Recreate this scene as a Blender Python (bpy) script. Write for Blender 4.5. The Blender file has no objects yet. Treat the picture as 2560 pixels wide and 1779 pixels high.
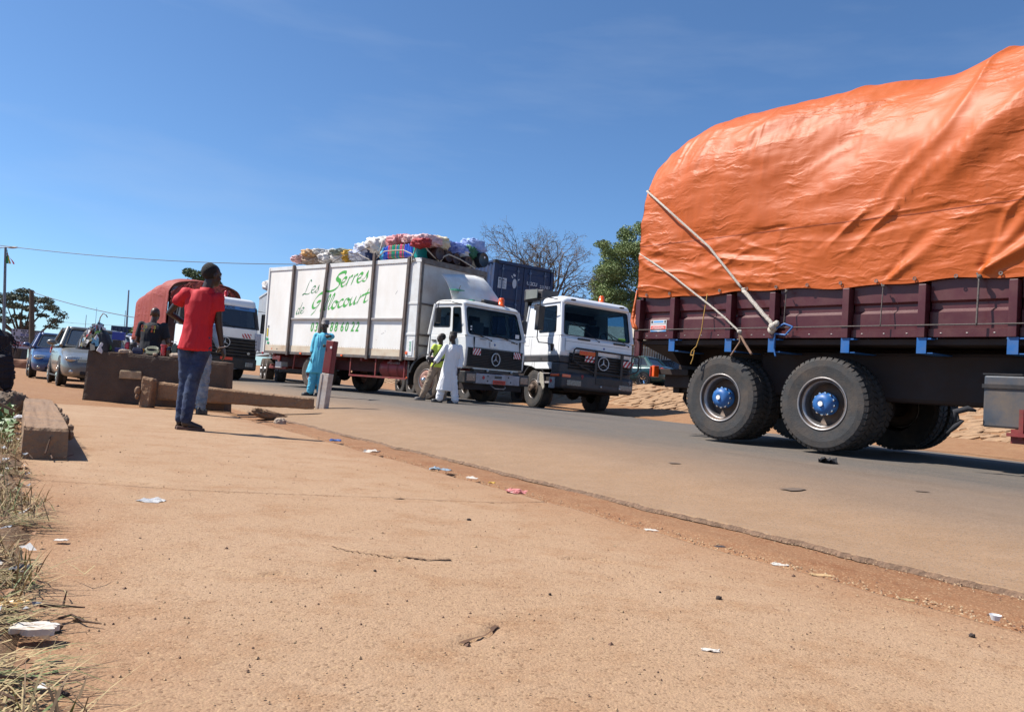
import bpy, math, random
import numpy as np
from mathutils import Vector, Matrix, Euler

random.seed(7)
PI = math.pi
SC = bpy.context.scene
COL = SC.collection

# ------------------------------------------------------------------ camera
FPX, IW, IH = 2000.0, 2560.0, 1779.0
HC = 0.62
ROLL = math.radians(4.6)
PITCH = math.atan(101 / 2000 * math.cos(ROLL))
_f = np.array([0, math.cos(PITCH), math.sin(PITCH)])
_r0 = np.array([1.0, 0, 0]); _u0 = np.cross(_r0, _f)
_r = _r0 * math.cos(ROLL) + _u0 * math.sin(ROLL)
_u = -_r0 * math.sin(ROLL) + _u0 * math.cos(ROLL)
cam_d = bpy.data.cameras.new('camera')
cam = bpy.data.objects.new('camera', cam_d); COL.objects.link(cam)
cam_d.sensor_width = 36; cam_d.lens = 36 * FPX / IW
cam_d.clip_start = 0.05; cam_d.clip_end = 3000
cam.matrix_world = Matrix(((_r[0], _u[0], -_f[0], 0), (_r[1], _u[1], -_f[1], 0), (_r[2], _u[2], -_f[2], HC), (0, 0, 0, 1)))
SC.camera = cam

# ------------------------------------------------------------------ sky, sun, exposure
SUN_AZ = math.radians(-86)      # measured from +Y towards +X
SUN_EL = math.radians(52)
w = bpy.data.worlds.new('World'); SC.world = w; w.use_nodes = True
nt = w.node_tree; nt.nodes.clear()
o_ = nt.nodes.new('ShaderNodeOutputWorld'); bg = nt.nodes.new('ShaderNodeBackground')
sky = nt.nodes.new('ShaderNodeTexSky'); sky.sky_type = 'NISHITA'; sky.sun_disc = False
sky.sun_elevation = SUN_EL; sky.sun_rotation = SUN_AZ
sky.altitude = 1100; sky.air_density = 0.9; sky.dust_density = 0.9; sky.ozone_density = 4.0
tc = nt.nodes.new('ShaderNodeTexCoord'); mp = nt.nodes.new('ShaderNodeMapping')
mp.inputs['Scale'].default_value = (1.4, 2.2, 8.0); mp.inputs['Rotation'].default_value = (0, 0.16, 0)
nz = nt.nodes.new('ShaderNodeTexNoise'); nz.inputs['Scale'].default_value = 1.6; nz.inputs['Detail'].default_value = 6; nz.inputs['Roughness'].default_value = 0.55
rp = nt.nodes.new('ShaderNodeValToRGB'); rp.color_ramp.elements[0].position = 0.52; rp.color_ramp.elements[1].position = 0.86
rp.color_ramp.elements[0].color = (0, 0, 0, 1); rp.color_ramp.elements[1].color = (0.17, 0.17, 0.17, 1)
mx = nt.nodes.new('ShaderNodeMix'); mx.data_type = 'RGBA'; mx.inputs['B'].default_value = (5.4, 6.0, 6.8, 1)
gm = nt.nodes.new('ShaderNodeMix'); gm.data_type = 'RGBA'; gm.blend_type = 'MULTIPLY'; gm.inputs['Factor'].default_value = 1; gm.inputs['B'].default_value = (0.88, 1.10, 1.24, 1)
L_ = nt.links.new
L_(tc.outputs['Generated'], mp.inputs['Vector']); L_(mp.outputs['Vector'], nz.inputs['Vector']); L_(nz.outputs['Fac'], rp.inputs['Fac'])
L_(sky.outputs['Color'], gm.inputs['A']); L_(gm.outputs['Result'], mx.inputs['A']); L_(rp.outputs['Color'], mx.inputs['Factor'])
L_(mx.outputs['Result'], bg.inputs['Color']); L_(bg.outputs['Background'], o_.inputs['Surface'])
bg.inputs['Strength'].default_value = 0.083
sd_ = bpy.data.lights.new('sun', 'SUN'); sd_.energy = 5.0; sd_.angle = math.radians(0.53); sd_.color = (1.0, 0.95, 0.88)
sun = bpy.data.objects.new('sun', sd_); COL.objects.link(sun)
sdir = Vector((math.sin(SUN_AZ) * math.cos(SUN_EL), math.cos(SUN_AZ) * math.cos(SUN_EL), math.sin(SUN_EL)))
sun.rotation_euler = sdir.to_track_quat('Z', 'Y').to_euler(); sun.location = (-30, 8, 40)
SC.view_settings.view_transform = 'Standard'; SC.view_settings.look = 'None'
SC.view_settings.exposure = 0.62; SC.view_settings.gamma = 1; SC.view_settings.use_curve_mapping = False
SC.cycles.max_bounces = 6; SC.cycles.transparent_max_bounces = 12

# ------------------------------------------------------------------ maths helpers
def ray(x, y): return _f + _r * (x - IW / 2) / FPX - _u * (y - IH / 2) / FPX
def sd(x, y): return -.524 * x + .852 * y, .852 * x + .524 * y          # along road, across road
def xy(s, d): return -.524 * s + .852 * d, .852 * s + .524 * d
def zroad(s, d):
    s = np.minimum(s, 45)
    return .02 + .0098 * s + .03 * np.clip(d - 3.4, 0, 6.5) - .02 * np.clip(d - 10.5, 0, 9)
def sst(t): t = np.clip(t, 0, 1); return t * t * (3 - 2 * t)
def terr(x, y):
    x = np.asarray(x, float); y = np.asarray(y, float)
    s, d = sd(x, y)
    z = sst((d - 3.2) / 2.0) * zroad(s, d)
    zb = .43 + .0098 * np.minimum(s, 45)
    t = np.clip((d - 14.5) / 2.5, 0, 1)
    z = np.where(d > 14.5, zroad(s, 14.5 + 0 * d) * (1 - t) + zb * t, z)
    z = z + .75 * np.clip((d - 17) / 2.0, 0, 1) + .02 * np.clip(d - 19, 0, 60)
    return z
def gpx(x, y):
    v = ray(x, y); t = 1.0; o = np.array([0, 0, HC])
    last = None
    for i in range(6000):
        p = o + v * t
        h = p[2] - float(terr(p[0], p[1]))
        if h <= 0:
            return p
        t += max(.004, h * .4)
    return p
def rotm(yaw, pi, ro):
    return np.array((Euler((ro, 0, 0)).to_matrix().to_4x4().to_3x3())) if False else _rot(yaw, pi, ro)
def _rot(yaw, pi, ro):
    cy, sy = math.cos(yaw), math.sin(yaw); cp, sp = math.cos(pi), math.sin(pi); cr, sr = math.cos(ro), math.sin(ro)
    return np.array([[cy, -sy, 0], [sy, cy, 0], [0, 0, 1]]) @ np.array([[cp, 0, sp], [0, 1, 0], [-sp, 0, cp]]) @ np.array([[1, 0, 0], [0, cr, -sr], [0, sr, cr]])
def loc(T, px, py, axis, val):
    R = _rot(*T[3:6]); o = R.T @ (np.array([0, 0, HC]) - np.array(T[:3])); v = R.T @ ray(px, py)
    t = (val - o[axis]) / v[axis]
    return o + v * t
def _hash(ix, iy, iz, seed):
    h = (ix * 374761393 + iy * 668265263 + iz * 2147483647 + seed * 1274126177) & 0xffffffff
    h = ((h ^ (h >> 13)) * 1274126177) & 0xffffffff
    h = ((h ^ (h >> 16)) * 2246822519) & 0xffffffff
    return ((h ^ (h >> 15)) & 0xffffff) / float(0xffffff) * 2 - 1
def noise(p, seed=0):
    p = np.asarray(p, float); i = np.floor(p).astype(np.int64); f = p - i
    f = f * f * f * (f * (f * 6 - 15) + 10)
    r = 0
    for a in (0, 1):
        for b in (0, 1):
            for c in (0, 1):
                wt = (f[..., 0] if a else 1 - f[..., 0]) * (f[..., 1] if b else 1 - f[..., 1]) * (f[..., 2] if c else 1 - f[..., 2])
                r = r + wt * _hash(i[..., 0] + a, i[..., 1] + b, i[..., 2] + c, seed)
    return r
def fbm(p, oct=4, seed=0, gain=.5):
    p = np.asarray(p, float); r = 0; a = 1; t = 0
    for k in range(oct):
        r = r + a * noise(p, seed + k * 17); t += a; a *= gain; p = p * 2.03
    return r / t

# ------------------------------------------------------------------ materials
MATS = {}
def mat(name, col, rough=.6, metal=0., var=.12, vs=4., dirt=None, da=.0, ds=2., bump=0., bs=40., coat=0., spec=.5, emit=None, trans=0., alpha=1., stretch=(1, 1, 1), coord='Object'):
    if name in MATS: return MATS[name]
    m = bpy.data.materials.new(name); m.use_nodes = True; n = m.node_tree.nodes; l = m.node_tree.links.new
    b = n['Principled BSDF']
    b.inputs['Roughness'].default_value = rough; b.inputs['Metallic'].default_value = metal
    b.inputs['Coat Weight'].default_value = coat; b.inputs['Coat Roughness'].default_value = .08
    b.inputs['Specular IOR Level'].default_value = spec
    b.inputs['Transmission Weight'].default_value = trans; b.inputs['Alpha'].default_value = alpha
    t = n.new('ShaderNodeTexCoord'); mp = n.new('ShaderNodeMapping'); mp.inputs['Scale'].default_value = stretch
    l(t.outputs[coord], mp.inputs['Vector'])
    nz = n.new('ShaderNodeTexNoise'); nz.inputs['Scale'].default_value = vs; nz.inputs['Detail'].default_value = 6; nz.inputs['Roughness'].default_value = .6
    l(mp.outputs['Vector'], nz.inputs['Vector'])
    r = n.new('ShaderNodeValToRGB'); r.color_ramp.elements[0].position = .3; r.color_ramp.elements[1].position = .7
    r.color_ramp.elements[0].color = tuple(max(0, c * (1 - var)) for c in col) + (1,)
    r.color_ramp.elements[1].color = tuple(min(1, c * (1 + var)) for c in col) + (1,)
    l(nz.outputs['Fac'], r.inputs['Fac']); out = r.outputs['Color']
    if dirt:
        n2 = n.new('ShaderNodeTexNoise'); n2.inputs['Scale'].default_value = ds; n2.inputs['Detail'].default_value = 8; n2.inputs['Roughness'].default_value = .7
        l(mp.outputs['Vector'], n2.inputs['Vector'])
        r2 = n.new('ShaderNodeValToRGB'); r2.color_ramp.elements[0].position = .42; r2.color_ramp.elements[1].position = .72
        r2.color_ramp.elements[0].color = (0, 0, 0, 1); r2.color_ramp.elements[1].color = (da, da, da, 1)
        x = n.new('ShaderNodeMix'); x.data_type = 'RGBA'; x.inputs['B'].default_value = tuple(dirt) + (1,)
        l(n2.outputs['Fac'], r2.inputs['Fac']); l(r2.outputs['Color'], x.inputs['Factor']); l(out, x.inputs['A']); out = x.outputs['Result']
        ad = n.new('ShaderNodeMath'); ad.operation = 'MULTIPLY_ADD'; ad.inputs[1].default_value = .4; ad.inputs[2].default_value = rough
        l(r2.outputs['Color'], ad.inputs[0]); l(ad.outputs[0], b.inputs['Roughness'])
    l(out, b.inputs['Base Color'])
    if bump:
        nb = n.new('ShaderNodeTexNoise'); nb.inputs['Scale'].default_value = bs; nb.inputs['Detail'].default_value = 5
        l(mp.outputs['Vector'], nb.inputs['Vector'])
        bp = n.new('ShaderNodeBump'); bp.inputs['Strength'].default_value = bump; bp.inputs['Distance'].default_value = .02
        l(nb.outputs['Fac'], bp.inputs['Height']); l(bp.outputs['Normal'], b.inputs['Normal'])
    if emit:
        b.inputs['Emission Color'].default_value = tuple(emit) + (1,); b.inputs['Emission Strength'].default_value = 1
    MATS[name] = m; return m

DUST = (.40, .22, .115)
WHITE = mat('white_paint', (.74, .74, .72), .35, var=.04, dirt=(.42, .32, .22), da=.35, ds=3, coat=.3)
WHITE2 = mat('white_paint_clean', (.80, .81, .82), .28, var=.02, dirt=(.5, .42, .32), da=.12, ds=3, coat=.5)
BOXW = mat('box_panel_white', (.84, .82, .77), .5, var=.05, vs=1.5, dirt=(.55, .42, .28), da=.25, ds=1.7, stretch=(1, 1, .5))
BOXF = mat('box_front_grey_white', (.62, .60, .57), .55, var=.08, dirt=(.28, .20, .14), da=.6, ds=2)
STEEL = mat('weathered_steel', (.16, .145, .135), .55, .3, var=.3, vs=8, dirt=(.15, .08, .045), da=.6, ds=6)
STEELD = mat('box_frame_dark_steel', (.12, .10, .09), .6, .2, var=.3, vs=10, dirt=(.16, .08, .045), da=.6, ds=5)
RUSTR = mat('red_oxide_chassis', (.20, .022, .022), .6, var=.3, vs=6, dirt=(.16, .08, .05), da=.7, ds=5)
BLACKP = mat('black_plastic', (.018, .018, .02), .5, var=.3, dirt=(.12, .08, .055), da=.35, ds=5)
DARKP = mat('dark_grey_plastic', (.035, .038, .045), .5, var=.2, dirt=(.14, .09, .06), da=.4, ds=4)
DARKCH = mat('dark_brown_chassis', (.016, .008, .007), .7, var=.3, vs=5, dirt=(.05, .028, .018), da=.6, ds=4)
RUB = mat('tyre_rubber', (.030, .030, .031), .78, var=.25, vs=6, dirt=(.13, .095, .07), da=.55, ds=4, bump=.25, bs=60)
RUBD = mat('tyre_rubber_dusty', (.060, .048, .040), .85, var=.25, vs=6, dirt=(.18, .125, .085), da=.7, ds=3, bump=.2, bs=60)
RIMS = mat('rim_silver', (.36, .34, .33), .38, .75, var=.1, dirt=(.12, .06, .035), da=.5, ds=6)
RIMR = mat('rim_rusty', (.26, .12, .085), .6, .3, var=.3, vs=9, dirt=(.55, .5, .46), da=.4, ds=7)
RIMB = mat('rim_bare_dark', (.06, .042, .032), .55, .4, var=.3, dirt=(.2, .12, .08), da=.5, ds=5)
BLUE = mat('hub_blue', (.012, .105, .33), .42, var=.12, dirt=(.10, .11, .13), da=.35, ds=9)
CHROME = mat('chrome', (.72, .72, .72), .12, 1., var=.02)
GLASS = mat('window_glass', (.30, .42, .50), .02, 0, var=0, trans=1., spec=.5); 
GLASS.node_tree.nodes['Principled BSDF'].inputs['IOR'].default_value = 1.15
GLASSD = mat('tinted_window_glass', (.045, .06, .085), .04, 0, var=0, alpha=.72, spec=.6)
SEAL = mat('rubber_seal', (.008, .008, .009), .6, var=.1)
INTER = mat('cab_interior', (.035, .035, .045), .8, var=.3)
INTERL = mat('cab_interior_grey', (.22, .22, .24), .8, var=.1)
ORL = mat('orange_lens', (.85, .11, .01), .22, var=.05, coat=.5)
REDL = mat('red_lens', (.45, .015, .012), .25, var=.05, coat=.5)
LAMPG = mat('lamp_glass', (.40, .41, .40), .08, .5, var=.3, vs=30, coat=.8)
REDP = mat('red_plate', (.72, .06, .025), .45, var=.1)
WHT = mat('marking_white', (.75, .75, .75), .5, var=.03)
RED = mat('marking_red', (.50, .025, .03), .5, var=.05)
YEL = mat('marking_yellow', (.75, .60, .08), .5, var=.1)
GREENM = mat('marking_green', (.04, .33, .14), .5, var=.1)
INKG = mat('green_ink', (.075, .40, .065), .5, var=.12, vs=14)
INKGD = mat('green_ink_dark', (.05, .22, .08), .5, var=.1)
INKB = mat('black_ink', (.03, .03, .035), .6, var=.05)
MAROON = mat('maroon_paint', (.062, .0055, .010), .42, var=.12, vs=2, dirt=(.15, .07, .055), da=.30, ds=3, coat=.1)
SKIN = mat('dark_skin', (.032, .018, .013), .45, var=.15, vs=10)
SKIN2 = mat('dark_skin_warm', (.065, .034, .024), .45, var=.15, vs=10)
HAIRM = mat('black_hair', (.006, .006, .007), .8, var=.2, bump=.6, bs=220)
EYEW = mat('eye_white', (.6, .58, .55), .3, var=.05)
ROPE = mat('rope_pale', (.55, .50, .43), .85, var=.25, vs=60, bump=.8, bs=160)
ROPED = mat('rope_dark', (.12, .10, .09), .85, var=.3, vs=60, bump=.6, bs=160)
ROPEY = mat('rope_yellow', (.38, .22, .05), .8, var=.3, vs=50)
CONC = mat('concrete_dusty', (.24, .15, .09), .9, var=.18, vs=5, dirt=(.30, .175, .095), da=.8, ds=2.5, bump=.9, bs=30)
CONCD = mat('concrete_dark', (.17, .125, .09), .9, var=.25, vs=4, dirt=(.34, .20, .12), da=.6, ds=1.8, bump=.7, bs=40)
WOOD = mat('weathered_wood', (.28, .17, .10), .85, var=.3, vs=14, stretch=(1, 1, .15), bump=.4, bs=60)
BARK = mat('bark', (.10, .075, .055), .9, var=.3, vs=12, bump=.5, bs=50)
BARKG = mat('bark_grey', (.13, .10, .085), .9, var=.3, vs=12)

# ------------------------------------------------------------------ mesh builder
class MB:
    def __init__(s): s.v = []; s.f = []; s.m = []; s.cur = 0
    def add(s, vs, fs):
        k = len(s.v); s.v.extend([tuple(map(float, p)) for p in vs])
        for f in fs: s.f.append(tuple(i + k for i in f)); s.m.append(s.cur)
    def box(s, x0, x1, y0, y1, z0, z1, R=None, c=None):
        vs = [(x, y, z) for x in (x0, x1) for y in (y0, y1) for z in (z0, z1)]
        if R is not None:
            c = Vector(c) if c is not None else Vector(((x0 + x1) / 2, (y0 + y1) / 2, (z0 + z1) / 2))
            vs = [R @ (Vector(p) - c) + c for p in vs]
        s.add(vs, [(0, 1, 3, 2), (4, 6, 7, 5), (0, 4, 5, 1), (2, 3, 7, 6), (0, 2, 6, 4), (1, 5, 7, 3)])
        return s
    def loft(s, rings, cap=True, closed=True):
        n = len(rings[0]); vs = [p for r in rings for p in r]; fs = []
        for i in range(len(rings) - 1):
            for j in range(n if closed else n - 1):
                k = (j + 1) % n
                fs.append((i * n + j, i * n + k, (i + 1) * n + k, (i + 1) * n + j))
        if cap and closed:
            fs.append(tuple(range(n))[::-1]); fs.append(tuple((len(rings) - 1) * n + j for j in range(n)))
        s.add(vs, fs); return s
    def tube(s, pts, r, n=8, cap=True):
        pts = [Vector(p) for p in pts]; rs = r if isinstance(r, (list, tuple)) else [r] * len(pts)
        rings = []; nrm = None
        for i, p in enumerate(pts):
            t = (pts[min(i + 1, len(pts) - 1)] - pts[max(i - 1, 0)])
            t = t.normalized() if t.length > 1e-9 else Vector((0, 0, 1))
            if nrm is None:
                nrm = t.cross(Vector((0, 0, 1)) if abs(t.z) < .9 else Vector((1, 0, 0))).normalized()
            else:
                nrm = (nrm - t * nrm.dot(t)); nrm = nrm.normalized() if nrm.length > 1e-6 else t.orthogonal().normalized()
            bn = t.cross(nrm)
            rings.append([p + (nrm * math.cos(a) + bn * math.sin(a)) * rs[i] for a in [2 * PI * k / n for k in range(n)]])
        return s.loft(rings, cap)
    def lathe(s, prof, axis='y', n=32, c=(0, 0, 0), close=False, a0=0):
        rings = []
        for k in range(n):
            a = 2 * PI * k / n + a0; ca, sa = math.cos(a), math.sin(a); rg = []
            for (r, h) in prof:
                p = {'y': (r * ca, h, r * sa), 'z': (r * ca, r * sa, h), 'x': (h, r * ca, r * sa)}[axis]
                rg.append((p[0] + c[0], p[1] + c[1], p[2] + c[2]))
            rings.append(rg)
        m = len(prof); vs = [p for r in rings for p in r]; fs = []
        for i in range(n):
            i2 = (i + 1) % n
            for j in range(m if close else m - 1):
                k = (j + 1) % m
                fs.append((i * m + j, i * m + k, i2 * m + k, i2 * m + j))
        s.add(vs, fs); return s
    def prism(s, poly, a, b, axis='y', inset=None):
        def P(u, v, h): return {'y': (u, h, v), 'x': (h, u, v), 'z': (u, v, h)}[axis]
        s.loft([[P(u, v, a) for u, v in poly], [P(u, v, b) for u, v in poly]]); return s
    def ball(s, c, r, n=12, m=8, R=None):
        r = (r, r, r) if not isinstance(r, (tuple, list)) else r
        vs = []; fs = []
        for i in range(m + 1):
            t = PI * i / m
            for j in range(n):
                a = 2 * PI * j / n
                p = Vector((r[0] * math.sin(t) * math.cos(a), r[1] * math.sin(t) * math.sin(a), r[2] * math.cos(t)))
                if R is not None: p = R @ p
                vs.append(p + Vector(c))
        for i in range(m):
            for j in range(n):
                k = (j + 1) % n; fs.append((i * n + j, (i + 1) * n + j, (i + 1) * n + k, i * n + k))
        s.add(vs, fs); return s
    def build(s, name, mats, parent=None, smooth=False, bevel=0, seg=2, sub=0, fix=True):
        me = bpy.data.meshes.new(name); me.from_pydata(s.v, [], s.f)
        for m in (mats if isinstance(mats, (list, tuple)) else [mats]): me.materials.append(m)
        if len(me.materials) > 1: me.polygons.foreach_set('material_index', s.m)
        if smooth: me.polygons.foreach_set('use_smooth', [True] * len(me.polygons))
        me.update()
        if fix:
            import bmesh
            bm = bmesh.new(); bm.from_mesh(me); bmesh.ops.recalc_face_normals(bm, faces=bm.faces); bm.to_mesh(me); bm.free()
        o = bpy.data.objects.new(name, me); COL.objects.link(o)
        if parent: o.parent = parent
        if bevel:
            b = o.modifiers.new('bevel', 'BEVEL'); b.width = bevel; b.segments = seg; b.limit_method = 'ANGLE'; b.angle_limit = math.radians(40)
        if sub:
            b = o.modifiers.new('sub', 'SUBSURF'); b.levels = sub; b.render_levels = sub
        return o

def nmesh(name, V, F, mats, parent=None, smooth=True):
    me = bpy.data.meshes.new(name); me.from_pydata([tuple(p) for p in V], [], F)
    for m in (mats if isinstance(mats, (list, tuple)) else [mats]): me.materials.append(m)
    if smooth: me.polygons.foreach_set('use_smooth', [True] * len(me.polygons))
    o = bpy.data.objects.new(name, me); COL.objects.link(o)
    if parent: o.parent = parent
    return o
def gridfaces(a, b, wrap=False):
    F = []
    for i in range(a - 1):
        for j in range(b if wrap else b - 1):
            k = (j + 1) % b; F.append((i * b + j, (i + 1) * b + j, (i + 1) * b + k, i * b + k))
    return F
def tag(o, label=None, cat=None, group=None, kind=None):
    if label: o['label'] = label
    if cat: o['category'] = cat
    if group: o['group'] = group
    if kind: o['kind'] = kind
    return o
def root(name, l, yaw=0, label=None, cat=None, group=None, pitch=0, roll=0):
    o = bpy.data.objects.new(name, None); COL.objects.link(o); o.location = l
    o.rotation_euler = (roll, pitch, yaw); o.empty_display_size = .3
    return tag(o, label, cat, group)
def rootT(name, T, label, cat, group=None):
    return root(name, T[:3], T[3], label, cat, group, T[4], T[5])
def text(name, body, size, parent, M4, material, shear=0, align='LEFT', ext=.002, sx=1.0, bold=0):
    cu = bpy.data.curves.new(name, 'FONT'); cu.body = body; cu.size = size; cu.shear = shear; cu.align_x = align
    cu.extrude = ext; cu.offset = bold; cu.resolution_u = 3; cu.materials.append(material)
    t_ = bpy.data.objects.new('text_tmp', cu); COL.objects.link(t_); bpy.context.view_layer.update()
    me = bpy.data.meshes.new_from_object(t_.evaluated_get(bpy.context.evaluated_depsgraph_get())); bpy.data.objects.remove(t_); bpy.data.curves.remove(cu)
    me.name = name; me.materials.clear(); me.materials.append(material)
    o = bpy.data.objects.new(name, me); COL.objects.link(o)
    if parent: o.parent = parent
    o.matrix_local = M4 @ Matrix.Diagonal((sx, 1, 1, 1)); return o
def wallM(x, y, z, yaw=0, tilt=0):   # text upright, facing -y, turned by yaw about z
    return Matrix.Translation((x, y, z)) @ Euler((PI / 2 + tilt, 0, yaw)).to_matrix().to_4x4()

# ------------------------------------------------------------------ GROUND
def ground_mat(name, c1, c2, c3, specks=True, road=False, edge=False):
    m = bpy.data.materials.new(name); m.use_nodes = True; n = m.node_tree.nodes; l = m.node_tree.links.new
    b = n['Principled BSDF']; b.inputs['Roughness'].default_value = .92; b.inputs['Specular IOR Level'].default_value = .25
    g = n.new('ShaderNodeNewGeometry')
    def N(sc, det=8, ro=.6, stretch=None):
        x = n.new('ShaderNodeTexNoise'); x.inputs['Scale'].default_value = sc; x.inputs['Detail'].default_value = det; x.inputs['Roughness'].default_value = ro
        if stretch:
            mp = n.new('ShaderNodeMapping'); mp.vector_type = 'TEXTURE'; mp.inputs['Rotation'].default_value = (0, 0, math.radians(121.6)); mp.inputs['Scale'].default_value = stretch
            l(g.outputs['Position'], mp.inputs['Vector']); l(mp.outputs['Vector'], x.inputs['Vector'])
        else: l(g.outputs['Position'], x.inputs['Vector'])
        return x.outputs['Fac']
    def ramp(fac, p0, p1, a=(0, 0, 0), c=(1, 1, 1)):
        r = n.new('ShaderNodeValToRGB'); r.color_ramp.elements[0].position = p0; r.color_ramp.elements[1].position = p1
        r.color_ramp.elements[0].color = tuple(a) + (1,); r.color_ramp.elements[1].color = tuple(c) + (1,); l(fac, r.inputs['Fac']); return r.outputs['Color']
    def mix(f, a, c, t='MIX'):
        x = n.new('ShaderNodeMix'); x.data_type = 'RGBA'; x.blend_type = t
        if isinstance(f, float): x.inputs['Factor'].default_value = f
        else: l(f, x.inputs['Factor'])
        for k, q in (('A', a), ('B', c)):
            if isinstance(q, tuple): x.inputs[k].default_value = q + (1,)
            else: l(q, x.inputs[k])
        return x.outputs['Result']
    def math_(op, a, c):
        x = n.new('ShaderNodeMath'); x.operation = op
        for i, q in enumerate((a, c)):
            if isinstance(q, float): x.inputs[i].default_value = q
            else: l(q, x.inputs[i])
        return x.outputs[0]
    col = mix(ramp(N(.7, 6), .35, .65), c1, c2)
    col = mix(ramp(N(3.5, 9, .7), .48, .68), col, c3)
    if road:
        dv = n.new('ShaderNodeVectorMath'); dv.operation = 'DOT_PRODUCT'; dv.inputs[1].default_value = (.852, .524, 0); l(g.outputs['Position'], dv.inputs[0])
        dn = math_('ADD', dv.outputs['Value'], math_('MULTIPLY', N(.45, 6, .6, (6, 1.2, 1)), 2.6))
        dust = ramp(math_('MULTIPLY', dn, .1), .53, .86, (1, 1, 1), (0, 0, 0))
        dust2 = ramp(math_('MULTIPLY', dn, .1), 1.34, 1.60, (0, 0, 0), (.9, .9, .9))
        dust = mix(1.0, dust, dust2, 'LIGHTEN')
        dirt = mix(ramp(N(3, 6), .35, .65), (.30, .195, .118), (.27, .17, .098))
        st = ramp(N(1.3, 7, .65, (9, .5, 1)), .5, .8)
        col = mix(st, col, (.075, .066, .058))
        st2 = ramp(N(2.2, 7, .65, (7, .8, 1)), .55, .78, (0, 0, 0), (.6, .6, .6))
        col = mix(st2, col, (.165, .115, .08))
        col = mix(dust, col, dirt)
    if edge:
        dv = n.new('ShaderNodeVectorMath'); dv.operation = 'DOT_PRODUCT'; dv.inputs[1].default_value = (.852, .524, 0); l(g.outputs['Position'], dv.inputs[0])
        dn = math_('MULTIPLY', math_('ADD', dv.outputs['Value'], math_('MULTIPLY', N(1.6, 6, .65), .9)), .25)
        e1 = ramp(dn, .12, .24, (.75, .75, .75), (0, 0, 0)); e2 = ramp(dn, .68, .84, (0, 0, 0), (.7, .7, .7))
        col = mix(mix(1.0, e1, e2, 'LIGHTEN'), col, (.285, .148, .074))
        col = mix(ramp(N(.9, 5, .6, (3.5, 1, 1)), .56, .72, (0, 0, 0), (.5, .5, .5)), col, (.43, .30, .19))
    v = n.new('ShaderNodeTexVoronoi'); v.inputs['Scale'].default_value = 150 if not road else 170; l(g.outputs['Position'], v.inputs['Vector'])
    sp = ramp(v.outputs['Color'], .0, .9)
    sx = n.new('ShaderNodeSeparateColor'); l(v.outputs['Color'], sx.inputs['Color'])
    if specks:
        lt = ramp(sx.outputs['Red'], .86, .93, (0, 0, 0), (.55, .55, .55)); dk = ramp(sx.outputs['Green'], .88, .94, (0, 0, 0), (.5, .5, .5))
        col = mix(lt, col, (.42, .28, .16) if not road else (.26, .21, .17)); col = mix(dk, col, (.13, .068, .035) if not road else (.06, .05, .045))
    n3 = N(34, 7, .8)
    col = mix(.38, col, ramp(n3, .3, .7, (.32, .32, .32), (.68, .68, .68)), 'OVERLAY')
    l(col, b.inputs['Base Color'])
    bp = n.new('ShaderNodeBump'); bp.inputs['Strength'].default_value = .55 if not road else .4; bp.inputs['Distance'].default_value = .010
    h = math_('ADD', math_('MULTIPLY', n3, .9), math_('MULTIPLY', N(90, 3, .6), .55))
    h = math_('ADD', h, math_('MULTIPLY', v.outputs['Distance'], -.35))
    l(h, bp.inputs['Height']); l(bp.outputs['Normal'], b.inputs['Normal'])
    return m
G_SIDE = ground_mat('pavement_dusty_concrete', (.372, .245, .152), (.345, .218, .128), (.305, .175, .094), edge=True)
G_EARTH = ground_mat('red_earth', (.29, .158, .08), (.26, .135, .065), (.22, .10, .046))
G_GUT = ground_mat('gutter_dirt', (.27, .145, .075), (.235, .115, .056), (.21, .09, .04))
G_ROAD = ground_mat('asphalt_dusty', (.122, .108, .094), (.108, .095, .083), (.145, .118, .094), road=True)
G_VERGE = ground_mat('verge_soil', (.20, .115, .06), (.15, .09, .048), (.10, .065, .04))

def strip(name, ss, dd, zf, m, kind='structure'):
    S, D = np.meshgrid(ss, dd, indexing='ij')
    if callable(zf): S, D, Z = zf(S, D)
    X, Y = xy(S, D); V = np.stack([X, Y, Z], -1).reshape(-1, 3)
    return tag(nmesh(name, V, gridfaces(len(ss), len(dd)), m), kind=kind)
def TZ(S, D): X, Y = xy(S, D); return terr(X, Y)
def arr(*seg):
    a = []
    for (p, q, st) in seg: a += list(np.arange(p, q, st))
    return np.array(a + [seg[-1][1]])
def zg(S, D):
    Z = TZ(S, D)
    m1 = (D > 3.0) & (D < 14.45); m2 = (D > .02) & (D <= 3.0) & (S < 12.9)
    Z = np.where(m1 | m2, Z - .12, Z)
    far = (~(m1 | m2)) 
    nn = fbm(np.stack([S * .8, D * .8, 0 * S], -1), 3, 5)
    Z = Z + np.where(far & (D < 3), nn * .02 - .004, 0) + np.where(far & (D > 14.6), nn * .05, 0)
    emb = (D > 16.9) & (D < 19.15); Z = np.where(emb, Z - .05, Z)
    Z = np.where((D < .02) & (S < 9), Z + .03 * fbm(np.stack([S * 3, D * 3, 0 * S], -1), 3, 9) - .01, Z)
    return S, D, Z
dd = arr((-260, -30, 12), (-30, -6, 1.2), (-6, 0, .12), (0, .04, .02), (.04, 2.8, .4), (2.8, 3.2, .1), (3.2, 14.2, .8), (14.2, 14.6, .05), (14.6, 21, .15), (21, 60, 2), (60, 400, 20))
ss = arr((-40, -3, 2), (-3, 10, .12), (10, 16, .2), (16, 60, .8), (60, 560, 20))
strip('ground', ss, dd, zg, [G_EARTH])
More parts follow.
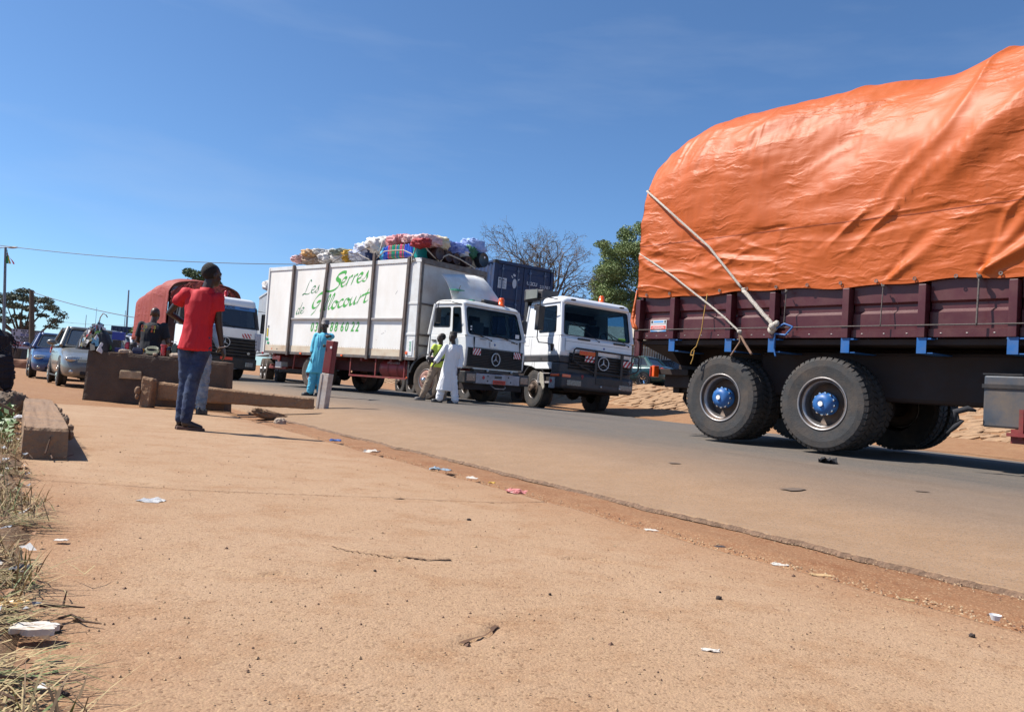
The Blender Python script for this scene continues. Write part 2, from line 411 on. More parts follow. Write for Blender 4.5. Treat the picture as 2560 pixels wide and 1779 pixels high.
# grassy verge soil sheet just left of the pavement
def zv(S, D):
    n1 = fbm(np.stack([S * 2.2, D * 2.2, 0 * S], -1), 4, 31)
    return S, D + .05 * fbm(np.stack([S * 3, 0 * S, 0 * S + 4], -1), 3, 3) * (D > -.3), TZ(S, D) + .028 + .03 * n1
strip('verge_soil', arr((-3, 9.2, .06),), np.linspace(-3.5, .12, 60), lambda S, D: (lambda a: (a[0], a[1], np.where(a[1] > .06, -.03, a[2])))(zv(S, D)), G_VERGE)
def polydist(X, Y, pts):
    best = np.full(X.shape, 9.0); side = np.zeros(X.shape)
    for (x0, y0), (x1, y1) in zip(pts[:-1], pts[1:]):
        dx, dy = x1 - x0, y1 - y0; l2 = dx * dx + dy * dy
        t = np.clip(((X - x0) * dx + (Y - y0) * dy) / l2, 0, 1); ex, ey = X - x0 - t * dx, Y - y0 - t * dy; d_ = np.hypot(ex, ey)
        m = d_ < best; best = np.where(m, d_, best); side = np.where(m, np.sign(dx * ey - dy * ex), side)
    return best, side
CRK = []
for pl in ([(835, 1366), (880, 1378), (930, 1384), (970, 1392), (1020, 1393), (1075, 1398), (1130, 1396)], [(1150, 1607), (1185, 1595), (1215, 1588), (1228, 1572), (1245, 1563)], [(550, 1425), (600, 1436), (640, 1440), (690, 1436)], [(1420, 1395), (1480, 1398), (1520, 1404)], [(120, 1190), (200, 1196), (300, 1206), (380, 1212)]):
    CRK.append([tuple(gpx(*q)[:2]) for q in pl])
def cracks(X, Y):
    Z = 0 * X
    for k, pl in enumerate(CRK):
        wv = .012 * fbm(np.stack([X * 14, Y * 14, 0 * X], -1), 2, 60 + k); d_, sd2 = polydist(X + wv, Y + wv, pl)
        Z = Z - .009 * np.exp(-(d_ / .010) ** 2) + .005 * np.exp(-(d_ / .09) ** 2) * (sd2 > 0)
    return Z
# pavement slab: subtle waves, one long joint
def zs(S, D):
    P = np.stack([S * 1.3, D * 1.3, 0 * S], -1)
    Z = TZ(S, D) + .006 * fbm(P, 4, 3)
    X, Y = xy(S, D)
    sj = np.interp(D, [.13, .8, 2.52], [4.75, 4.41, 4.0]) + .02 * fbm(np.stack([D * 3, 0 * S, 0 * S], -1), 3, 21)       # the joint that crosses the slab
    Z = Z - .012 * np.exp(-((S - sj) / .016) ** 2)
    Z = Z + cracks(X, Y)
    e = (D > 2.80); Z = np.where(e, Z - .05 * ((D - 2.80) / .05), Z)
    ed = .035 * fbm(np.stack([S * 2.5, 0 * S, 0 * S], -1), 4, 8)
    D = D + np.where(D > 2.6, ed, 0)
    return S, D, Z
strip('pavement', arr((-3, .9, .05), (.9, 6, .018), (6, 13, .05)), np.concatenate([np.linspace(.03, 2.6, 140), np.linspace(2.65, 2.85, 9)]), zs, G_SIDE)
def zgut(S, D):
    nn = fbm(np.stack([S * 2, D * 2, 0 * S], -1), 4, 13)
    Z = TZ(S, D) - .026 + .010 * nn - .035 * np.exp(-((D - 2.90) / .045) ** 2) + .012 * sst((D - 3.0) / .1)
    Z = np.where(S > 11, Z - .05 * sst((S - 11) / 1.5) * np.exp(-((D - 2.9) / .5) ** 2), Z)
    return S, D, Z
strip('gutter', arr((-3, 14, .05), (14, 120, 1)), np.linspace(2.78, 3.7, 40), zgut, G_GUT)
def zr(S, D):
    ed = .05 * fbm(np.stack([S * 1.7, 0 * S, 0 * S], -1), 5, 41) + .02 * fbm(np.stack([S * 9, 0 * S, 0 * S], -1), 2, 44)
    Z = TZ(S, D) + .010 + .004 * fbm(np.stack([S * .9, D * .9, 0 * S], -1), 3, 2)
    Z = np.where(D < 3.405, Z - .05, Z)
    fe = .25 * fbm(np.stack([S * .4, 0 * S, 0 * S + 3], -1), 3, 49)
    D = D + np.where(D < 3.6, ed, 0) + np.where(D > 14.3, fe, 0)
    Z = np.where(D > 14.45, Z - .02, Z)
    return S, D, Z
strip('road', arr((-12, -3, .5), (-3, 14, .03), (14, 30, .2), (30, 120, 2)), np.concatenate([[3.40, 3.41, 3.43, 3.5], np.linspace(3.7, 14.3, 34), [14.45, 14.6]]), zr, G_ROAD)

# brown strip along the broken asphalt edge, and soil-filled joint and cracks of the slab
SOIL = mat('joint_soil', (.115, .060, .032), .95, var=.3, vs=20); EDGE_BR = mat('asphalt_edge_brown', (.16, .095, .057), .9, var=.4, vs=30, bump=.8, bs=60)
def zedge(S, D):
    ed = .05 * fbm(np.stack([S * 1.7, 0 * S, 0 * S], -1), 5, 41) + .02 * fbm(np.stack([S * 9, 0 * S, 0 * S], -1), 2, 44)
    t = (D - 3.385) / .025; jag = .008 * fbm(np.stack([S * 25, 0 * S, 0 * S + 2], -1), 2, 47)
    return S, D + ed + jag, TZ(S, D) + .010 - .022 * (1 - t)
strip('asphalt_edge', arr((-3, 14, .02),), np.array([3.385, 3.397, 3.41]), zedge, EDGE_BR)
def ribbon(name, pts, wd, seed):
    pts = [Vector((p[0], p[1])) for p in pts]; Q = []
    for a, c in zip(pts[:-1], pts[1:]):
        n_ = max(2, int((c - a).length / .02)); Q += [a.lerp(c, i / n_) for i in range(n_)]
    Q.append(pts[-1]); Q = np.array([(q.x, q.y) for q in Q]); nn = fbm(np.stack([Q[:, 0] * 14, Q[:, 1] * 14, 0 * Q[:, 0]], -1), 2, seed) * .012; T = np.gradient(Q, axis=0); T /= np.linalg.norm(T, axis=1, keepdims=True); N_ = np.stack([-T[:, 1], T[:, 0]], -1)
    w_ = wd * (.25 + 1.3 * np.abs(fbm(np.stack([Q[:, 0] * 7, Q[:, 1] * 7, 0 * Q[:, 0] + seed], -1), 2, seed + 1))); C = Q - nn[:, None]
    s_, d_ = sd(C[:, 0], C[:, 1]); z = terr(C[:, 0], C[:, 1]) + .006 * fbm(np.stack([s_ * 1.3, d_ * 1.3, 0 * s_], -1), 4, 3) + .0015; V = []
    for i in range(len(Q)):
        for sg in (-1, 1): V.append((C[i, 0] + sg * N_[i, 0] * w_[i], C[i, 1] + sg * N_[i, 1] * w_[i], z[i]))
    return tag(nmesh(name, V, gridfaces(len(Q), 2), SOIL), kind='structure')
ribbon('slab_joint', [xy(float(np.interp(d_, [.13, .8, 2.52], [4.75, 4.41, 4.0])), d_) for d_ in np.linspace(.1, 2.78, 40)], .0075, 70)
for k_, pl_ in enumerate(CRK[:2]): ribbon('slab_crack', pl_, .008, 60 + k_)

# stone-pitched embankment: irregular flat slabs
emb = root('embankment', (0, 0, 0)); tag(emb, kind='structure')
STN = mat('pitching_stone', (.30, .185, .105), .95, var=.25, vs=3, dirt=(.36, .23, .13), da=.7, ds=2, bump=.7, bs=20, coord='Object')
def slab(a, b, th, seed):
    rnd = random.Random(seed); k = rnd.choice((5, 6, 7)); b_ = MB()
    base = [(a * (.82 + .3 * rnd.random()) * math.cos(2 * PI * i / k + rnd.uniform(-.2, .2)), b * (.8 + .35 * rnd.random()) * math.sin(2 * PI * i / k + rnd.uniform(-.2, .2))) for i in range(k)]
    b_.loft([[(x, y, -th) for x, y in base], [(x, y, th * .4) for x, y in base], [(x * .86, y * .84, th + rnd.uniform(-.01, .01)) for x, y in base]])
    return b_
smesh = []
for i in range(14):
    o = slab(.27, .115, .020, 100 + i).build('stone', STN); smesh.append(o.data); bpy.data.objects.remove(o)
slope = math.atan2(.75, 2.0)
basis_s = Vector((-.524, .852, 0)); basis_d = Vector((.852 * math.cos(slope), .524 * math.cos(slope), math.sin(slope))); nrm_ = basis_s.cross(basis_d); nrm_ = nrm_ if nrm_.z > 0 else -nrm_
cand = []
for i, s0 in enumerate(np.arange(2.0, 44, .36)):
    for j, d0 in enumerate(np.arange(17.08, 19.1, .19)):
        s1 = s0 + random.uniform(-.16, .16) + (j % 2) * .18; d1 = d0 + random.uniform(-.07, .07)
        x, y = xy(s1, d1); px = 1280 + 2000 * x / y
        cand.append((y, s1, d1, x, y, px))
vis = [c for c in cand if (1560 < c[5] < 1740) or (1355 < c[5] < 1470) or (2150 < c[5] < 2600) or (950 < c[5] < 1020)]
vis.sort(key=lambda c: c[0]); single = set(id(c) for c in vis[:290])
restb = MB()
for c in cand:
    ang = random.uniform(.1, 1.2); q = random.uniform(.55, 1.45)
    M = Matrix((basis_s * -1, basis_d, nrm_)).transposed().to_4x4()
    z = float(terr(c[3], c[4])) - .02
    z -= random.uniform(0, .022); M = Matrix.Translation((c[3], c[4], z)) @ M @ Matrix.Rotation(ang, 4, 'Z') @ Matrix.Rotation(random.uniform(-.06, .06), 4, 'X') @ Matrix.Diagonal((q, random.uniform(.8, 1.2), 1, 1))
    me = random.choice(smesh)
    if id(c) in single:
        o = bpy.data.objects.new('stone', me); COL.objects.link(o); o.parent = emb; o.matrix_local = M
    else:
        restb.add([M @ v.co for v in me.vertices], [tuple(p.vertices) for p in me.polygons])
tag(restb.build('stone_pitching', STN, emb, fix=False), kind='stuff')

# ------------------------------------------------------------------ vehicle helpers
def rrect(x0, x1, y0, y1, r, k=4):
    """rounded rectangle, 4*(k+1) points, counter-clockwise from bottom-left"""
    pts = []
    for cx, cy, a in ((x0 + r, y0 + r, PI), (x1 - r, y0 + r, 1.5 * PI), (x1 - r, y1 - r, 0), (x0 + r, y1 - r, .5 * PI)):
        for i in range(k + 1):
            t = a + .5 * PI * i / k; pts.append((cx + r * math.cos(t), cy + r * math.sin(t)))
    return pts
def quadmap(q):
    a, b, c, d = [Vector(p) for p in q]     # bottom-left, bottom-right, top-right, top-left (seen from outside)
    return lambda u, v: (a * (1 - u) + b * u) * (1 - v) + (d * (1 - u) + c * u) * v
def windowed_wall(mb, seal, glass, q, wins, th=.035, r=.08):
    """wall quad with rounded window openings; wins=[(u0,u1,v0,v1[,r])]; adds glass and rubber seals too"""
    f = quadmap(q); n = (Vector(q[1]) - Vector(q[0])).cross(Vector(q[3]) - Vector(q[0])).normalized()
    W = (Vector(q[1]) - Vector(q[0])).length; H = (Vector(q[3]) - Vector(q[0])).length
    if not wins:
        pts = [f(0, 0), f(1, 0), f(1, 1), f(0, 1)]
        mb.loft([[p for p in pts], [p - n * th for p in pts]]); return
    wins = sorted(wins); us = [0] + [(wins[i][1] + wins[i + 1][0]) / 2 for i in range(len(wins) - 1)] + [1]
    for i, wv in enumerate(wins):
        rr = wv[4] if len(wv) > 4 else r
        O = [(u / W, v / H) for u, v in rrect(us[i] * W, us[i + 1] * W, 0, H, 1e-4)]
        I = [(u / W, v / H) for u, v in rrect(wv[0] * W, wv[1] * W, wv[2] * H, wv[3] * H, rr)]
        J = [(u / W, v / H) for u, v in rrect(wv[0] * W + .025, wv[1] * W - .025, wv[2] * H + .025, wv[3] * H - .025, max(.01, rr - .02))]
        o3 = [f(*p) for p in O]; i3 = [f(*p) for p in I]; j3 = [f(*p) for p in J]; k = len(O)
        vs = o3 + i3 + [p - n * th for p in i3] + [p - n * th for p in o3]; fs = []
        for a in range(k):
            b = (a + 1) % k
            fs += [(a, b, k + b, k + a), (k + a, k + b, 2 * k + b, 2 * k + a), (2 * k + a, 2 * k + b, 3 * k + b, 3 * k + a)]
        mb.add(vs, fs)
        vs = [p + n * .006 for p in i3] + [p + n * .006 for p in j3] + [p - n * .02 for p in j3] + [p - n * .02 for p in i3]
        seal.add(vs, [(a, (a + 1) % k, k + (a + 1) % k, k + a) for a in range(k)] + [(k + a, k + (a + 1) % k, 2 * k + (a + 1) % k, 2 * k + a) for a in range(k)])
        glass.add([p - n * .012 for p in j3] + [p - n * .018 for p in j3], [tuple(range(k)), tuple(range(2 * k - 1, k - 1, -1))] + [(a, (a + 1) % k, k + (a + 1) % k, k + a) for a in range(k)])
def greenhouse(parent, B, T, m, wins, names=('rear_window', 'side_window', 'windshield', 'side_window'), glass=None, th=.035, r=.08, wall_name='cabin_frame'):
    """B,T: bottom/top corners ordered rear-right, front-right, front-left, rear-left (x fwd, y left)."""
    mb = MB()
    faces = {'rear': (3, 0), 'right': (0, 1), 'front': (1, 2), 'left': (2, 3)}
    nm = {'rear': names[0], 'right': names[1], 'front': names[2], 'left': names[3]}
    out = {}
    for k, (a, b) in faces.items():
        sm, gm_ = MB(), MB()
        windowed_wall(mb, sm, gm_, (B[a], B[b], T[b], T[a]), wins.get(k, []), th, r)
        if gm_.v:
            g = gm_.build(nm[k], glass or GLASS, parent); sm.build('seal', SEAL, g); out[k] = g
    for i in range(4):
        mb.tube([Vector(B[i]) * 1, Vector(T[i]) * 1], .045, 8)
    out['frame'] = mb.build(wall_name, m, parent, smooth=False)
    return out
def wheel(parent, l, R, wd, out=-1, rimm=RIMS, tyrem=RUB, rim_r=.5, dish=.04, hub=None, lugs=44, bolts=10, n=48, lip=RIMS, hubm=None, name='wheel'):
    """axle along local y; `out` is the outward y direction; l = centre of the outer face"""
    x, y, z = l; o = out; rr = R * rim_r
    mb = MB()
    mb.lathe([(rr * .98, 0), (rr * .95, -o * .012), (rr * .88, -o * .02), (rr * .84, -o * dish * .6), (rr * .80, -o * dish), (rr * .45, -o * dish * (1.0)), (rr * .30, -o * dish * .8), (rr * .05, -o * dish * .8)], n=n)
    wb = mb.build(name, rimm, parent, smooth=True); wb.location = l
    t = MB()
    h = wd
    prof = [(rr * .97, -o * .0), (rr * 1.02, o * .004), (R * .80, o * .018), (R * .93, o * .010), (R * .975, -o * .02), (R * .985, -o * h * .5), (R * .975, -o * (h - .02)), (R * .9, -o * (h + .01)), (rr * 1.02, -o * h), (rr * .97, -o * (h - .01))]
    t.lathe(prof, n=n, close=True)
    if lugs:
        for k in range(lugs):
            a = 2 * PI * k / lugs
            for side in (0, 1):
                aa = a + side * PI / lugs; wd2 = 2 * PI / lugs * .36
                y0, y1 = ((-.012, -h * .42) if side == 0 else (-h * .58, -h + .012))
                vs = []
                for (ang, tw) in ((aa - wd2, 0), (aa + wd2, 0)):
                    for yy, sh in ((y0, 0), (y1, .06 if side == 0 else -.06)):
                        for rad in (R * .955, R):
                            vs.append((rad * math.cos(ang + sh), o * yy, rad * math.sin(ang + sh)))
                t.add(vs, [(0, 1, 3, 2), (4, 6, 7, 5), (0, 4, 5, 1), (2, 3, 7, 6), (0, 2, 6, 4), (1, 5, 7, 3)])
                if side == 0:   # shoulder notch running down the sidewall
                    vs = []
                    for ang in (aa - wd2, aa + wd2):
                        for rad, yy in ((R * .925, o * .012), (R * .995, -o * .012), (R * .94, -o * .04), (R * .9, -o * .01)): vs.append((rad * math.cos(ang), yy, rad * math.sin(ang)))
                    t.add(vs, [(0, 1, 5, 4), (1, 2, 6, 5), (0, 3, 2, 1), (4, 5, 6, 7), (0, 4, 7, 3), (2, 3, 7, 6)])
    to = t.build('tyre', tyrem, wb, smooth=False)
    lp = MB(); lp.lathe([(rr * .93, 0), (rr * .99, -.004 * o), (rr * 1.01, o * .008), (rr * .985, o * .014), (rr * .95, o * .008)], n=n, close=True); lp.build('rim_edge', lip, wb, smooth=True)
    if hub:
        hr, hl = hub
        hb = MB(); y0 = -o * dish * .8
        hb.lathe([(hr * 1.05, y0), (hr * 1.05, y0 + o * hl * .45), (hr, y0 + o * hl * .5), (hr * .93, y0 + o * hl * .82), (hr * .6, y0 + o * hl * .95), (hr * .30, y0 + o * hl), (hr * .26, y0 + o * hl * .96), (0.001, y0 + o * hl * .96)], n=28)
        hb.build('hub', hubm or rimm, wb, smooth=True)
    if bolts:
        bb = MB(); br = (hub[0] * 1.16 if hub else rr * .5) if not (hub and hubm) else hub[0] * 1.0
        yb = -o * dish * .8 + (o * hub[1] * .46 if (hub and hubm) else 0)
        for k in range(bolts):
            a = 2 * PI * k / bolts
            bb.lathe([(.016 if R > .4 else .01, 0), (.016 if R > .4 else .01, o * .028), (.002, o * .03)], n=6, c=(br * math.cos(a), yb, br * math.sin(a)))
        tag(bb.build('wheel_bolts', CHROME if hubm else rimm, wb), kind='stuff')
    return wb
def dupwheel(w, l, parent, rotx=0):
    c = w.copy(); COL.objects.link(c); c.parent = parent; c.location = l; c.rotation_euler = (0, random.uniform(0, 6), rotx)
    for ch in w.children:
        d = ch.copy(); COL.objects.link(d); d.parent = c
    return c
EMB = mat('emblem_silver', (.55, .56, .58), .35, .2, var=.05)
def star(parent, M4, R, th=.013, m=EMB):
    b = MB(); n = 36
    ring = []
    for k in range(n):
        a = 2 * PI * k / n; ring.append([M4 @ Vector(((R + th * math.cos(t)) * math.cos(a), (R + th * math.cos(t)) * math.sin(a), th * math.sin(t))) for t in [2 * PI * j / 6 for j in range(6)]])
    ring.append(ring[0]); b.loft(ring, cap=False)
    for k in range(3):
        a = PI / 2 + k * 2 * PI / 3; u = Vector((math.cos(a), math.sin(a), 0)); v = Vector((-math.sin(a), math.cos(a), 0))
        b.add([M4 @ (v * R * .13), M4 @ (v * -R * .13), M4 @ (u * R * .99), M4 @ Vector((0, 0, R * .1)), M4 @ (u * -R * .08)], [(0, 3, 2), (3, 1, 2), (4, 3, 0), (4, 1, 3), (0, 2, 1, 4)])
    return b.build('star_emblem', m, parent, smooth=False)
FRONTM = lambda x, y, z, lean=0: Matrix.Translation((x, y, z)) @ Matrix(((0, 0, 1), (1, 0, 0), (0, 1, 0))).to_4x4()   # plane facing +x: local X->+y, Y->+z
def warning_plate(parent, x, y0, y1, z0, z1, flip=1, lean=0):
    b = MB(); b.box(x, x + .008, y0, y1, z0, z1); p = b.build('warning_plate', WHT, parent)
    s = MB(); W = y1 - y0; H = z1 - z0; n = 3
    for k in range(-1, n + 1):
        a = k * W / n * 1.0; w_ = W / n * .5
        poly = [(a, 0), (a + w_, 0), (a + w_ + H * .7, H), (a + H * .7, H)]
        if flip < 0: poly = [(W - u, v) for u, v in poly]
        # clip to the plate
        def clip(P, f, g):
            o = []
            for i in range(len(P)):
                A, B2 = P[i], P[(i + 1) % len(P)]
                if f(A): o.append(A)
                if f(A) != f(B2): o.append(g(A, B2))
            return o
        P = clip(poly, lambda p: p[0] >= 0, lambda A, B2: (0, A[1] + (B2[1] - A[1]) * (0 - A[0]) / (B2[0] - A[0])))
        if len(P) > 2: P = clip(P, lambda p: p[0] <= W, lambda A, B2: (W, A[1] + (B2[1] - A[1]) * (W - A[0]) / (B2[0] - A[0])))
        if len(P) > 2: s.loft([[(x + .0085, y0 + u, z0 + v) for u, v in P], [(x + .011, y0 + u, z0 + v) for u, v in P]])
    s.build('stripe', RED, p); return p
def slatted(parent, name, x, y0, y1, z0, z1, n, m, frame=None, dep=.03):
    b = MB(); b.box(x - dep - .02, x - dep, y0, y1, z0, z1); g = b.build(name, m, parent)
    for k in range(n):
        z = z0 + (k + .5) * (z1 - z0) / n; h = (z1 - z0) / n * .32
        s = MB(); s.add([(x - dep, y0 + .02, z + h), (x - dep, y1 - .02, z + h), (x, y1 - .02, z), (x, y0 + .02, z), (x - dep, y0 + .02, z - h), (x - dep, y1 - .02, z - h)], [(0, 1, 2, 3), (3, 2, 5, 4), (0, 3, 4), (1, 5, 2)]); s.build('slat', m, g)
    return g
def beacon(parent, x, y, z, r=.075, h=.17, label=None, m=ORL):
    b = MB(); b.lathe([(.001, 0), (r * 1.15, 0), (r * 1.15, .03), (r, .035), (r * .92, h * .85), (r * .7, h), (.001, h * 1.02)], 'z', 16, (x, y, z)); o = b.build('beacon', m, parent, smooth=True)
    c = MB(); c.lathe([(.001, -.02), (r * .8, -.02), (r * .8, .0), (.001, 0)], 'z', 12, (x, y, z)); c.build('beacon_base', BLACKP, o); return o
def mirror_arm(parent, pts, head, m=BLACKP, r=.012):
    """pts: tube of the arm; head: (x0,x1,y0,y1,z0,z1)"""
    b = MB(); b.tube(pts, r, 6); a = b.build('mirror_arm', m, parent)
    h = MB(); h.box(*head); h.build('mirror', m, a, bevel=.02); return a
def wiper(parent, p0, p1, m=SEAL):
    b = MB(); p0 = Vector(p0); p1 = Vector(p1); b.tube([p0, p0.lerp(p1, .5) + Vector((.02, 0, 0)), p1], .009, 5)
    d = (p1 - p0).normalized(); b.tube([p1 - d * .35, p1 + d * .12], .012, 5); b.ball(p0, .022, 6, 4)
    return b.build('wiper', m, parent)
def seats(parent, x, ys, z, m, w=.5, h=.75):
    for y in ys:
        b = MB(); b.box(x - .45, x + .1, y - w / 2, y + w / 2, z - .15, z); b.box(x - .52, x - .38, y - w / 2, y + w / 2, z, z + h); b.box(x - .50, x - .40, y - .13, y + .13, z + h + .02, z + h + .2)
        b.build('seat', m, parent, bevel=.04)
def steer(parent, c, r, tilt, m=BLACKP):
    M4 = Matrix.Translation(c) @ Euler((0, tilt, 0)).to_matrix().to_4x4(); b = MB(); n = 20; ring = []
    for k in range(n + 1):
        a = 2 * PI * k / n; ring.append([M4 @ Vector(((r + .014 * math.cos(t)) * math.cos(a), (r + .014 * math.cos(t)) * math.sin(a), .014 * math.sin(t))) for t in [2 * PI * j / 5 for j in range(5)]])
    b.loft(ring, cap=False); b.tube([M4 @ Vector((-r, 0, 0)), M4 @ Vector((r, 0, 0))], .012, 5); b.tube([M4 @ Vector((0, 0, 0)), M4 @ Vector((0, 0, -.4))], .02, 6)
    return b.build('steering_wheel', m, parent)
def tiebar_rope(name, label, pts, r, m=ROPE, knots=(), group=None, cat='rope', wob=0):
    b = MB(); P = [Vector(p) for p in pts]; Q = []
    for i in range(len(P) - 1):
        for k in range(8): Q.append(P[i].lerp(P[i + 1], k / 8) + Vector([random.uniform(-wob, wob) for _ in range(3)]))
    Q.append(P[-1]); b.tube(Q, r, 7)
    for c, rr in knots:
        for k in range(3): b.ball(Vector(c) + Vector([random.uniform(-rr, rr) * .5 for _ in range(3)]), rr * random.uniform(.6, .9), 8, 5)
    o = b.build(name, m, None, smooth=True); return tag(o, label, cat, group)

# ------------------------------------------------------------------ BIG TRUCK WITH ORANGE TARPAULIN
TR = [2.786, 10.557, .271, -.884, 0, .027]
big = rootT('cargo_truck', TR, 'maroon high-sided truck with blue hubs carrying a load under a huge orange tarpaulin', 'truck')
TRM = Matrix.Translation(TR[:3]) @ Euler((TR[5], TR[4], TR[3])).to_matrix().to_4x4()
XR, XF, BW = -1.46, 7.6, 2.46
b = MB()   # chassis and cross members under the deck
b.box(XR + .05, XF, .02, BW - .02, 1.255, 1.315)
for y in (.78, 1.58): b.box(-1.15, XF, y, y + .09, .80, 1.25)
b.add([(XR + .05, .05, 1.25), (XR + .05, BW - .05, 1.25), (-.95, BW - .05, 1.25), (-.95, .05, 1.25), (-.95, .35, .98), (-.95, 2.1, .98)], [(0, 1, 2, 3), (0, 3, 4), (1, 5, 2), (0, 4, 5, 1), (3, 2, 5, 4)])
b.build('chassis', DARKCH, big)
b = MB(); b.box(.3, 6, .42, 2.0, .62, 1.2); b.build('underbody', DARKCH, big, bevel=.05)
for x in (0, 1.44):
    b = MB(); b.lathe([(.001, .3), (.11, .3), (.11, 2.2), (.001, 2.2)], 'y', 12, (x, 0, .55)); b.ball((x, 1.23, .55), .27, 12, 8); b.build('axle', DARKCH, big)
b = MB(); b.box(-1.4, -1.28, .75, 2.16, .58, .70); b.box(-1.35, -.9, .80, .88, .6, 1.0); b.box(-1.35, -.9, 1.58, 1.66, .6, 1.0); b.build('rear_underrun_bar', DARKCH, big, bevel=.01)
b = MB(); b.box(-1.50, -.95, .52, 2.30, .84, .93); b.box(-1.46, -1.0, .62, .95, .66, .86); b.build('rear_bumper', DARKCH, big, bevel=.01)
b = MB(); b.tube([(-1.3, .95, .62), (-1.33, .95, .50), (-1.27, .95, .42), (-1.2, .95, .50)], .03, 8); b.build('tow_hook', DARKCH, big)
b = MB(); b.box(-1.56, -1.50, .42, .54, .80, .97); b.build('tail_lamp', ORL, big, bevel=.012)
b = MB(); b.box(-1.575, -1.555, .40, .44, .80, .96); b.build('tail_lamp', REDL, big, bevel=.01)
b = MB(); b.box(XR - .05, XR + .0, -.04, .10, 1.10, 1.62); b.box(XR - .05, XR + .05, -.04, .02, 1.08, 1.30); b.build('lamp_bracket', MAROON, big, bevel=.008)
b = MB(); b.box(XR - .06, XR - .049, 0.01, .07, 1.33, 1.45); b.build('tail_lamp', REDL, big)
# side panels between posts
rv = MB()
posts = [-1.42, -.79, .14, .78, 1.73, 2.58, 3.45, 4.4, 5.4, 6.4, 7.5]
for i in range(len(posts) - 1):
    x0, x1 = posts[i] + .05, posts[i + 1] - .05
    for side in (0, 1):
        y0 = 0 if side == 0 else BW; s_ = 1 if side == 0 else -1
        pr = [(.03, 1.33), (-.035, 1.335), (-.035, 1.42), (-.005, 1.425), (-.005, 1.60), (.028, 1.635), (.028, 1.70), (.0, 1.725), (.0, 1.95), (.03, 1.97), (.03, 2.2), (.05, 2.2), (.055, 1.33)]
        b = MB(); b.loft([[(x0, y0 + s_ * u, v) for u, v in pr], [(x1, y0 + s_ * u, v) for u, v in pr]]); b.build('side_panel', MAROON, big)
    for k in range(3):
        xx = x0 + (x1 - x0) * (k + .5) / 3; rv.ball((xx, -.036, 1.375), (.014, .005, .006), 6, 4)
tag(rv.build('rivets', RIMS, big), kind='stuff')
for x in posts:
    for side in (0, 1):
        y0 = -.105 if side == 0 else BW - .02
        b = MB(); b.box(x - .04, x + .04, y0, y0 + .125, 1.325, 1.895); b.build('side_post', MAROON, big, bevel=.006)
    if x > -1.3:
        b = MB(); b.box(x - .045, x + .055, -.085, -.075, 1.155, 1.325); b.box(x - .045, x + .10, -.075, .5, 1.305, 1.32); b.box(x - .045, x + .12, -.075, .5, 1.155, 1.165)
        b.build('outrigger_bracket', BLUE, big)
b = MB(); b.box(XR - .04, XR, .05, BW - .05, 1.33, 2.2); b.build('tailgate', MAROON, big, bevel=.01)
b = MB(); b.tube([(XR, -.11, 1.455), (XF, -.11, 1.455)], .008, 6); b.build('tie_rail', ROPED, big)
# sticker on first panel
M1 = wallM(-1.20, -.0065, 1.46)
b = MB(); b.box(-1.245, -.955, -.012, -.0065, 1.435, 1.60); stk = b.build('sticker', WHT, big)
b = MB(); b.box(-1.235, -.965, -.0145, -.012, 1.46, 1.52); b.build('red_band', REDP, stk)
b = MB(); b.box(-1.19, -1.01, -.0145, -.012, 1.565, 1.59); b.loft([[(-1.24, q, 1.437) , (-1.10, q, 1.437), (-1.12, q, 1.445), (-1.24, q, 1.457)] for q in (-.0145, -.012)]); b.loft([[(-1.10, q, 1.437), (-.96, q, 1.437), (-.96, q, 1.457), (-1.06, q, 1.445)] for q in (-.0145, -.012)]); b.build('blue_band', mat('sticker_blue', (.08, .30, .62), .5, var=.05), stk)
b = MB()
for k, (a, c) in enumerate(((-1.19, -1.01), (-1.215, -.985), (-1.215, -.985), (-1.16, -1.04))):
    zz = 1.505 - k * .012; xx = a
    while xx < c: q = random.uniform(.008, .02); b.box(xx, min(c, xx + q), -.0165, -.0145, zz, zz + .006); xx += q + .006
b.build('small_print', WHT, stk)
b = MB(); b.box(-1.235, -1.20, -.0145, -.012, 1.56, 1.592); b.box(-.995, -.965, -.0145, -.012, 1.56, 1.592); b.box(-1.24, -.96, -.0145, -.012, 1.54, 1.546); b.build('dark_marks', INKB, stk)
# wheels: rear tandem, twin tyres
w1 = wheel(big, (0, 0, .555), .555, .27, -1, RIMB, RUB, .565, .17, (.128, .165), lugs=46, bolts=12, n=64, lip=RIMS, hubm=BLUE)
b = MB(); b.lathe([(.001, .0), (.03, 0), (.03, -.012), (.001, -.014)], 'y', 14, (0, .136 - .165 - .002 + .0, 0)); b.build('hub_cap_plate', WHT, w1)
b = MB(); rr = .555 * .565
b.lathe([(rr * .86, .022), (rr * .835, .10), (rr * .80, .16), (rr * .80, .168), (rr * .845, .11), (rr * .88, .03)], n=56, close=True); b.build('rim_well', RIMS, w1, smooth=True)
w2 = dupwheel(w1, (1.44, 0, .555), big)
for x in (0, 1.44):
    dupwheel(w1, (x, .34, .555), big)
    for yy in (BW, BW - .34): dupwheel(w1, (x, yy, .555), big, PI)
for yy, rz in ((.05, 0), (BW - .05, PI)): dupwheel(w1, (5.9, yy, .555), big, rz)
# tank box by the chassis
b = MB(); b.box(3.16, 4.3, .05, .62, .425, .95); tk = b.build('fuel_tank', mat('tank_grey', (.048, .058, .075), .55, var=.25, vs=3, dirt=(.20, .13, .07), da=.6, ds=2.5), big, bevel=.02)
b = MB(); b.box(3.15, 4.31, .035, .05, .82, .86); b.box(3.15, 4.31, .05, .63, .955, .97); b.build('tank_strap', BLACKP, tk)
b = MB(); b.box(3.50, 3.54, .02, .05, .33, .62); b.box(3.40, 4.2, .0, .05, .35, .385); b.box(3.42, 3.75, .06, .12, .28, .42); b.build('tank_bracket', RUSTR, tk)

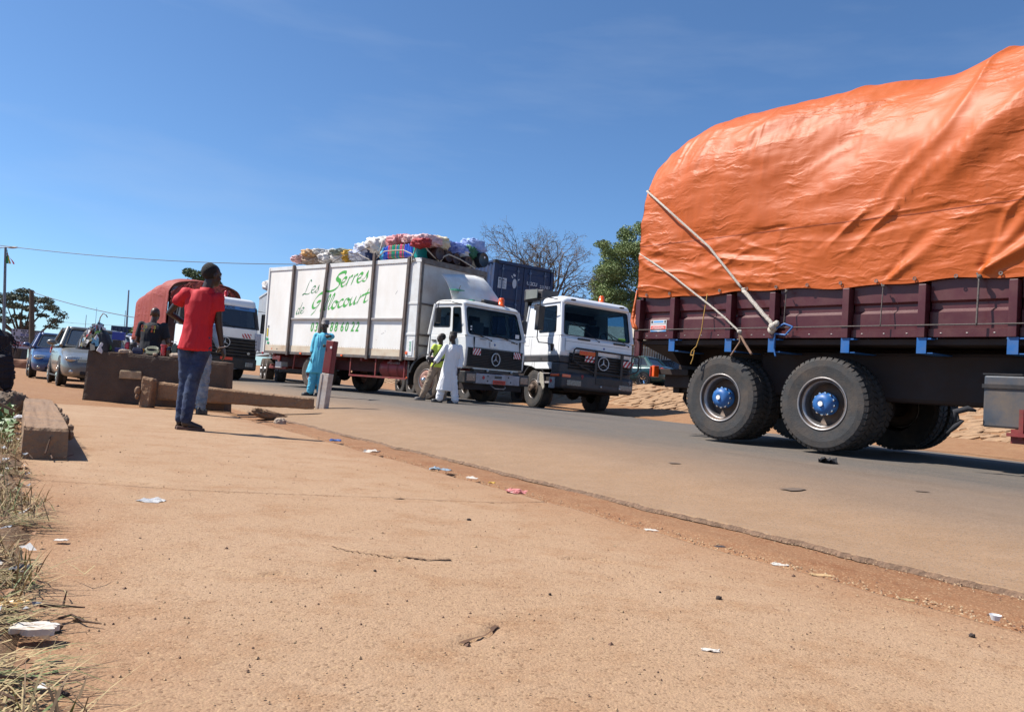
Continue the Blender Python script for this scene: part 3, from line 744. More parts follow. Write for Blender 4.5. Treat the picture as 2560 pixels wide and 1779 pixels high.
# --- the orange tarpaulin
TARP = bpy.data.materials.new('orange_tarpaulin'); TARP.use_nodes = True
def tarp_nodes(m, c1, c2, rough=.33, dist=.012):
    n = m.node_tree.nodes; l = m.node_tree.links.new; b = n['Principled BSDF']
    t = n.new('ShaderNodeTexCoord'); mp = n.new('ShaderNodeMapping'); mp.inputs['Scale'].default_value = (1, 1, 1); l(t.outputs['Object'], mp.inputs['Vector'])
    def NZ(s, d=6, r=.6, src=None):
        x = n.new('ShaderNodeTexNoise'); x.inputs['Scale'].default_value = s; x.inputs['Detail'].default_value = d; x.inputs['Roughness'].default_value = r; l(src or mp.outputs['Vector'], x.inputs['Vector']); return x
    a = NZ(1.1); r = n.new('ShaderNodeValToRGB'); r.color_ramp.elements[0].position = .3; r.color_ramp.elements[1].position = .7
    r.color_ramp.elements[0].color = c1 + (1,); r.color_ramp.elements[1].color = c2 + (1,); l(a.outputs['Fac'], r.inputs['Fac'])
    d = NZ(7, 8, .7); r2 = n.new('ShaderNodeValToRGB'); r2.color_ramp.elements[0].position = .6; r2.color_ramp.elements[1].position = .85; r2.color_ramp.elements[0].color = (0, 0, 0, 1); r2.color_ramp.elements[1].color = (.45, .45, .45, 1)
    l(d.outputs['Fac'], r2.inputs['Fac']); x = n.new('ShaderNodeMix'); x.data_type = 'RGBA'; x.inputs['B'].default_value = (.36, .13, .07, 1); l(r2.outputs['Color'], x.inputs['Factor']); l(r.outputs['Color'], x.inputs['A']); l(x.outputs['Result'], b.inputs['Base Color'])
    b.inputs['Roughness'].default_value = rough; b.inputs['Specular IOR Level'].default_value = .38
    # crumple: warped voronoi ridges at two scales
    wz = NZ(2.2, 4, .6); ad = n.new('ShaderNodeVectorMath'); ad.operation = 'MULTIPLY_ADD'; ad.inputs[1].default_value = (.22, .22, .22); l(wz.outputs['Color'], ad.inputs[0]); l(mp.outputs['Vector'], ad.inputs[2])
    hs = []
    for rot_, stre, sc_, wgt in ((-.12, (1, 1, 5), .55, 1.0), (.50, (1, 1, 4.5), .75, .9), (.9, (1, 1, 2.2), 2.6, .30)):
        m2 = n.new('ShaderNodeMapping'); m2.inputs['Rotation'].default_value = (0, rot_, 0); m2.inputs['Scale'].default_value = stre; l(ad.outputs['Vector'], m2.inputs['Vector'])
        q = NZ(sc_, 3, .5, m2.outputs['Vector']); e1 = n.new('ShaderNodeMath'); e1.operation = 'SUBTRACT'; e1.inputs[1].default_value = .5; l(q.outputs['Fac'], e1.inputs[0])
        e2 = n.new('ShaderNodeMath'); e2.operation = 'ABSOLUTE'; l(e1.outputs[0], e2.inputs[0]); e3 = n.new('ShaderNodeMath'); e3.operation = 'MULTIPLY_ADD'; e3.inputs[1].default_value = -14.0; e3.inputs[2].default_value = 1.0; e3.use_clamp = True; l(e2.outputs[0], e3.inputs[0])
        mm = n.new('ShaderNodeMath'); mm.operation = 'MULTIPLY'; mm.inputs[1].default_value = wgt; l(e3.outputs[0], mm.inputs[0]); hs.append(mm)
    s1 = n.new('ShaderNodeMath'); s1.operation = 'ADD'; l(hs[0].outputs[0], s1.inputs[0]); l(hs[1].outputs[0], s1.inputs[1])
    s2 = n.new('ShaderNodeMath'); s2.operation = 'ADD'; l(s1.outputs[0], s2.inputs[0]); l(hs[2].outputs[0], s2.inputs[1])
    bp = n.new('ShaderNodeBump'); bp.inputs['Strength'].default_value = .55; bp.inputs['Distance'].default_value = dist
    mk = NZ(1.3, 2, .5); mr = n.new('ShaderNodeMapRange'); mr.inputs['From Min'].default_value = .42; mr.inputs['From Max'].default_value = .62; mr.inputs['To Min'].default_value = .12; l(mk.outputs['Fac'], mr.inputs['Value'])
    mu = n.new('ShaderNodeMath'); mu.operation = 'MULTIPLY'; l(s2.outputs[0], mu.inputs[0]); l(mr.outputs['Result'], mu.inputs[1])
    l(mu.outputs[0], bp.inputs['Height']); l(bp.outputs['Normal'], b.inputs['Normal'])
tarp_nodes(TARP, (.42, .082, .010), (.47, .100, .016), rough=.52, dist=.012)

def profile(x, pts): 
    xs = [p[0] for p in pts]; ys = [p[1] for p in pts]; return np.interp(x, xs, ys)
def crease(P, ang, sc_, seed, warp=.5, sharp=2.0):
    """ridged anisotropic noise in the (x,z) sheet plane, elongated along angle ang"""
    ca, sa = math.cos(ang), math.sin(ang); u = P[..., 0] * ca + P[..., 2] * sa; v = -P[..., 0] * sa + P[..., 2] * ca
    wv = warp * fbm(np.stack([u * .9, v * .9, P[..., 1] * 0 + seed], -1), 2, seed)
    q = np.stack([u * sc_ * .16, (v + wv * .4) * sc_, 0 * u + seed * 1.7], -1)
    return (1 - np.abs(fbm(q, 2, seed)) * 3.6).clip(0, 1) ** (sharp * .6) * .9
NX, NV = 620, 300
xs = np.linspace(XR - .01, XF, NX); v = np.linspace(0, 1, NV)
H = profile(xs, [(-1.47, 4.12), (-1.3, 4.26), (-1.0, 4.42), (-.6, 4.54), (-.2, 4.58), (.4, 4.58), (1.5, 4.53), (2.2, 4.50), (2.9, 4.55), (3.4, 4.57), (4.5, 4.68), (7.6, 4.75)]) - .04
zb = 1.925 + .015 * np.sin(xs * 2.7) + .012 * np.sin(xs * 7.1)
zb2 = 1.9 + 0 * xs
XX, VV = np.meshgrid(xs, v, indexing='ij'); HH = H[:, None]; ZB = zb[:, None]
# cross-section by arc parameter: near side up (0-.42), over (.42-.58), far side down
ex = 3.4
th = (VV * 2 - 1) * PI / 2 * 1.0          # -90..90 deg
cy = BW / 2; hw = BW / 2 + .055
sx = np.sign(np.sin(th)) * np.abs(np.sin(th)) ** (2 / ex); cz = np.abs(np.cos(th)) ** (2 / ex)
Z0 = 2.75
Y = cy + hw * sx; Zt = Z0 + (HH - Z0) * cz
# lower, vertical part of the skirt: remap first/last 34% of v
lo = .34
def remap(V):
    t = np.clip((V - lo) / (1 - 2 * lo), 0, 1); return t
t = remap(VV); th = (t * 2 - 1) * PI / 2
rr_e = np.clip((XX - XR) / 2.4, 0, 1); sx = np.sign(np.sin(th)) * np.abs(np.sin(th)) ** (2 / (3.6 - .9 * rr_e)); cz = np.abs(np.cos(th)) ** (2 / (3.1 - .7 * rr_e))
Y = cy + hw * sx; Zc = Z0 + (HH - Z0) * cz
Z = np.where(VV < lo, ZB + (Z0 - ZB) * VV / lo, np.where(VV > 1 - lo, ZB + (Z0 - ZB) * (1 - VV) / lo, Zc))
near = (VV < .5)
# shoulder taper towards the rear: the load is narrower and rounder there
tp = np.clip((XX - XR) / .9, 0, 1); Y = np.where(Z > 3.0, cy + (Y - cy) * (1 - .04 * (1 - tp) * np.clip((Z - 3.0) / .8, 0, 1)), Y)
P = np.stack([XX, Y, Z], -1)
# normals of the smooth form
du = np.gradient(P, axis=0); dv = np.gradient(P, axis=1); Nn = np.cross(dv, du); Nn /= (np.linalg.norm(Nn, axis=-1, keepdims=True) + 1e-9)
if Nn[300, 40, 1] > 0: Nn = -Nn
hgt = np.clip((Z - 1.93) / .8, 0, 1)
D = .05 * fbm(P * np.array([.8, .5, .9]), 3, 3) * np.clip((Z - 2.1) / .6, 0, 1)
bul = np.exp(-((XX - .3) / .9) ** 2 - ((Z - 3.9) / .55) ** 2) * .10 + np.exp(-((XX - 3.2) / 1.1) ** 2 - ((Z - 3.5) / .7) ** 2) * .11 - np.exp(-((XX - 1.7) / .5) ** 2 - ((Z - 3.9 + (XX - 1.7) * -.7) / .4) ** 2) * .05
D = D + bul * near
zone_lo = np.exp(-((Z - 2.35) / .55) ** 2)
zone_hi = np.clip((Z - 2.7) / .5, 0, 1)
left = np.clip((1.6 - XX) / 1.4, 0, 1); right = 1 - left
D = D + .026 * crease(P, math.radians(-8), 2.4, 11) * zone_lo * (0.4 + left)
D = D + .016 * crease(P, math.radians(-14), 5.5, 12) * zone_lo * left
D = D + .060 * crease(P, math.radians(27), 1.1, 13, .8, 2.0) * zone_hi * (0.35 + right)
D = D + .034 * crease(P, math.radians(38), 1.8, 14, .8, 2.4) * right * hgt
D = D + .018 * crease(P, math.radians(8), 3.6, 15, .8, 2.2) * hgt
D = D + .012 * crease(P, math.radians(62), 6.0, 16, .8, 2) * np.clip((Z - 3.4) / .4, 0, 1) * np.clip((.9 - XX) / .8, 0, 1)
D = D + .014 * crease(P, math.radians(75), 4.5, 17, .6, 2) * np.exp(-((XX + 1.25) / .3) ** 2) * zone_hi
# tension folds running to the rope points and tie points
for (tx, tz, ang, ln, amp) in ((.30, 1.95, -18, .9, .022), (.95, 1.93, 168, .8, .02), (2.15, 1.93, 38, 1.2, .028), (3.13, 1.97, 33, 1.5, .045), (3.13, 1.97, 52, 1.2, .03), (-.24, 1.93, 160, .8, .016), (4.2, 1.97, 60, 1.5, .03)):
    a = math.radians(ang); u = (XX - tx) * math.cos(a) + (Z - tz) * math.sin(a); vv = -(XX - tx) * math.sin(a) + (Z - tz) * math.cos(a)
    spread = .03 + .10 * np.clip(u / ln, 0, 1); env = np.clip(u / .08, 0, 1) * np.exp(-(np.clip(u, 0, 9) / ln) ** 2)
    D = D + amp * np.exp(-(vv / spread) ** 2) * env * near - amp * .5 * np.exp(-((vv - spread * 1.7) / spread) ** 2) * env * near
# fine crumple
D = D + .006 * (1 - np.abs(fbm(P * 3.2, 3, 23)) * 2).clip(0, 1) ** 2 + .003 * fbm(P * 9, 2, 25)
# keep the hem near the wall, pinned at the ties
D = D * np.clip((Z - ZB) / .10, .25, 1)
P = P + Nn * D[..., None]
# strap pulls in
V1 = P.reshape(-1, 3); F1 = gridfaces(NX, NV)
# rear cap: rings shrinking to the middle, slightly bulged
rb = P[0]; CR = 14; caps = []
cc = np.array([XR, cy, 3.0])
for k in range(1, CR + 1):
    f = 1 - k / CR; q = cc + (rb - cc) * f; q[:, 2] = np.where(f > 0, np.maximum(q[:, 2], 0), q[:, 2]); q[:, 0] = XR - .02 - .09 * math.sin(PI / 2 * (1 - f)) + .03 * fbm(q * 2.2, 3, 51) * (k > 1)
    caps.append(q)
base_i = len(V1); V1 = np.concatenate([V1] + caps)
for k in range(CR):
    a0 = 0 if k == 0 else base_i + (k - 1) * NV; a1 = base_i + k * NV
    for j in range(NV): F1.append((a0 + j, a1 + j, a1 + (j + 1) % NV, a0 + (j + 1) % NV))
tarp = nmesh('tarpaulin', V1, F1, TARP); tarp.matrix_world = TRM
tag(tarp, 'huge shiny orange tarpaulin stretched and creased over the load of the maroon truck', 'tarpaulin')
for j_ in (92,):
    Sm = []
    for i in range(0, NX, 2):
        for jj in (j_, j_ + 1): Sm.append(P[i, jj] + Nn[i, jj] * .0035)
    nmesh('seam', Sm, gridfaces(len(range(0, NX, 2)), 2), mat('tarp_seam', (.30, .055, .012), .55, var=.2, vs=9), tarp)
ey = MB()
for x_ in np.arange(-1.3, 7.4, .42):
    ey.lathe([(.010, -.075), (.020, -.076), (.020, -.070), (.010, -.070)], 'y', 10, (float(x_), 0, 1.965))
tag(ey.build('eyelets', STEEL, tarp), kind='stuff')
# hanging gathered corner of tarp tied at the tail
b = MB(); b.tube([(XR - .06, -.03, 2.05), (XR - .10, -.03, 1.78), (XR - .09, -.06, 1.60), (XR - .02, -.10, 1.50), (XR + .04, -.11, 1.46)], [.012, .02, .035, .03, .012], 9); b.tube([(XR - .05, .03, 1.85), (XR - .06, -.05, 1.60), (XR + .01, -.12, 1.48)], [.008, .022, .012], 8); b.tube([(XR - .04, -.02, 1.7), (XR - .02, -.08, 1.56), (XR + .06, -.12, 1.47)], [.008, .02, .012], 8)
o = b.build('gathered_corner', TARP, tarp, smooth=True)

def R3(p): return TRM @ Vector(p)
tiebar_rope('rope', 'longer white rope slanting from the tarpaulin edge towards the thick knot on the truck', [R3(p) for p in [(-1.50, .35, 3.60), (-1.43, -.03, 3.50), (-.9, -.15, 3.12), (-.2, -.13, 2.55), (.35, -.11, 1.95)]], .016, knots=[(R3((.36, -.11, 1.94)), .03)], group='ropes tying down the orange tarpaulin')
tiebar_rope('rope', 'doubled lower stretch of the longer rope ending in the big knot', [R3(p) for p in [(.36, -.11, 1.94), (.60, -.13, 1.70), (.82, -.13, 1.49)]], .026, knots=[(R3((.82, -.13, 1.46)), .06), (R3((.88, -.14, 1.50)), .045), (R3((.78, -.13, 1.42)), .05)], group='ropes tying down the orange tarpaulin', wob=.004)
tiebar_rope('rope', 'lower white rope slanting across the tarpaulin beside the number sticker panel', [R3(p) for p in [(-1.54, .3, 2.68), (-1.48, -.07, 2.58), (-.8, -.12, 2.2), (-.15, -.12, 1.77), (.10, -.13, 1.60), (.32, -.12, 1.42)]], .013, knots=[(R3((.33, -.12, 1.41)), .035)], group='ropes tying down the orange tarpaulin', wob=.002)
tiebar_rope('rope', 'frayed brown rope ends hanging under the lower white rope', [R3(p) for p in [(.33, -.12, 1.41), (.35, -.12, 1.28), (.25, -.12, 1.14), (.22, -.12, 1.10)]], .010, m=mat('rope_brown', (.25, .15, .10), .9, var=.3, vs=50), group='ropes tying down the orange tarpaulin')
tiebar_rope('rope', 'thick frayed brown rope tail splayed out over the first wheel', [R3(p) for p in [(.33, -.12, 1.40), (.43, -.13, 1.26), (.54, -.13, 1.12)]], .016, m=MATS['rope_brown'])
tiebar_rope('rope', 'blue rope wrapped around the bracket right of the big knot', [R3(p) for p in [(.86, -.13, 1.44), (.97, -.12, 1.50), (1.08, -.11, 1.46), (1.0, -.13, 1.36), (.85, -.12, 1.38), (.83, -.10, 1.20), (.86, -.10, 1.10)]], .012, m=BLUE)
tiebar_rope('rope', 'yellow twisted cord hanging with a ring above the first wheel', [R3(p) for p in [(-.24, -.06, 1.93), (-.24, -.12, 1.60), (-.26, -.12, 1.42), (-.33, -.12, 1.22), (-.40, -.12, 1.16), (-.42, -.12, 1.10), (-.37, -.12, 1.10), (-.36, -.12, 1.17), (-.38, -.12, 1.05), (-.41, -.12, .98)]], .007, m=ROPEY)
for k, (x, z0, z1) in enumerate(((.96, 1.90, 1.45), (2.15, 1.90, 1.45), (3.13, 1.95, 1.44))):
    tiebar_rope('tie_cord', ['thin dark cord tying the tarpaulin hem right of the big rope knot', 'thin dark cord with a blue knot tying the hem behind the rear wheel', 'thick dark strap tying the tarpaulin hem near the right edge'][k], [R3(p) for p in [(x - .03, -.07, z0 + .03), (x, -.09, z0 - .02), (x + .005, -.115, (z0 + z1) / 2), (x, -.115, z1)]], .006 + .004 * (k == 2), m=ROPED, knots=[(R3((x, -.09, z0)), .02 + .012 * (k == 2))], cat='cord', group='cords tying down the tarpaulin hem')
b = MB(); b.tube([R3(p) for p in [(3.12, .0, .58), (3.05, -.02, .60), (2.93, -.02, .56), (2.95, -.02, .46), (3.0, -.02, .48), (2.93, -.03, .40), (2.86, -.03, .33)]], [.012, .03, .036, .03, .022, .028, .014], 8); tag(b.build('rag', mat('black_cloth', (.018, .018, .022), .9, var=.3), None, smooth=True), 'black twisted rag hanging beside the grey tank under the truck', 'rag')

# ------------------------------------------------------------------ WHITE BOX TRUCK
BX = [-2.457, 20.433, .356, -.691, .001, .02]
bt = rootT('box_truck', BX, 'white box truck with green lettering, steel ribs and a load roped on its roof', 'truck')
BXM = Matrix.Translation(BX[:3]) @ Euler((BX[5], BX[4], BX[3])).to_matrix().to_4x4()
L0, W0, Z0b, Z1b = -6.72, 2.5, 1.05, 3.585
b = MB(); b.box(L0, 0, .0, .03, Z0b, Z1b); b.build('side_wall', BOXW, bt)
b = MB(); b.box(L0, 0, W0 - .03, W0, Z0b, Z1b); b.build('side_wall', BOXW, bt)
b = MB(); b.box(-.03, 0, .031, W0 - .031, Z0b, Z1b); b.build('front_wall', BOXF, bt)
b = MB(); b.box(L0, L0 + .03, .031, W0 - .031, Z0b, Z1b); b.build('rear_door', BOXW, bt)
b = MB(); b.box(L0, 0, 0, W0, Z1b + .001, Z1b + .02); b.build('box_roof', BOXF, bt)
b = MB(); b.box(L0, 0, 0, W0, Z0b - .03, Z0b - .001); b.build('box_floor', DARKCH, bt)
for (z0, z1, m, n) in ((Z1b - .075, Z1b + .035, WHITE, 'roof_rail'), (Z0b - .07, Z0b + .01, STEEL, 'base_rail')):
    b = MB(); b.box(L0 - .02, .015, -.022, -.002, z0, z1); b.build(n, m, bt, bevel=.006)
    b = MB(); b.box(L0 - .02, .015, W0 + .002, W0 + .022, z0, z1); b.build(n, m, bt, bevel=.006)
b = MB(); b.box(L0 - .01, 0, -.010, -.0005, Z0b + .01, Z0b + .19); b.build('kick_panel', mat('kick_cream', (.66, .56, .42), .6, var=.12, vs=6, dirt=(.34, .18, .09), da=.7, ds=3), bt)
b = MB(); b.box(L0 - .03, L0 + .035, -.03, .02, Z0b - .05, Z1b + .02); b.build('corner_post', WHITE, bt, bevel=.008)
b = MB(); b.box(-.02, .035, -.02, W0 + .02, Z1b - .11, Z1b + .04); b.build('roof_rail', STEEL, bt, bevel=.01)
b = MB(); b.box(-.01, .035, -.015, .07, Z0b - .05, Z1b - .11); b.build('corner_post', STEEL, bt, bevel=.008)
b = MB(); b.box(.002, .03, W0 - .06, W0 + .01, Z0b, Z1b - .11); b.build('corner_post', STEEL, bt, bevel=.008)
for z in (1.35, 1.62, 2.42): 
    b = MB(); b.box(.003, .028, .071, W0 - .061, z, z + .05); b.build('front_rail', STEEL, bt, bevel=.005)
# rivet lines
rv = MB()
for z in (Z1b - .09, Z0b + .205):
    for k in range(64): x = L0 + .1 + k * .101; rv.box(x, x + .012, -.006, -.0005, z, z + .012)
tag(rv.build('rivets', STEELD, bt), kind='stuff')
# steel ribs, leaning slightly as built
for k, (xb, xt) in enumerate(((-5.45, -5.42), (-4.02, -3.80), (-1.83, -1.80), (-.47, -.42))):
    b = MB(); w_ = .046
    b.loft([[(xb - w_, -.075, Z0b - .10), (xb + w_, -.075, Z0b - .10), (xb + w_, -.024, Z0b - .10), (xb - w_, -.024, Z0b - .10)], [(xt - w_, -.075, Z1b + .06 + .18 * (k == 2)), (xt + w_, -.075, Z1b + .06 + .18 * (k == 2)), (xt + w_, -.024, Z1b + .06 + .18 * (k == 2)), (xt - w_, -.024, Z1b + .06 + .18 * (k == 2))]])
    b.build('rib', STEELD, bt, bevel=.006)
for x0, x1 in ((-5.39, -4.03), (-3.86, -1.88), (-1.75, -.53)):
    b = MB(); b.box(x0, x1, -.055, -.012, 2.005, 2.06); b.build('cross_rail', mat('rail_grey', (.32, .30, .29), .6, .1, var=.2, dirt=(.2, .12, .08), da=.5), bt, bevel=.006)
# white side column with brackets and labels near the front corner
b = MB(); b.box(-.36, -.03, -.016, -.0005, Z0b, Z1b - .08); b.build('corner_panel', WHITE, bt, bevel=.005)
for z in (1.62, 2.42):
    b = MB(); b.box(-.40, -.01, -.03, -.017, z, z + .06); b.build('clamp_band', WHITE, bt, bevel=.005)
b = MB(); b.box(-.25, -.10, -.03, -.017, 1.10, 1.50); pn = b.build('notice_plate', WHT, bt)
b = MB()
for k in range(9): zz = 1.44 - k * .028; b.box(-.22 + .01 * (k % 3), -.13 - .012 * (k % 2), -.033, -.0301, zz, zz + .012)
b.build('small_print', GREENM, pn)
b = MB(); b.lathe([(.001, -.045), (.035, -.045), (.04, -.02), (.04, -.0301)], 'y', 14, (-.30, 0, 1.16)); b.build('side_lamp', ORL, bt)
for x in (-4.85, -2.95): 
    b = MB(); b.box(x, x + .09, -.05, -.023, .99, 1.04); b.build('side_lamp', ORL, bt, bevel=.01)
for (x, z, ww, hh, m) in ((-6.62, 1.50, .05, .24, YEL), (-6.64, 1.38, .10, .07, GREENM), (-6.58, 1.27, .10, .06, GREENM), (-6.60, 1.77, .05, .07, mat('marking_grey', (.3, .3, .32), .5)), (-6.32, 1.10, .03, .05, ORL), (-6.05, 1.10, .04, .04, INKB)):
    b = MB(); b.box(x, x + ww, -.014, -.0105 if z < 1.2 else -.0005, z, z + hh); b.build('sticker', m, bt)
b = MB()
for k in range(16): x = random.uniform(-5, -.8); z = random.choice((random.uniform(1.3, 1.9), random.uniform(2.2, 3.3))); b.box(x, x + random.uniform(.02, .12), -.0022, -.0004, z, z + .008, R=Euler((0, random.uniform(-1.2, 1.2), 0)).to_matrix())
tag(b.build('scuff', mat('scuff_grey', (.3, .27, .24), .7), bt), kind='stuff')

# brush lettering: single strokes swept with a slanted flat nib
GL = {  # strokes as polylines in a 0..1 x-height box (ascender to 2)
 'L': ([[(.75, 1.75), (.62, 2.0), (.45, 1.8), (.35, 1.2), (.25, .5), (.1, .08), (-.12, .02), (.1, .14), (.4, .02), (.75, .0), (.95, .18)]], 1.0),
 'e': ([[(.08, .42), (.38, .55), (.50, .82), (.34, 1.0), (.14, .82), (.06, .4), (.2, .03), (.42, .08), (.62, .32)]], .56),
 's': ([[(.05, .12), (.28, .5), (.40, .98), (.42, .6), (.44, .22), (.26, .0), (.02, .12)]], .54),
 'S': ([[(.98, 1.72), (.92, 1.98), (.62, 2.0), (.34, 1.7), (.42, 1.3), (.66, 1.0), (.70, .5), (.42, .08), (.02, -.02), (-.25, .12), (-.18, .32)]], 1.0),
 'r': ([[(.05, .0), (.16, .6), (.22, .98)], [(.15, .55), (.30, .86), (.48, .98), (.50, .86)]], .5),
 'd': ([[(.42, .86), (.22, .98), (.05, .6), (.06, .12), (.22, .02), (.40, .42), (.52, .9)], [(.68, 1.9), (.52, .9), (.42, .2), (.50, .02), (.66, .2)]], .66),
 'G': ([[(.95, 1.62), (.86, 1.95), (.55, 1.98), (.18, 1.5), (.02, .9), (.12, .4), (.42, .36), (.72, .85)], [(.42, 1.02), (.80, 1.08)], [(.78, 1.08), (.62, .5), (.38, -.1), (.12, -.45)]], 1.0),
 'i': ([[(.18, .98), (.10, .4), (.14, .03), (.34, .28)], [(.24, 1.36), (.28, 1.44)]], .34),
 'l': ([[(.14, .3), (.36, 1.1), (.46, 1.75), (.36, 1.95), (.24, 1.4), (.12, .5), (.16, .03), (.38, .3)]], .38),
 'o': ([[(.30, .98), (.10, .8), (.05, .3), (.2, .02), (.42, .2), (.50, .65), (.36, .98), (.36, .74), (.62, .76)]], .58),
 'c': ([[(.46, .84), (.34, 1.0), (.12, .76), (.05, .32), (.18, .02), (.42, .12), (.58, .34)]], .52),
 'u': ([[(.12, .98), (.04, .4), (.12, .03), (.32, .25), (.50, .96)], [(.50, .96), (.42, .3), (.50, .02), (.68, .25)]], .66),
 't': ([[(.36, 1.62), (.20, .7), (.16, .12), (.30, .02), (.48, .2)], [(.04, 1.04), (.52, 1.12)]], .46),
}
def smoothline(P, n=6):
    P = [Vector((p[0], p[1])) for p in P]; Q = []
    for i in range(len(P) - 1):
        a = P[max(i - 1, 0)]; b_ = P[i]; c = P[i + 1]; d = P[min(i + 2, len(P) - 1)]
        for k in range(n):
            t = k / n; Q.append(.5 * ((2 * b_) + (c - a) * t + (2 * a - 5 * b_ + 4 * c - d) * t * t + (3 * b_ - a - 3 * c + d) * t ** 3))
    return Q + [P[-1]]
def brush(parent, name, word, x, z, h, slope, shear, nib, y=-.0032, m=INKG, w=1.7):
    cx = 0.0
    for ch in word:
        st, adv = GL[ch]; b = MB()
        for q, pl in enumerate(st):
            Q = smoothline(pl); n = len(Q); up, dn = [], []
            for i, p in enumerate(Q):
                t = i / (n - 1); wd = nib * (.55 + .55 * math.sin(PI * min(1, t * 1.15 + .05)))
                X = ((cx + p.x) * w + p.y * shear) * h; Z = p.y * h
                nx, nz = math.cos(math.radians(58)) * wd * .35, math.sin(math.radians(58)) * wd
                X0, Z0_ = x + X, z + Z + X * slope
                up.append((X0 + nx + wd * .25, y - .0004 * q, Z0_ + nz * .55)); dn.append((X0 - nx - wd * .25, y - .0004 * q, Z0_ - nz * .55))
            b.loft([[u, d_, (d_[0], d_[1] + .003, d_[2]), (u[0], u[1] + .003, u[2])] for u, d_ in zip(up, dn)])
        b.build(name, m, parent); cx += adv
brush(bt, 'letter', 'Les', -4.93, 2.75, .20, .09, .30, .044, m=INKGD)
brush(bt, 'letter', 'S', -3.72, 2.83, .235, .09, .35, .100, w=2.4)
brush(bt, 'letter', 'erres', -3.24, 2.93, .25, .14, .20, .076, w=1.75)
brush(bt, 'letter', 'de', -5.22, 2.17, .17, .09, .30, .038, m=INKGD)
brush(bt, 'letter', 'G', -4.50, 2.26, .24, .09, .30, .092, w=1.9)
brush(bt, 'letter', 'illocourt', -4.10, 2.25, .215, .125, .22, .070, w=2.2)
for k, (ch, x) in enumerate(zip('0344886022', (-4.47, -4.27, -4.02, -3.82, -3.57, -3.37, -3.10, -2.90, -2.64, -2.44))):
    text('digit', ch, .37, bt, wallM(x, -.0035, 1.675 + .003 * k), INKG, shear=.28, sx=.74, ext=.001, bold=.006)

# red chassis, side guard, tank, rear beam
b = MB(); 
for y in (.75, 1.65): b.box(L0 + .1, 1.5, y, y + .08, .72, .98)
for x in (-6.3, -5.2, -3.4, -2.2, -1.0): b.box(x, x + .08, .05, W0 - .05, .90, 1.02)
b.build('chassis', RUSTR, bt)
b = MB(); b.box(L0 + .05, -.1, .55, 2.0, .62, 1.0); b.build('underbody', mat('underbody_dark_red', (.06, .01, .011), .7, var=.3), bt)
for x in (-2.60, -1.55, -.42):
    b = MB(); b.box(x, x + .04, .03, .06, .50, 1.0); b.build('guard_upright', RUSTR, bt)
b = MB(); b.box(-2.6, -.3, .02, .05, .47, .52); b.build('side_guard', RUSTR, bt); b = MB(); b.tube([(-5.15, .04, 1.0), (-5.2, .04, .55)], .025, 6); b.build('guard_upright', RUSTR, bt)
b = MB(); b.lathe([(.001, -1.55), (.23, -1.55), (.25, -1.5), (.25, -.5), (.23, -.45), (.001, -.45)], 'x', 20, (0, .42, .74)); tk = b.build('air_tank', mat('tank_red', (.28, .03, .03), .45, var=.2, dirt=(.12, .06, .05), da=.5), bt, smooth=True)
b = MB()
for x in (-1.2, -.85): b.lathe([(.258, x), (.258, x + .05)], 'x', 20, (0, .42, .74))
b.build('tank_strap', RUSTR, tk)
b = MB()
for k in range(9):
    x = -1.20 + k * .055; b.tube([(x, .16, .86), (x + .02, .163, .93), (x + .04, .163, .87), (x + random.uniform(-.01, .03), .16, .88 + .03 * (k % 2))], .006, 4)
b.build('chalk_scribble', mat('chalk', (.45, .40, .42), .9), tk)
b = MB(); b.box(L0 - .02, L0 + .08, .25, W0 - .25, .55, .66); b.box(L0 + .05, L0 + .12, .5, .58, .55, .95); b.box(L0 + .05, L0 + .12, 1.9, 1.98, .55, .95); b.box(L0 + .02, L0 + .9, .2, .28, .52, .60); b.build('rear_beam', RUSTR, bt, bevel=.01)
b = MB(); b.box(L0 + .35, L0 + .75, .08, .12, .80, .93); b.build('tail_lamp', REDL, bt, bevel=.01)
b = MB(); b.box(L0 + .30, L0 + .40, .12, .16, .86, .98); b.box(L0 + .10, L0 + .20, .12, .16, .86, .98); b.build('bracket', WHITE, bt)
b = MB(); b.box(-6.3, -6.0, .15, .4, .55, .75); b.build('battery_box', BOXF, bt, bevel=.02)
b = MB(); b.ball((L0 - .02, -.02, .98), .04, 10, 6); b.build('marker_lamp', REDL, bt)
# wheels
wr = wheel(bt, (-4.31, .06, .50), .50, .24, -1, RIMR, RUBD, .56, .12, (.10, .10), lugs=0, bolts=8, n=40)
dupwheel(wr, (-4.31, .36, .50), bt); dupwheel(wr, (-4.31, W0 - .06, .5), bt, PI); dupwheel(wr, (-4.31, W0 - .36, .5), bt, PI)
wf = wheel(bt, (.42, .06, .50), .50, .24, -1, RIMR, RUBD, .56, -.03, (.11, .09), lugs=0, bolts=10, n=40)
b = MB(); b.lathe([(.001, -.16), (.05, -.155), (.075, -.11), (.08, -.02)], 'y', 16); b.build('hub_cap', CHROME, wf, smooth=True)
dupwheel(wf, (.42, W0 - .16, .5), bt, PI)
for x in (-4.31, .42):
    b = MB(); b.lathe([(.001, .2), (.07, .2), (.07, 2.3), (.001, 2.3)], 'y', 10, (x, 0, .5)); b.ball((x, 1.25, .5), .2, 10, 6); b.build('axle', DARKCH, bt)
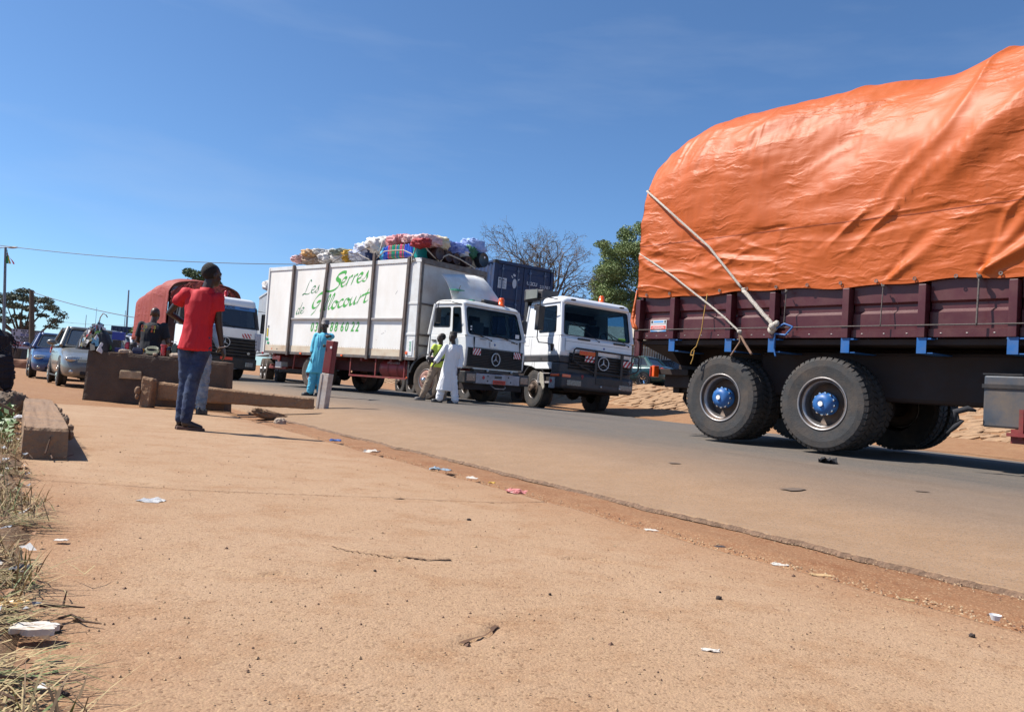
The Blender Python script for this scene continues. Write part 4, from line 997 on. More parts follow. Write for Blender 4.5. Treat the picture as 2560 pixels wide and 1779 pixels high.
# front arch mudguard
b = MB(); n = 14; rings = []
for k in range(n + 1):
    a = math.radians(-25 + 150 * k / n + 40); ca, sa = math.cos(a), math.sin(a); R1, R2 = .60, .66
    rings.append([(.42 - R1 * ca, .02, .50 + R1 * sa), (.42 - R2 * ca, .02, .50 + R2 * sa), (.42 - R2 * ca, .55, .50 + R2 * sa), (.42 - R1 * ca, .55, .50 + R1 * sa)])
b.loft(rings); b.build('mudguard', BLACKP, bt)
b = MB(); b.box(-.28, -.22, .03, .55, .35, .95); b.build('mud_flap', BLACKP, bt)
b = MB(); b.ball((-.25, .0, .52), .025, 8, 5); b.build('side_lamp', ORL, bt)
# --- cab
CW0, CW1 = .07, 2.36
zb_, zt_ = 1.66, 2.44
sidep = [(.33, 1.10), (.98, 1.10), (1.02, .98), (1.12, .86), (1.62, .86), (1.67, .90), (1.70, 1.35), (1.66, zb_), (.38, zb_)]
b = MB(); b.prism(sidep, CW0, CW1); b.build('cab_body', WHITE, bt, bevel=.035, seg=3)
B4 = [(.38, CW0 + .01, zb_), (1.655, CW0 + .01, zb_), (1.655, CW1 - .01, zb_), (.38, CW1 - .01, zb_)]
T4 = [(.46, CW0 + .09, zt_), (1.43, CW0 + .09, zt_), (1.43, CW1 - .09, zt_), (.46, CW1 - .09, zt_)]
gh = greenhouse(bt, B4, T4, WHITE, {'front': [(.035, .965, .04, .93, .10)], 'right': [(.07, .56, .24, .90, .05), (.63, .90, .06, .90, .05)], 'left': [(.10, .37, .06, .90, .05), (.44, .93, .24, .90, .05)], 'rear': [(.2, .42, .35, .8, .05), (.58, .8, .35, .8, .05)]}, r=.09)
b = MB(); b.loft([[(x, y, z) for x, y in rrect(.46 - i, 1.43 + f_, CW0 + .09 - i, CW1 - .09 + i, .1)] for i, f_, z in ((.03, .05, zt_ - .005), (.03, .045, zt_ + .03), (-.02, -.02, zt_ + .09), (-.10, -.12, zt_ + .12))]); b.build('cab_roof', WHITE, bt, smooth=False, bevel=.01)
b = MB(); b.box(.42, 1.6, CW0 + .06, CW1 - .06, 1.25, 1.64); b.build('dashboard', INTER, bt)
seats(bt, .85, (.60, 1.80), 1.62, INTERL, h=.55); steer(bt, (1.30, .62, 1.74), .20, .9)
b = MB(); b.box(.44, .455, CW0 + .1, CW1 - .1, 1.7, 2.4); b.build('rear_lining', INTER, bt)
M_ = FRONTM
# bonnet panel lines, grille, star
b = MB(); b.box(1.66, 1.712, CW0 + .27, CW0 + .277, 1.36, 1.64); b.box(1.66, 1.712, CW1 - .23, CW1 - .223, 1.36, 1.64); b.box(1.68, 1.7105, CW0 + .28, CW1 - .23, 1.385, 1.392); b.build('panel_gap', SEAL, bt)
gr = slatted(bt, 'grille', 1.735, CW0 + .06, CW1 - .12, .92, 1.36, 11, BLACKP, dep=.022)
b = MB(); b.box(1.69, 1.72, CW0 + .05, CW1 - .11, 1.355, 1.375); b.box(1.69, 1.72, CW0 + .05, CW1 - .11, .905, .925); b.build('grille_frame', BLACKP, gr)
star(bt, M_(1.755, 1.13, 1.13), .155)
b = MB(); b.box(1.705, 1.712, .93, 1.27, 1.42, 1.57); bp_ = b.build('badge_plate', WHITE, bt)
b = MB(); b.lathe([(.001, 1.718), (.03, 1.718), (.032, 1.712)], 'x', 16, (0, 1.10, 1.50)); b.build('badge', mat('badge_blue', (.05, .10, .3), .3), bp_)
warning_plate(bt, 1.74, CW0 + .20, CW0 + .48, 1.20, 1.36, 1); warning_plate(bt, 1.74, CW1 - .52, CW1 - .24, 1.20, 1.36, -1)
for y in (.55, 1.75): 
    b = MB(); b.box(1.70, 1.712, y, y + .22, 1.60, 1.613); b.build('wiper_slot', SEAL, bt)
wiper(bt, (1.68, 1.00, 1.60), (1.66, .35, 1.74)); wiper(bt, (1.68, 2.02, 1.60), (1.66, 1.30, 1.74)); 
# bumper
b = MB(); b.box(1.62, 1.80, .28, 2.14, .50, .76); b.build('bumper', mat('bumper_grey', (.36, .35, .38), .45, .2, var=.15, dirt=(.22, .14, .1), da=.5, ds=5), bt, bevel=.02)
for y in (-.02, 2.05):
    b = MB(); b.box(1.58, 1.80, y, y + .42, .50, .79); hb = b.build('headlight_housing', BLACKP, bt, bevel=.02)
    b = MB(); b.box(1.795, 1.815, y + .05, y + .37, .55, .74); b.build('headlight', mat('headlight_dusty', (.16, .12, .11), .25, .2, var=.5, vs=30, coat=.6), hb, bevel=.01)
b = MB(); b.box(1.802, 1.812, 1.02, 1.50, .51, .61); pl = b.build('number_plate', REDP, bt)
b = MB()
for k in range(8):
    y = 1.05 + k * .055; b.box(1.8125, 1.8145, y, y + .035, .535, .59)
b.build('plate_characters', mat('plate_ink', (.30, .02, .015), .5), pl)
b = MB(); b.box(1.802, 1.809, 1.08, 1.35, .66, .69); b.box(1.802, 1.809, 1.08, 1.35, .70, .72); b.build('bumper_slot', SEAL, bt)
for y, z in ((.82, .70), (.82, .58), (1.62, .70), (1.72, .58)):
    b = MB(); b.lathe([(.001, 1.809), (.02, 1.809), (.022, 1.802)], 'x', 10, (0, y, z)); b.build('bumper_bolt', BLACKP, bt)
b = MB(); b.lathe([(.001, 1.812), (.04, 1.811), (.045, 1.802)], 'x', 14, (0, .66, .66)); b.build('round_sticker', RED, bt)
b = MB(); b.tube([(1.74, .98, .50), (1.82, 1.0, .44), (1.84, 1.08, .40), (1.84, 1.42, .40), (1.82, 1.5, .44), (1.74, 1.52, .50)], .014, 6); b.build('tow_bar', RIMS, bt)
b = MB(); b.box(1.60, 1.74, .35, 2.1, .78, .86); b.build('bumper_beam', BLACKP, bt)
for y in (.82, 1.76): 
    b = MB(); b.ball((1.77, y, .83), (.03, .04, .04), 10, 6); b.build('spot_lamp', LAMPG, bt)
b = MB(); b.box(1.5, 1.7, .10, 2.3, .35, .5); b.build('front_axle_beam', DARKCH, bt)
b = MB(); b.box(1.735, 1.745, .3, 2.05, .86, .885); b.build('lower_panel', WHITE, bt)
# door, handle, gap lines, corner lamp
b = MB(); b.box(.43, .437, .057, .069, 1.14, 1.66); b.box(1.13, 1.137, .057, .069, 1.12, 1.66); b.box(.43, 1.137, .057, .069, 1.135, 1.142); b.build('door_gap', SEAL, bt)
b = MB(); b.box(.50, .66, .045, .066, 1.50, 1.53); b.ball((.62, .052, 1.49), (.03, .01, .02), 8, 5); b.build('door_handle', BLACKP, bt, bevel=.004)
b = MB()
for k in range(3): b.box(.48, .72, .062, .069, 1.22 + k * .06, 1.228 + k * .06)
b.build('door_recess', mat('gap_grey', (.3, .3, .3), .6), bt)
b = MB(); b.box(.42, .78, -.01, .09, 1.03, 1.12); lb = b.build('lamp_bracket', WHITE, bt, bevel=.01)
b = MB(); b.box(.52, .66, -.02, -.008, 1.05, 1.10); b.build('side_lamp', ORL, lb)
b = MB(); b.box(1.20, 1.60, .02, .30, .84, 1.00); b.build('cab_step', BLACKP, bt, bevel=.02)
mirror_arm(bt, [(1.36, .12, 2.42), (1.20, -.12, 2.48), (.93, -.20, 2.46), (.90, -.20, 2.25), (.90, -.20, 1.95)], (.86, .94, -.27, -.10, 1.92, 2.30))
mirror_arm(bt, [(1.40, 2.30, 2.40), (1.50, 2.46, 2.38), (1.50, 2.50, 2.1)], (1.46, 1.52, 2.42, 2.60, 1.90, 2.25))
beacon(bt, 1.30, 1.72, 2.55, .085, .22)
bpl = MATS['orange_lens']
# roof deflector (leaning panel on struts)
n = 18; m_ = 7; V = []
for i in range(n):
    t = i / (n - 1); yb = .34 + t * 1.76; yt = .27 + t * 1.83
    zt2 = float(np.interp(t, [0, .3, .6, .72, .84, .93, 1], [3.22, 3.29, 3.33, 3.27, 3.0, 2.75, 2.60])); xt = float(np.interp(t, [0, .6, 1], [.50, .55, 1.05])); xb = .85 + .27 * t
    for j in range(m_):
        q = j / (m_ - 1); V.append((xb + (xt - xb) * q + .10 * math.sin(PI * q) * .6 + .10 * math.sin(PI * t), yb + (yt - yb) * q, 2.58 + (zt2 - 2.58) * q))
de = nmesh('roof_deflector', V, gridfaces(n, m_), WHITE, bt); so = de.modifiers.new('s', 'SOLIDIFY'); so.thickness = .02
b = MB(); b.tube([(.75, .55, 2.55), (.95, .5, 2.95)], .012, 6); b.tube([(.75, 1.7, 2.55), (.95, 1.7, 2.9)], .012, 6); b.build('strut', RIMS, bt)
b = MB(); b.box(.55, 1.28, .62, .72, 2.57, 2.60); b.box(.85, 1.1, .20, .50, 2.80, 2.82); b.build('green_board', mat('green_paint', (.03, .26, .16), .5, var=.1), bt)
b = MB(); b.box(1.18, 1.30, 1.05, 1.62, 2.57, 2.66); b.build('deflector_base', BLACKP, bt, bevel=.02)
b = MB(); b.box(1.622, 1.628, .25, .30, 1.80, 1.84); b.box(1.622, 1.628, .25, .30, 1.87, 1.91); b.box(1.622, 1.628, 2.0, 2.15, 1.74, 1.84); b.build('window_sticker', WHT, bt)
b = MB(); b.box(.5, .52, .5, 1.2, 1.75, 2.2); b.build('rear_cab_pane', INTERL, bt)

# ------------------------------------------------------------------ WHITE TRACTOR WITH BULL BAR
WT = [2.395, 22.685, .334, -1.065, -.006, -.013]
wt = rootT('tractor_truck', WT, 'white tractor truck with a black bull bar, right of the lettered box truck', 'truck')
WTM = Matrix.Translation(WT[:3]) @ Euler((WT[5], WT[4], WT[3])).to_matrix().to_4x4()
HW = 1.24
zb_, zt_ = 2.08, 3.02
sp = [(-2.08, 1.50), (-.02, 1.50), (.0, 1.62), (-.02, zb_), (-2.05, zb_)]
b = MB(); b.prism(sp, -HW, HW); b.build('cab_body', WHITE2, wt, bevel=.05, seg=3)
B4 = [(-2.05, -HW + .01, zb_), (-.03, -HW + .01, zb_), (-.03, HW - .01, zb_), (-2.05, HW - .01, zb_)]
T4 = [(-2.0, -HW + .07, zt_), (-.22, -HW + .07, zt_), (-.22, HW - .07, zt_), (-2.0, HW - .07, zt_)]
greenhouse(wt, B4, T4, WHITE2, {'front': [(.03, .97, .02, .97, .08)], 'right': [(.39, .86, .10, .93, .06)], 'left': [(.14, .61, .10, .93, .06)], 'rear': [(.12, .40, .12, .62, .06), (.58, .90, .12, .66, .06)]})
b = MB(); b.loft([[(x, y, z) for x, y in rrect(-2.02 + q, -.20 + p, -HW + .05 + q, HW - .05 - q, .16, 5)] for q, p, z in ((0, .03, zt_ - .005), (.0, .05, zt_ + .05), (.02, .0, zt_ + .14), (.08, -.12, zt_ + .20), (.2, -.3, zt_ + .225))]); b.build('cab_roof', WHITE2, wt, smooth=True, bevel=0)
b = MB()
for y in (-.85, .85): b.box(-.20, -.12, y - .07, y + .07, zt_ + .09, zt_ + .125)
b.build('roof_lamp', BLACKP, wt, bevel=.01)
b = MB(); b.box(-2.05, -.03, -HW + .05, HW - .05, 1.62, 2.06); b.build('dashboard', INTER, wt)
seats(wt, -.85, (-.65, .65), 2.02, INTER, h=.6); steer(wt, (-.42, .60, 2.18), .22, .9); 
b = MB(); b.box(-1.96, -1.94, -HW + .1, HW - .1, 2.75, 3.0); b.build('rear_lining', INTER, wt)
b = MB(); b.box(-.075, -.065, .75, 1.0, 2.13, 2.22); b.build('green_cloth', mat('hi_vis_green', (.35, .75, .08), .6), wt)
# seams of the door and sleeper panel
b = MB()
for x in (-1.62, -.12): b.box(x, x + .012, -HW - .002, -HW + .02, 1.52, zb_)
for x in (-1.98, -1.75): b.box(x, x + .008, -HW - .001, -HW + .02, 1.80, zb_)
b.box(-1.98, -1.75, -HW - .001, -HW + .02, 1.80, 1.808); b.build('door_gap', mat('gap_soft', (.2, .2, .21), .6), wt)
# dark belt under the cab, skirt panel, steps
b = MB(); b.box(-2.10, .005, -HW - .01, HW + .01, 1.33, 1.515); b.build('belt_trim', DARKP, wt, bevel=.02)
b = MB(); b.box(-1.05, -1.12 + .20, -HW - .016, -HW - .005, 1.39, 1.45); b.build('door_handle', BLACKP, wt)
b = MB(); b.loft([[(-1.95, y, 1.33), (-.42, y, 1.33), (-.42, y, 1.13), (-1.25, y, 1.13), (-1.50, y, 1.20), (-1.95, y, 1.24)] for y in (-HW, -HW + .10)]); b.build('side_skirt', WHITE2, wt, bevel=.015)
b = MB(); b.box(-1.48, -1.475, -HW - .004, -HW, 1.16, 1.32); b.box(-1.35, -1.345, -HW - .004, -HW, 1.15, 1.32); b.build('skirt_gap', SEAL, wt)
b = MB(); b.box(-.42, .0, -HW - .005, HW + .005, 1.0, 1.33); b.build('corner_skirt', DARKP, wt, bevel=.05)
b = MB(); b.loft([[(-1.12, -HW, 1.02), (-.30, -HW, 1.02), (-.30, -HW, .99), (-1.08, -HW, .99)], [(-1.12, -HW + .5, 1.02), (-.30, -HW + .5, 1.02), (-.30, -HW + .5, .99), (-1.08, -HW + .5, .99)]]); b.box(-1.12, -1.04, -HW, -HW + .4, .72, 1.0); b.box(-1.04, -.3, -HW, -HW + .5, .72, .78); b.build('step_box', mat('step_grey', (.25, .25, .26), .5, dirt=DUST, da=.5), wt, bevel=.015)
b = MB(); b.box(-1.03, -.33, -HW + .06, -HW + .3, .78, .99); b.build('step_well', BLACKP, wt)
# bonnet panel
b = MB(); b.box(.004, .03, -HW + .14, HW - .08, 1.655, 2.02); b.build('front_panel', WHITE2, wt, bevel=.02, seg=3)
b = MB(); b.box(.005, .034, -HW + .14, HW - .08, 1.925, 1.932); b.build('panel_gap', SEAL, wt)
b = MB(); b.lathe([(.001, .042), (.03, .040), (.032, .03)], 'x', 14, (0, .20, 1.84)); b.build('badge', mat('badge_blue2', (.12, .14, .35), .3), wt)
for y in (-.72, .52):
    b = MB(); b.box(.0, .06, y, y + .42, 2.0, 2.05); b.build('grab_handle', BLACKP, wt, bevel=.015)
wiper(wt, (.05, .0, 2.02), (-.02, -.75, 2.42)); wiper(wt, (.05, 1.05, 2.0), (-.01, .35, 2.30))
# grille with star, plates
slatted(wt, 'grille', .05, -HW + .30, HW - .12, 1.16, 1.62, 6, BLACKP, dep=.03)
star(wt, M_(.085, .19, 1.41), .18)
warning_plate(wt, .10, -.47, -.10, 1.41, 1.575, 1); warning_plate(wt, .07, .86, 1.24, 1.39, 1.565, 1)
b = MB(); b.box(.115, .125, -.68, -.10, 1.585, 1.70); pl = b.build('number_plate', mat('plate_orange', (.72, .13, .02), .5), wt)
b = MB()
for k in range(3): b.box(.1255, .128, -.64 + k * .09, -.59 + k * .09, 1.62, 1.68)
b.build('plate_characters', REDP, pl)
# bumper
b = MB(); b.loft([[(-.35, y, z) for y, z in ((0, 0),)] for _ in ()] or [[(x, -HW + i, z) for x, z in ((-.45, 1.06), (.10, 1.06), (.16, .98), (.16, .66), (.10, .60), (-.45, .62))] for i in (0, 2 * HW)]); b.build('bumper', DARKP, wt, bevel=.05, seg=3)
b = MB(); b.box(.155, .172, -.10, .85, .80, .99); b.build('bumper_inset', BLACKP, wt, bevel=.01)
for y in (-.82, .96):
    b = MB(); b.box(.155, .175, y - .24, y + .24, .70, .86); b.build('headlight', mat('headlight_dusty', (.16, .12, .11), .25), wt, bevel=.01)
b = MB(); b.box(-.40, .05, -HW - .012, -HW + .02, .93, 1.00); b.box(.155, .17, -HW + .02, -HW + .30, .92, 1.0); b.build('indicator', ORL, wt, bevel=.01)
b = MB(); b.box(-.43, -.15, -HW - .02, -HW, .60, .90); b.build('side_sticker_panel', mat('sticker_pale', (.40, .42, .44), .5, var=.4, vs=14), wt)
b = MB(); b.lathe([(.001, -.026), (.05, -.026), (.052, -.02)], 'y', 14, (-.33, -HW, .80)); b.build('red_sticker', RED, wt)
b = MB()
for y in (.10, .75): b.ball((.175, y, .745), (.02, .035, .035), 10, 6)
b.build('round_knob', LAMPG, wt)
for y, z, m in ((-.55, .97, RED), (1.1, .95, mat('marking_grey', (.3, .3, .32), .5))):
    text('nine_mark', '9', .17, wt, M_(.1735, y - .05, z - .06), m, ext=.001)
# bull bar
b = MB()
def tb(p, r=.024): b.tube(p, r, 8)
tb([(.02, -.88, 1.36), (.10, -.88, 1.40), (.12, -.86, 1.70), (.12, -.80, 1.755), (.12, 1.35, 1.735), (.12, 1.41, 1.70), (.12, 1.41, 1.35), (.12, 1.35, 1.28), (.12, .85, 1.10), (.12, -.10, 1.12), (.12, -.55, 1.25), (.12, -.86, 1.40)])
for y in (-.10, .80): b.box(.09, .14, y - .04, y + .04, .96, 1.75)
tb([(.12, -.86, 1.52), (.12, -.10, 1.48)], .014); tb([(.12, 1.15, 1.70), (.12, 1.15, 1.25)], .018)
b.build('bull_bar', BLACKP, wt)
# mirrors
mirror_arm(wt, [(-.36, -HW, 3.10), (-.42, -HW - .28, 3.12), (-.80, -HW - .30, 3.08), (-.82, -HW - .30, 2.9), (-.82, -HW - .30, 1.98), (-.74, -HW - .28, 1.86), (-.42, -HW - .22, 1.84), (-.42, -HW, 1.80)], (-.86, -.66, -HW - .40, -HW - .20, 2.20, 2.90), r=.016)
b = MB(); b.box(-1.02, -.86, -HW - .38, -HW - .22, 2.78, 2.96); b.build('mirror', BLACKP, wt, bevel=.03)
b = MB(); b.tube([(-.42, -HW - .02, 1.84), (-.44, -HW - .01, 1.64)], [.06, .03], 8); b.build('mirror_foot', BLACKP, wt)
mirror_arm(wt, [(-.3, HW, 2.95), (-.15, HW + .25, 2.93), (-.15, HW + .25, 2.0)], (-.2, -.06, HW + .14, HW + .36, 2.25, 2.85))
beacon(wt, -.55, .38, zt_ + .215, .085, .20)
# air intake behind cab roof
b = MB(); b.loft([[(-2.12, y0, z0) for y0, z0 in rrect(-HW - .10, -HW + .62, 3.14, 3.52, .06, 3)], [(-1.75, y0, z0) for y0, z0 in rrect(-HW - .08, -HW + .60, 3.15, 3.50, .06, 3)], [(-1.25, y0, z0) for y0, z0 in rrect(-HW + .0, -HW + .55, 3.17, 3.46, .06, 3)]]); ai = b.build('air_intake', DARKP, wt)
b = MB(); b.box(-2.0, -1.35, -HW - .115, -HW - .085, 3.20, 3.46); b.build('intake_mesh', mat('intake_grey', (.16, .17, .155), .7), ai)
b = MB(); b.box(-2.3, -2.13, -HW + .05, -HW + .4, 1.3, 3.2); b.build('intake_pipe', BLACKP, wt)
b = MB(); b.box(-2.4, -2.12, -HW + .3, HW - .2, 1.3, 2.2); b.build('engine_cover', BLACKP, wt)
# chassis and wheels
b = MB()
for y in (-.45, .37): b.box(-13.3, -.2, y, y + .08, .75, 1.05)
b.box(-12.2, -6.1, -.45, 2.0, 1.16, 1.28); b.box(-1.3, -.1, -.95, .95, .55, 1.0); b.build('chassis', DARKCH, wt)
b = MB(); b.box(-6.6, -6.1, -.45, 2.0, 1.28, 2.33); b.box(-12.0, -11.5, -.45, 2.0, 1.28, 2.33); b.box(-12.0, -6.1, .15, 1.4, 1.28, 2.33); b.build('load_frame', DARKCH, wt)
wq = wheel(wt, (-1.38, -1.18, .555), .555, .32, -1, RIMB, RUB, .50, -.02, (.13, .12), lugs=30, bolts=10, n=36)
for x in (-1.38,): dupwheel(wq, (x, 1.18, .555), wt, PI)
for x in (-4.6, -5.9, -10.8, -12.0):
    dupwheel(wq, (x, -1.2, .555), wt); dupwheel(wq, (x, 1.2, .555), wt, PI)
b = MB(); n = 14; rings = []
for k in range(n + 1):
    a = math.radians(15 + 150 * k / n); ca, sa = math.cos(a), math.sin(a)
    rings.append([(-1.38 + .66 * ca, -1.22, .60 + .66 * sa), (-1.38 + .70 * ca, -1.22, .60 + .70 * sa), (-1.38 + .70 * ca, -.8, .60 + .70 * sa), (-1.38 + .66 * ca, -.8, .60 + .66 * sa)])
b.loft(rings); b.build('mudguard', BLACKP, wt)
b = MB(); b.loft([[(-.98 + dx, y, z) for dx, z in ((0, 1.05), (.20, 1.0), (.32, .62), (.25, .55), (.02, .8))] for y in (-1.26, -1.23)]); b.build('guard_plate', mat('dusty_beige', (.36, .33, .27), .7, var=.3, vs=20), wt)
b = MB(); b.lathe([(.001, -1), (.09, -1), (.09, 1), (.001, 1)], 'y', 10, (-1.38, 0, .55)); b.ball((-1.38, .2, .55), .22, 10, 6); b.build('axle', DARKCH, wt)

# blue shipping container on it
cx0 = -6.0
ct = root('shipping_container', WTM @ Vector((cx0, .78, 2.33)), WT[3], 'dark blue shipping container standing behind the white tractor cab', 'container', pitch=WT[4], roll=WT[5])
CB = mat('container_blue', (.006, .024, .085), .5, var=.15, vs=3, dirt=(.10, .08, .07), da=.4, ds=4); CH, CWd, CL = 2.72, 1.22, 6.06
b = MB()
for y in (-CWd, CWd - .1):
    for x in (-.12, -CL): b.box(x, x + .12, y, y + .10, 0, CH)
b.box(-.12, 0, -CWd + .1, CWd - .1, CH - .11, CH - .001); b.box(-.12, 0, -CWd + .1, CWd - .1, 0.001, .12)
b.box(-CL, -.12, -CWd + .001, -CWd + .07, CH - .08, CH - .002); b.box(-CL, -.12, CWd - .07, CWd - .001, CH - .08, CH - .002); b.build('frame', CB, ct, bevel=.006)
for y, n_ in ((-CWd + .03, 1), (CWd - .03, -1)):
    b = MB(); pr = []; x = -.12
    while x > -CL + .12: pr += [(x, y), (x - .07, y + n_ * .036), (x - .16, y + n_ * .036), (x - .23, y)]; x -= .28
    b.loft([[(p, q, .1) for p, q in pr] + [(p, q + n_ * .01, .1) for p, q in pr[::-1]], [(p, q, CH - .08) for p, q in pr] + [(p, q + n_ * .01, CH - .08) for p, q in pr[::-1]]]); b.build('side_wall', CB, ct)
b = MB(); b.box(-CL, -.12, -CWd + .07, CWd - .07, CH - .05, CH - .03); b.box(-CL, -.12, -CWd + .07, CWd - .07, .05, .1); b.box(-CL, -CL + .05, -CWd + .1, CWd - .1, .1, CH - .1); b.build('roof_panel', CB, ct)
for y0, y1 in ((-CWd + .11, -.012), (.012, CWd - .11)):
    b = MB(); b.box(-.10, -.045, y0, y1, .13, CH - .12); dr = b.build('door', CB, ct)
    for z0 in (.22, .80, 1.38, 1.96):
        c = MB(); c.loft([[(-.045, y0 + .06, z0), (-.045, y1 - .06, z0), (-.045, y1 - .06, z0 + .46), (-.045, y0 + .06, z0 + .46)], [(-.028, y0 + .09, z0 + .03), (-.028, y1 - .09, z0 + .03), (-.028, y1 - .09, z0 + .43), (-.028, y0 + .09, z0 + .43)]]); c.build('door_pressing', CB, dr)
    for q in (.22, .78):
        yy = y0 + (y1 - y0) * q; c = MB(); c.tube([(-.012, yy, .15), (-.012, yy, CH - .14)], .018, 8)
        for z in (.3, 1.2, 2.4): c.box(-.045, .012, yy - .04, yy + .04, z, z + .07)
        c.build('locking_bar', mat('lock_bar_blue', (.09, .13, .22), .5, .2, var=.2, dirt=(.2, .15, .1), da=.4), ct)
for y in (-CWd, CWd - .16):
    for z in (0, CH - .12):
        b = MB(); b.box(-.16, .008, y - .004, y + .164, z - .002 + .004, z + .12); cc_ = b.build('corner_casting', BLACKP if z else CB, ct, bevel=.006)
        c = MB(); c.lathe([(.001, .011), (.03, .011), (.03, .008)], 'x', 12, (0, y + .08, z + .06)); c.build('casting_hole', LAMPG if (z and y > 0) else SEAL, cc_)
PW = mat('container_white', (.52, .54, .58), .6, var=.15, vs=20)
def ctxt(s, y, z, size): 
    for k, ch in enumerate(s):
        if ch != ' ': text('letter', ch, size, ct, M_(-.024 if True else 0, y + k * size * .62, z), PW, ext=.002, bold=.004)
ctxt('UGCU', .14, 2.02, .17); ctxt('237072 0', .72 - .03, 1.98, .15); ctxt('22G1', .76, 1.72, .15)
ctxt('MAX', .14, 1.22, .15); ctxt('TARE', .14, 1.03, .15); ctxt('NET', .14, .66, .15); ctxt('CU.CAP', .14, .46, .15)
b = MB(); b.box(-.026, -.020, -1.02, -.68, 1.74, 2.12); pz = b.build('paper_notice', PW, ct)
b = MB(); 
for k in range(7): b.box(-.0195, -.0185, -.98, -.72 - .03 * (k % 3), 1.79 + k * .04, 1.80 + k * .04)
b.box(-.0195, -.018, -.99, -.92, 2.03, 2.08); b.box(-.0195, -.018, -.88, -.78, 2.04, 2.07); b.build('small_print', INKB, pz)
b = MB(); b.lathe([(.001, 0), (1, 0), (1, .004), (.001, .004)], 'x', 24); o = b.build('white_patch', PW, ct); o.location = (-.024, -.36, 1.98); o.scale = (1, .085, .17)
b = MB(); b.box(-.024, -.018, -.52, -.42, 2.19, 2.22, R=Euler((-.9, 0, 0)).to_matrix()); b.box(-.024, -.018, -.44, -.34, 2.24, 2.31, R=Euler((-.5, 0, 0)).to_matrix()); b.box(-.024, -.018, -.28, -.16, 2.11, 2.14, R=Euler((.6, 0, 0)).to_matrix() if False else Euler((-2.4, 0, 0)).to_matrix()); b.build('logo_marks', PW, ct)

# ------------------------------------------------------------------ RED-TARPED TRUCK ON THE LEFT
AC = [-10.10, 28.0, .40, math.radians(-49), 0, 0]
ac = rootT('tarped_truck', AC, 'white-fronted truck with a blue sun visor strip and a faded red tarpaulin over its bed', 'truck')
ACM = Matrix.Translation(AC[:3]) @ Euler((0, 0, AC[3])).to_matrix().to_4x4()
HW = 1.2
b = MB(); b.prism([(-1.55, .95), (-.02, .95), (.02, 1.2), (0, 1.86), (-1.55, 1.86)], -HW, HW); b.build('cab_body', WHITE2, ac, bevel=.05)
B4 = [(-1.55, -HW, 1.86), (-.02, -HW, 1.86), (-.02, HW, 1.86), (-1.55, HW, 1.86)]; T4 = [(-1.50, -HW + .08, 2.62), (-.20, -HW + .08, 2.62), (-.20, HW - .08, 2.62), (-1.50, HW - .08, 2.62)]
greenhouse(ac, B4, T4, DARKP, {'front': [(.03, .97, .02, .97, .06)], 'right': [(.40, .9, .1, .9, .05)], 'left': [(.1, .6, .1, .9, .05)]}, glass=GLASSD)
b = MB(); b.loft([[(x, y, z) for x, y in rrect(-1.55 + q, -.17 + p, -HW + .05 + q, HW - .05 - q, .14, 4)] for q, p, z in ((0, 0, 2.61), (0, .02, 2.66), (.02, -.03, 2.84), (.10, -.16, 2.92))]); b.build('cab_roof', WHITE2, ac, smooth=True)
b = MB(); b.box(-.185, -.165, -HW + .08, HW - .08, 2.50, 2.64); vs_ = b.build('visor_strip', mat('visor_blue', (.05, .20, .50), .5, var=.05), ac)
text('lettering', 'ACTROS', .15, vs_, M_(-.160, -.30, 2.515), INKB, sx=1.1, bold=.003)
b = MB()
for y0 in (-.95, .52):
    for k in range(6): b.box(-.1645, -.160, y0 + k * .06, y0 + k * .06 + .04, 2.55, 2.59)
b.build('small_print', INKB, vs_)
b = MB(); b.box(.0, .03, -HW + .05, HW - .05, 1.50, 1.84); b.build('front_panel', WHITE2, ac, bevel=.02)
slatted(ac, 'grille', .10, -HW + .02, HW - .02, .80, 1.49, 6, BLACKP, dep=.05)
star(ac, M_(.115, 0, 1.31), .17); warning_plate(ac, .035, .62, .95, 1.52, 1.68, -1); warning_plate(ac, .035, -.95, -.62, 1.52, 1.68, 1)
b = MB(); b.box(-.3, .10, -HW - .03, HW + .03, .38, .80); b.build('bumper', BLACKP, ac, bevel=.06)
for y in (-.95, .80):
    b = MB(); b.box(.10, .115, y, y + .28, .50, .66); b.build('headlight', LAMPG, ac, bevel=.02)
b = MB(); b.lathe([(.001, .11), (.05, .11), (.05, .09)], 'x', 12, (0, .88, .98)); b.build('fog_lamp', LAMPG, ac)
b = MB(); b.box(.105, .115, -.12, .32, .70, .80); b.build('number_plate', REDP, ac)
b = MB(); b.box(.10, .112, .0, .5, .40, .42); b.build('bumper_line', mat('gap_soft', (.2, .2, .2)), ac)
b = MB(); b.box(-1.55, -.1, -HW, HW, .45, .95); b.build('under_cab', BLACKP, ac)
mirror_arm(ac, [(-.2, HW - .02, 2.55), (-.05, HW + .30, 2.52), (-.05, HW + .30, 1.9)], (-.12, .02, HW + .12, HW + .38, 1.75, 2.45))
mirror_arm(ac, [(-.2, -HW + .02, 2.55), (-.05, -HW - .30, 2.52), (-.05, -HW - .30, 1.9)], (-.12, .02, -HW - .38, -HW - .12, 1.75, 2.45))
V = []
for i in range(9):
    for j in range(6): t = j / 5; V.append((.06 + .025 * math.sin(i * 1.9) + .01, HW - .12 + .22 * i / 8 * (1 - .2 * t) + .05 * t, 1.72 - .62 * t - .03 * math.sin(i * 1.1) * t))
cl = nmesh('hanging_cloth', V, gridfaces(9, 6), mat('pale_cloth', (.50, .50, .56), .9, var=.1)); cl.modifiers.new('s', 'SOLIDIFY').thickness = .008; cl.matrix_world = ACM
tag(cl, 'pale cloth hanging from the mirror side of the blue-visored truck', 'cloth')
